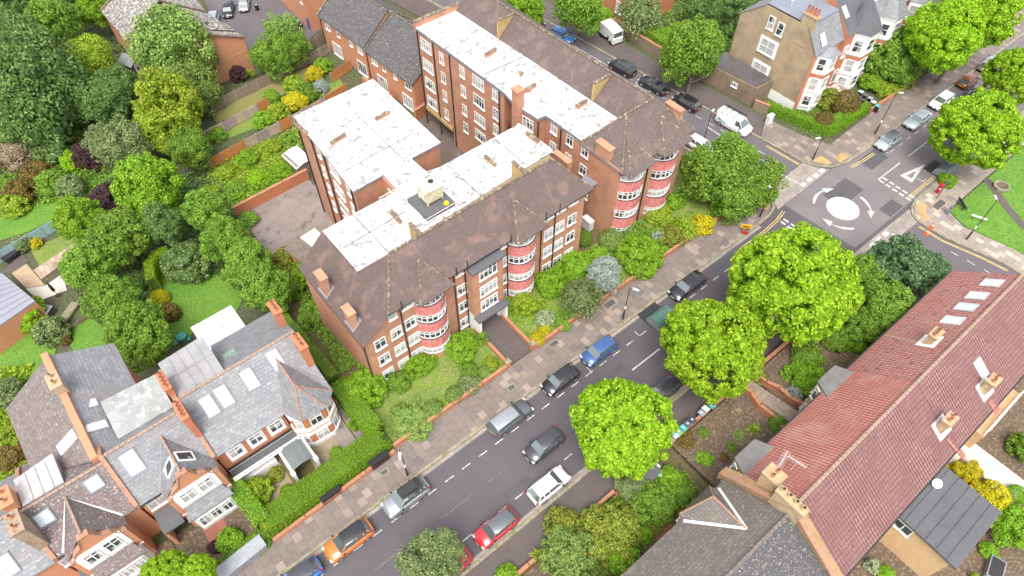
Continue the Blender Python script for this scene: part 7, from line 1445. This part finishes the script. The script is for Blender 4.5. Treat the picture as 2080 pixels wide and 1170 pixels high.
# post box, signs, cone, cabinets
x, y = P(1903, 391, .12); t = thing('post_box', 'red pillar post box on the corner pavement', 'post box', (x, y, .12), R(200)); m_pb = M('post_box_red', (.5, .012, .02), (.42, .01, .018), 3, rough=.4)
b = MB(); b.lathe((0, 0, 0), [(.27, 0), (.27, .12), (.24, .14), (.24, 1.28)], 16); b.build('body', m_pb, t, uv=False, local=True); b = MB(); b.lathe((0, 0, 1.28), [(.28, 0), (.29, .07), (.24, .13), (.1, .19)], 16); b.build('cap', m_pb, t, uv=False, local=True); b = MB(); b.box(.2, -.1, 1.05, .25, .1, 1.1); b.build('slot', m_black, t, uv=False, local=True); b = MB(); b.box(.22, -.08, .72, .255, .08, .95); b.build('notice', m_white, t, uv=False, local=True)
t = thing('sign_post', 'black post with two round blue-grey sign backs beside post box', 'road sign', (x-.95, y-.5, .12)); b = MB(); b.tube((0, 0, 0), (0, 0, 3.2), .045, 8); b.build('post', m_black, t, uv=False, local=True); b = MB()
for zz in (2.9,): b.tube((0, -.03, zz), (0, .03, zz), .33, 16); b.tube((.0, -.03, zz-.62), (.0, .03, zz-.62), .28, 16)
b.build('sign_face', M('sign_blue_grey', (.09, .12, .18), (.07, .1, .15)), t, uv=False, local=True)
x, y = P(1512, 470, .12); t = thing('road_works_sign', 'yellow temporary road sign on red stand on pavement', 'road sign', (x, y, .12), R(-45)); b = MB(); b.box(-.6, -.03, .55, .6, .03, 1.15); b.build('board', M('sign_yellow', (.78, .48, .01), (.72, .43, .01)), t, uv=False, local=True); b = MB(); b.tube((-.45, .4, 0), (-.3, 0, .6), .03); b.tube((.45, .4, 0), (.3, 0, .6), .03); b.tube((-.45, -.35, 0), (-.3, 0, .6), .03); b.tube((.45, -.35, 0), (.3, 0, .6), .03); b.build('stand', m_black, t, uv=False, local=True); b = MB(); b.prism([(-.25, -.5), (.25, -.5), (.2, -.2), (-.2, -.2)], 0, .35); b.build('weight', m_pb, t, uv=False, local=True); b = MB()
for zz in (.95, .8, .67): b.box(-.42, -.042, zz, .42, -.031, zz+.06)
b.build('sign_text', m_black, t, uv=False, local=True)
for k, (px, py) in enumerate(((1883, 474), (1892, 462))):
    x, y = P(px, py, .13); t = thing('traffic_cone', ('orange and white cone on road edge near yellow lines', 'orange and white cone on kerb beside the other')[k], 'traffic cone', (x, y, .02 if k == 0 else .13)); m_or = M('cone_orange', (.7, .13, .03), (.6, .1, .03)); b = MB(); b.box(-.24, -.24, 0, .24, .24, .05); b.lathe((0, 0, .05), [(.19, 0), (.14, .28)], 12); b.lathe((0, 0, .52), [(.1, 0), (.04, .32)], 12); b.build('cone_body', m_or, t, uv=False, local=True); b = MB(); b.lathe((0, 0, .33), [(.14, 0), (.1, .19)], 12); b.build('reflective_band', m_white, t, uv=False, local=True)
for nm, px, py, z, lab, d_, s in (('utility_cabinet', 1563, 243, .7, 'white roadside utility cabinet against corner hedge', -5, (.9, .5, 1.35)), ('utility_cabinet', 1194, 452, 1, 'pale cabinet fixed beside long block side wall', 0, (.7, 1.3, 1.5))):
    x, y = P(px, py, z); t = thing(nm, lab, 'cabinet', (x, y, .13), R(d_)); mm = M('cabinet_grey_white', (.66, .66, .68), (.58, .58, .6)); b = MB(); b.box(-s[0]/2, -s[1]/2, 0, s[0]/2, s[1]/2, s[2]-.1); b.build('body', mm, t, uv=False, local=True); b = MB(); b.box(-s[0]/2-.05, -s[1]/2-.05, s[2]-.097, s[0]/2+.05, s[1]/2+.05, s[2]); b.build('lid', mm, t, uv=False, local=True); b = MB(); b.box(-s[0]/2+.06, -s[1]/2-.015, .08, s[0]/2-.06, -s[1]/2-.002, s[2]-.2); b.build('door', mm, t, uv=False, local=True)
x, y = P(1990, 441, .8); t = thing('street_nameplate', 'white street nameplate on two posts at lawn edge', 'sign', (x, y, .1), R(-68)); b = MB(); b.box(-.85, -.02, .55, .85, .02, .8); b.build('plate', m_white, t, uv=False, local=True); b = MB(); b.box(-.75, -.03, .62, .6, -.021, .73); b.build('lettering_band', M('plate_lettering', (.45, .45, .46), (.75, .75, .74), 14, lo=.48, hi=.52), t, uv=False, local=True)
for s in (-.6, .6): b = MB(); b.tube((s, .04, 0), (s, .04, .82), .03); b.build('post', m_black, t, uv=False, local=True)
x, y = P(1955, 416, .4); t = thing('bench', 'dark metal bench on park grass', 'bench', (x, y, .1), R(52)); b = MB()
for k in range(4): b.box(-.85, -.22+.12*k, .43, .85, -.13+.12*k, .46)
b.build('seat', m_black, t, uv=False, local=True); b = MB()
for k in range(3): b.box(-.85, .27, .55+.12*k, .85, .3, .63+.12*k)
b.build('backrest', m_black, t, uv=False, local=True)
for s in (-.7, .7): b = MB(); b.box(s-.03, -.25, 0, s+.03, -.19, .43); b.box(s-.03, .24, 0, s+.03, .3, .9); b.build('leg', m_black, t, uv=False, local=True)
x, y = P(1927, 430, .5); t = thing('feeder_pillar', 'slim grey metal service pillar at lawn corner', 'service pillar', (x, y, .1)); b = MB(); b.box(-.22, -.15, 0, .22, .15, 1.1); b.build('body', m_lead, t, uv=False, local=True); b = MB(); b.box(-.26, -.19, 1.102, .26, .19, 1.16); b.build('cap', m_felt, t, uv=False, local=True)
x, y = P(2034, 379, .3); t = thing('stone_planter', 'octagonal stone planter set in park grass', 'planter', (x, y, .1)); b = MB(); b.lathe((0, 0, 0), [(.95, 0), (1.0, .4), (.75, .42), (.72, .25)], 8); b.build('rim', m_kerb, t, uv=False, local=True); b = MB(); b.lathe((0, 0, .2), [(.71, 0), (.7, .06)], 8); b.build('soil', m_dirt, t, uv=False, local=True)
# sheds, lean-tos and garden furniture
x, y, z = PT(268, 125, 1.5); t = thing('garden_shed', 'small dark shed with pale apex roof and glazed front', 'shed', (x, y, tz(x, y)), R(22)); b = MB(); b.prism([(-1.2, -1.3), (1.2, -1.3), (1.2, 1.3), (-1.2, 1.3)], 0, 1.8); b.poly([(-1.2, -1.3, 1.8), (1.2, -1.3, 1.8), (0, -1.3, 2.5)]); b.poly([(1.2, 1.3, 1.8), (-1.2, 1.3, 1.8), (0, 1.3, 2.5)]); b.build('wall', m_felt, t, local=True); b = MB(); b.slab([(-1.4, -1.45, 1.72), (0, -1.45, 2.55), (0, 1.45, 2.55), (-1.4, 1.45, 1.72)], .06); b.slab([(0, -1.45, 2.55), (1.4, -1.45, 1.72), (1.4, 1.45, 1.72), (0, 1.45, 2.55)], .06); b.build('roof', M('pale_grey_felt', (.3, .31, .33), (.25, .26, .28)), t, local=True)
win(t, x+.0, y-1.33, tz(x, y)+1.0, -90, 1.5, 1.5, 2, 0); win_o = t.children[-1]; win_o.location = (0, -1.33, 1.0); win_o.rotation_euler = (0, 0, 0)
x, y, z = PT(602, 318, 2); t = thing('garden_shed', 'shed with pale blue-white curved roof beside rear wing', 'shed', (x, y, tz(x, y)), R(4)); b = MB(); b.prism([(-1.1, -1.7), (1.1, -1.7), (1.1, 1.7), (-1.1, 1.7)], 0, 1.9); b.build('wall', m_wg, t, local=True); b = MB(); b.slab([(-1.25, -1.85, 1.75), (0, -1.85, 2.1), (0, 1.85, 2.1), (-1.25, 1.85, 1.75)], .08); b.slab([(0, -1.85, 2.1), (1.25, -1.85, 2.0), (1.25, 1.85, 2.0), (0, 1.85, 2.1)], .08); b.build('roof', M('pale_blue_sheet', (.62, .68, .72), (.55, .62, .67)), t, local=True)
t = thing('lean_to', 'corrugated lean-to with one pale rooflight bay behind the brown gable', 'lean-to', (15.3, 56.2, -4)); q = [PT(575, 505, 2.4)[:2], PT(650, 455, 2.4)[:2], PT(680, 485, 2.4)[:2], PT(625, 540, 2.4)[:2]]; b = MB(); b.prism(q[::-1], -4.2, -1.75); b.build('wall', m_brick, t)
def corr(nm, c4, n, m, z):
    b = MB(); a, bb, c, d_ = [Vector(v) for v in c4]
    for k in range(n): p, q_ = a+(bb-a)*(k/n), a+(bb-a)*((k+.6)/n); r, s = d_+(c-d_)*((k+.6)/n), d_+(c-d_)*(k/n); b.slab([(*p, z), (*q_, z), (*r, z), (*s, z)][::-1], .08)
    b.slab([(*v, z-.05) for v in (a, bb, c, d_)][::-1], .05); return b.build(nm, m, t)
q2 = [Vector(v) for v in q]; f1, f2 = q2[0]+(q2[1]-q2[0])*.45, q2[3]+(q2[2]-q2[3])*.45; g1, g2 = q2[0]+(q2[1]-q2[0])*.85, q2[3]+(q2[2]-q2[3])*.85
corr('corrugated_roof', (q2[0], f1, f2, q2[3]), 8, M('mossy_corrugated', (.2, .165, .135), (.14, .12, .1), 1.5, c3=(.24, .21, .14), s3=4, t3=.6), -1.6); corr('rooflight', (f1, g1, g2, f2), 8, M('pale_corrugated', (.62, .57, .48), (.52, .48, .4), 1.5), -1.6); corr('corrugated_roof', (g1, q2[1], q2[2], g2), 3, MATS['mossy_corrugated'], -1.6)
t = thing('parasol', 'closed black parasol standing on the pale patio', 'parasol', PT(118, 600)); b = MB(); b.tube((0, 0, 0), (0, 0, 2.4), .03); b.lathe((0, 0, 0), [(.3, 0), (.28, .1)], 12); b.build('pole', m_black, t, uv=False, local=True); b = MB(); b.lathe((0, 0, .8), [(.08, 0), (.2, .25), (.16, .9), (.05, 1.7)], 10); b.build('canopy', m_trim, t, uv=False, local=True)
t = thing('barbecue_table', 'black covered garden furniture set against blue fence', 'garden furniture', PT(25, 525), R(20)); b = MB(); b.box(-.9, -.6, .45, .9, .6, .85); b.build('cover', m_trim, t, uv=False, local=True)
for sx in (-.75, .75):
    for sy in (-.45, .45): b = MB(); b.box(sx-.05, sy-.05, 0, sx+.05, sy+.05, .45); b.build('leg', m_black, t, uv=False, local=True)
def table_set(label, p, mt, r=.5):
    t = thing('garden_table', label, 'table', p); b = MB(); b.lathe((0, 0, .7), [(r, 0), (r, .04)], 20); b.build('tabletop', mt, t, uv=False, local=True); b = MB(); b.tube((0, 0, 0), (0, 0, .7), .04); b.lathe((0, 0, 0), [(.25, 0), (.2, .05)], 10); b.build('pedestal', mt, t, uv=False, local=True)
mt_ = M('teal_metal', (.08, .34, .28), (.06, .29, .24)); p = PT(373, 690); table_set('round teal garden table beside white flat roof', p, mt_, .55)
def chair(label, p, deg, m):
    t = thing('garden_chair', label, 'chair', p, R(deg)); b = MB(); b.box(-.22, -.22, .42, .22, .22, .46); b.build('seat', m, t, uv=False, local=True); b = MB(); b.box(-.22, .2, .46, .22, .24, .9); b.build('backrest', m, t, uv=False, local=True)
    for sx in (-.19, .19):
        for sy in (-.19, .19): b = MB(); b.box(sx-.02, sy-.02, 0, sx+.02, sy+.02, .42); b.build('leg', m, t, uv=False, local=True)
chair('teal garden chair left of the round teal table', (p[0]-.8, p[1]-.2, p[2]), 80, mt_); chair('teal garden chair right of the round teal table', (p[0]+.6, p[1]-.6, p[2]), -130, mt_)
t = thing('storage_box', 'pale grey lidded storage chest by lime bush', 'storage box', PT(95, 637), R(40)); b = MB(); b.box(-.55, -.9, 0, .55, .9, .9); b.build('box', m_felt, t, uv=False, local=True); b = MB(); b.box(-.6, -.95, .903, .6, .95, .98); b.build('lid', M('pale_grey_felt', (.36, .37, .38)), t, uv=False, local=True)
t = thing('storage_box', 'dark open-topped planter box behind dark flat roof', 'planter', (41.2, -13.2, .03), R(15)); b = MB(); b.box(-1.0, -.6, 0, 1.0, .6, .75); b.build('box', m_lead, t, uv=False, local=True); b = MB(); b.box(-.9, -.5, .753, .9, .5, .77); b.build('soil', m_black, t, uv=False, local=True)
def pot(label, p, m, r=.2):
    t = thing('plant_pot', label, 'plant pot', p); b = MB(); b.lathe((0, 0, 0), [(r*.7, 0), (r, r*1.6), (r*.85, r*1.6), (r*.8, r*1.4)], 12); b.build('pot', m, t, uv=False, local=True); crown_obj(t, SML[1], 'bright', (0, 0, r*2.2), (r*1.2, r*1.2, r*1.2), 'leaves')
for lab, x, y, z, m in (('terracotta pot on turret house path', 6.3, 32.2, .08, m_pot), ('second pot on turret house path, nearer the hedge', 6.5, 31.6, .08, m_pot), ('orange pot behind dark flat roof', 39.3, -12.4, .06, m_pot), ('turquoise pot behind dark flat roof', 38.6, -12.8, .06, mt_)): pot(lab, (x, y, z), m, .24)
t = thing('bicycle', 'black bicycle leaning in the rear passage beside the cream extension', 'bicycle', (33.4, -6.3, .06), R(60))
b = MB(); wl = lambda cx: [(cx+.33*math.cos(a*math.pi/8), 0, .35+.33*math.sin(a*math.pi/8)) for a in range(17)]
for cx in (-.52, .52): q = MB(); q.path(wl(cx), .022, 5); q.tube((cx, -.03, .35), (cx, .03, .35), .05, 8); q.build('wheel', m_tyre, t, uv=False, local=True)
b.path([(-.52, 0, .35), (-.15, 0, .8), (.38, 0, .82), (-.02, 0, .36), (-.15, 0, .8)], .02, 5); b.path([(-.52, 0, .35), (-.02, 0, .36)], .02, 5); b.path([(.38, 0, .82), (.52, 0, .35)], .02, 5); b.build('frame', m_black, t, uv=False, local=True); b = MB(); b.path([(.38, 0, .82), (.36, 0, .98)], .018, 5); b.path([(.36, -.25, .98), (.36, .25, .98)], .018, 5); b.build('handlebar', m_black, t, uv=False, local=True); b = MB(); b.box(-.28, -.06, .9, -.04, .06, .95); b.tube((-.15, 0, .8), (-.16, 0, .9), .018); b.build('saddle', m_black, t, uv=False, local=True)
t = thing('oil_drum', 'blue plastic barrel by the orange house patio', 'barrel', PT(590, 215)) if False else None
sl_ = MB()
for k in range(6): sl_.box(-.0+.0*k, 0, 0, .01, .01, .01) if False else None
t = thing('raised_bed', 'stone-flagged raised bed with timber edge below parasol patio', 'raised bed', PT(140, 640), R(40)); b = MB(); b.box(-1.6, -.5, 0, 1.6, .5, .35); b.build('edging', m_wg, t, local=True); b = MB(); b.box(-1.5, -.4, .353, 1.5, .4, .38); b.build('paving', m_kerb, t, uv=False, local=True)
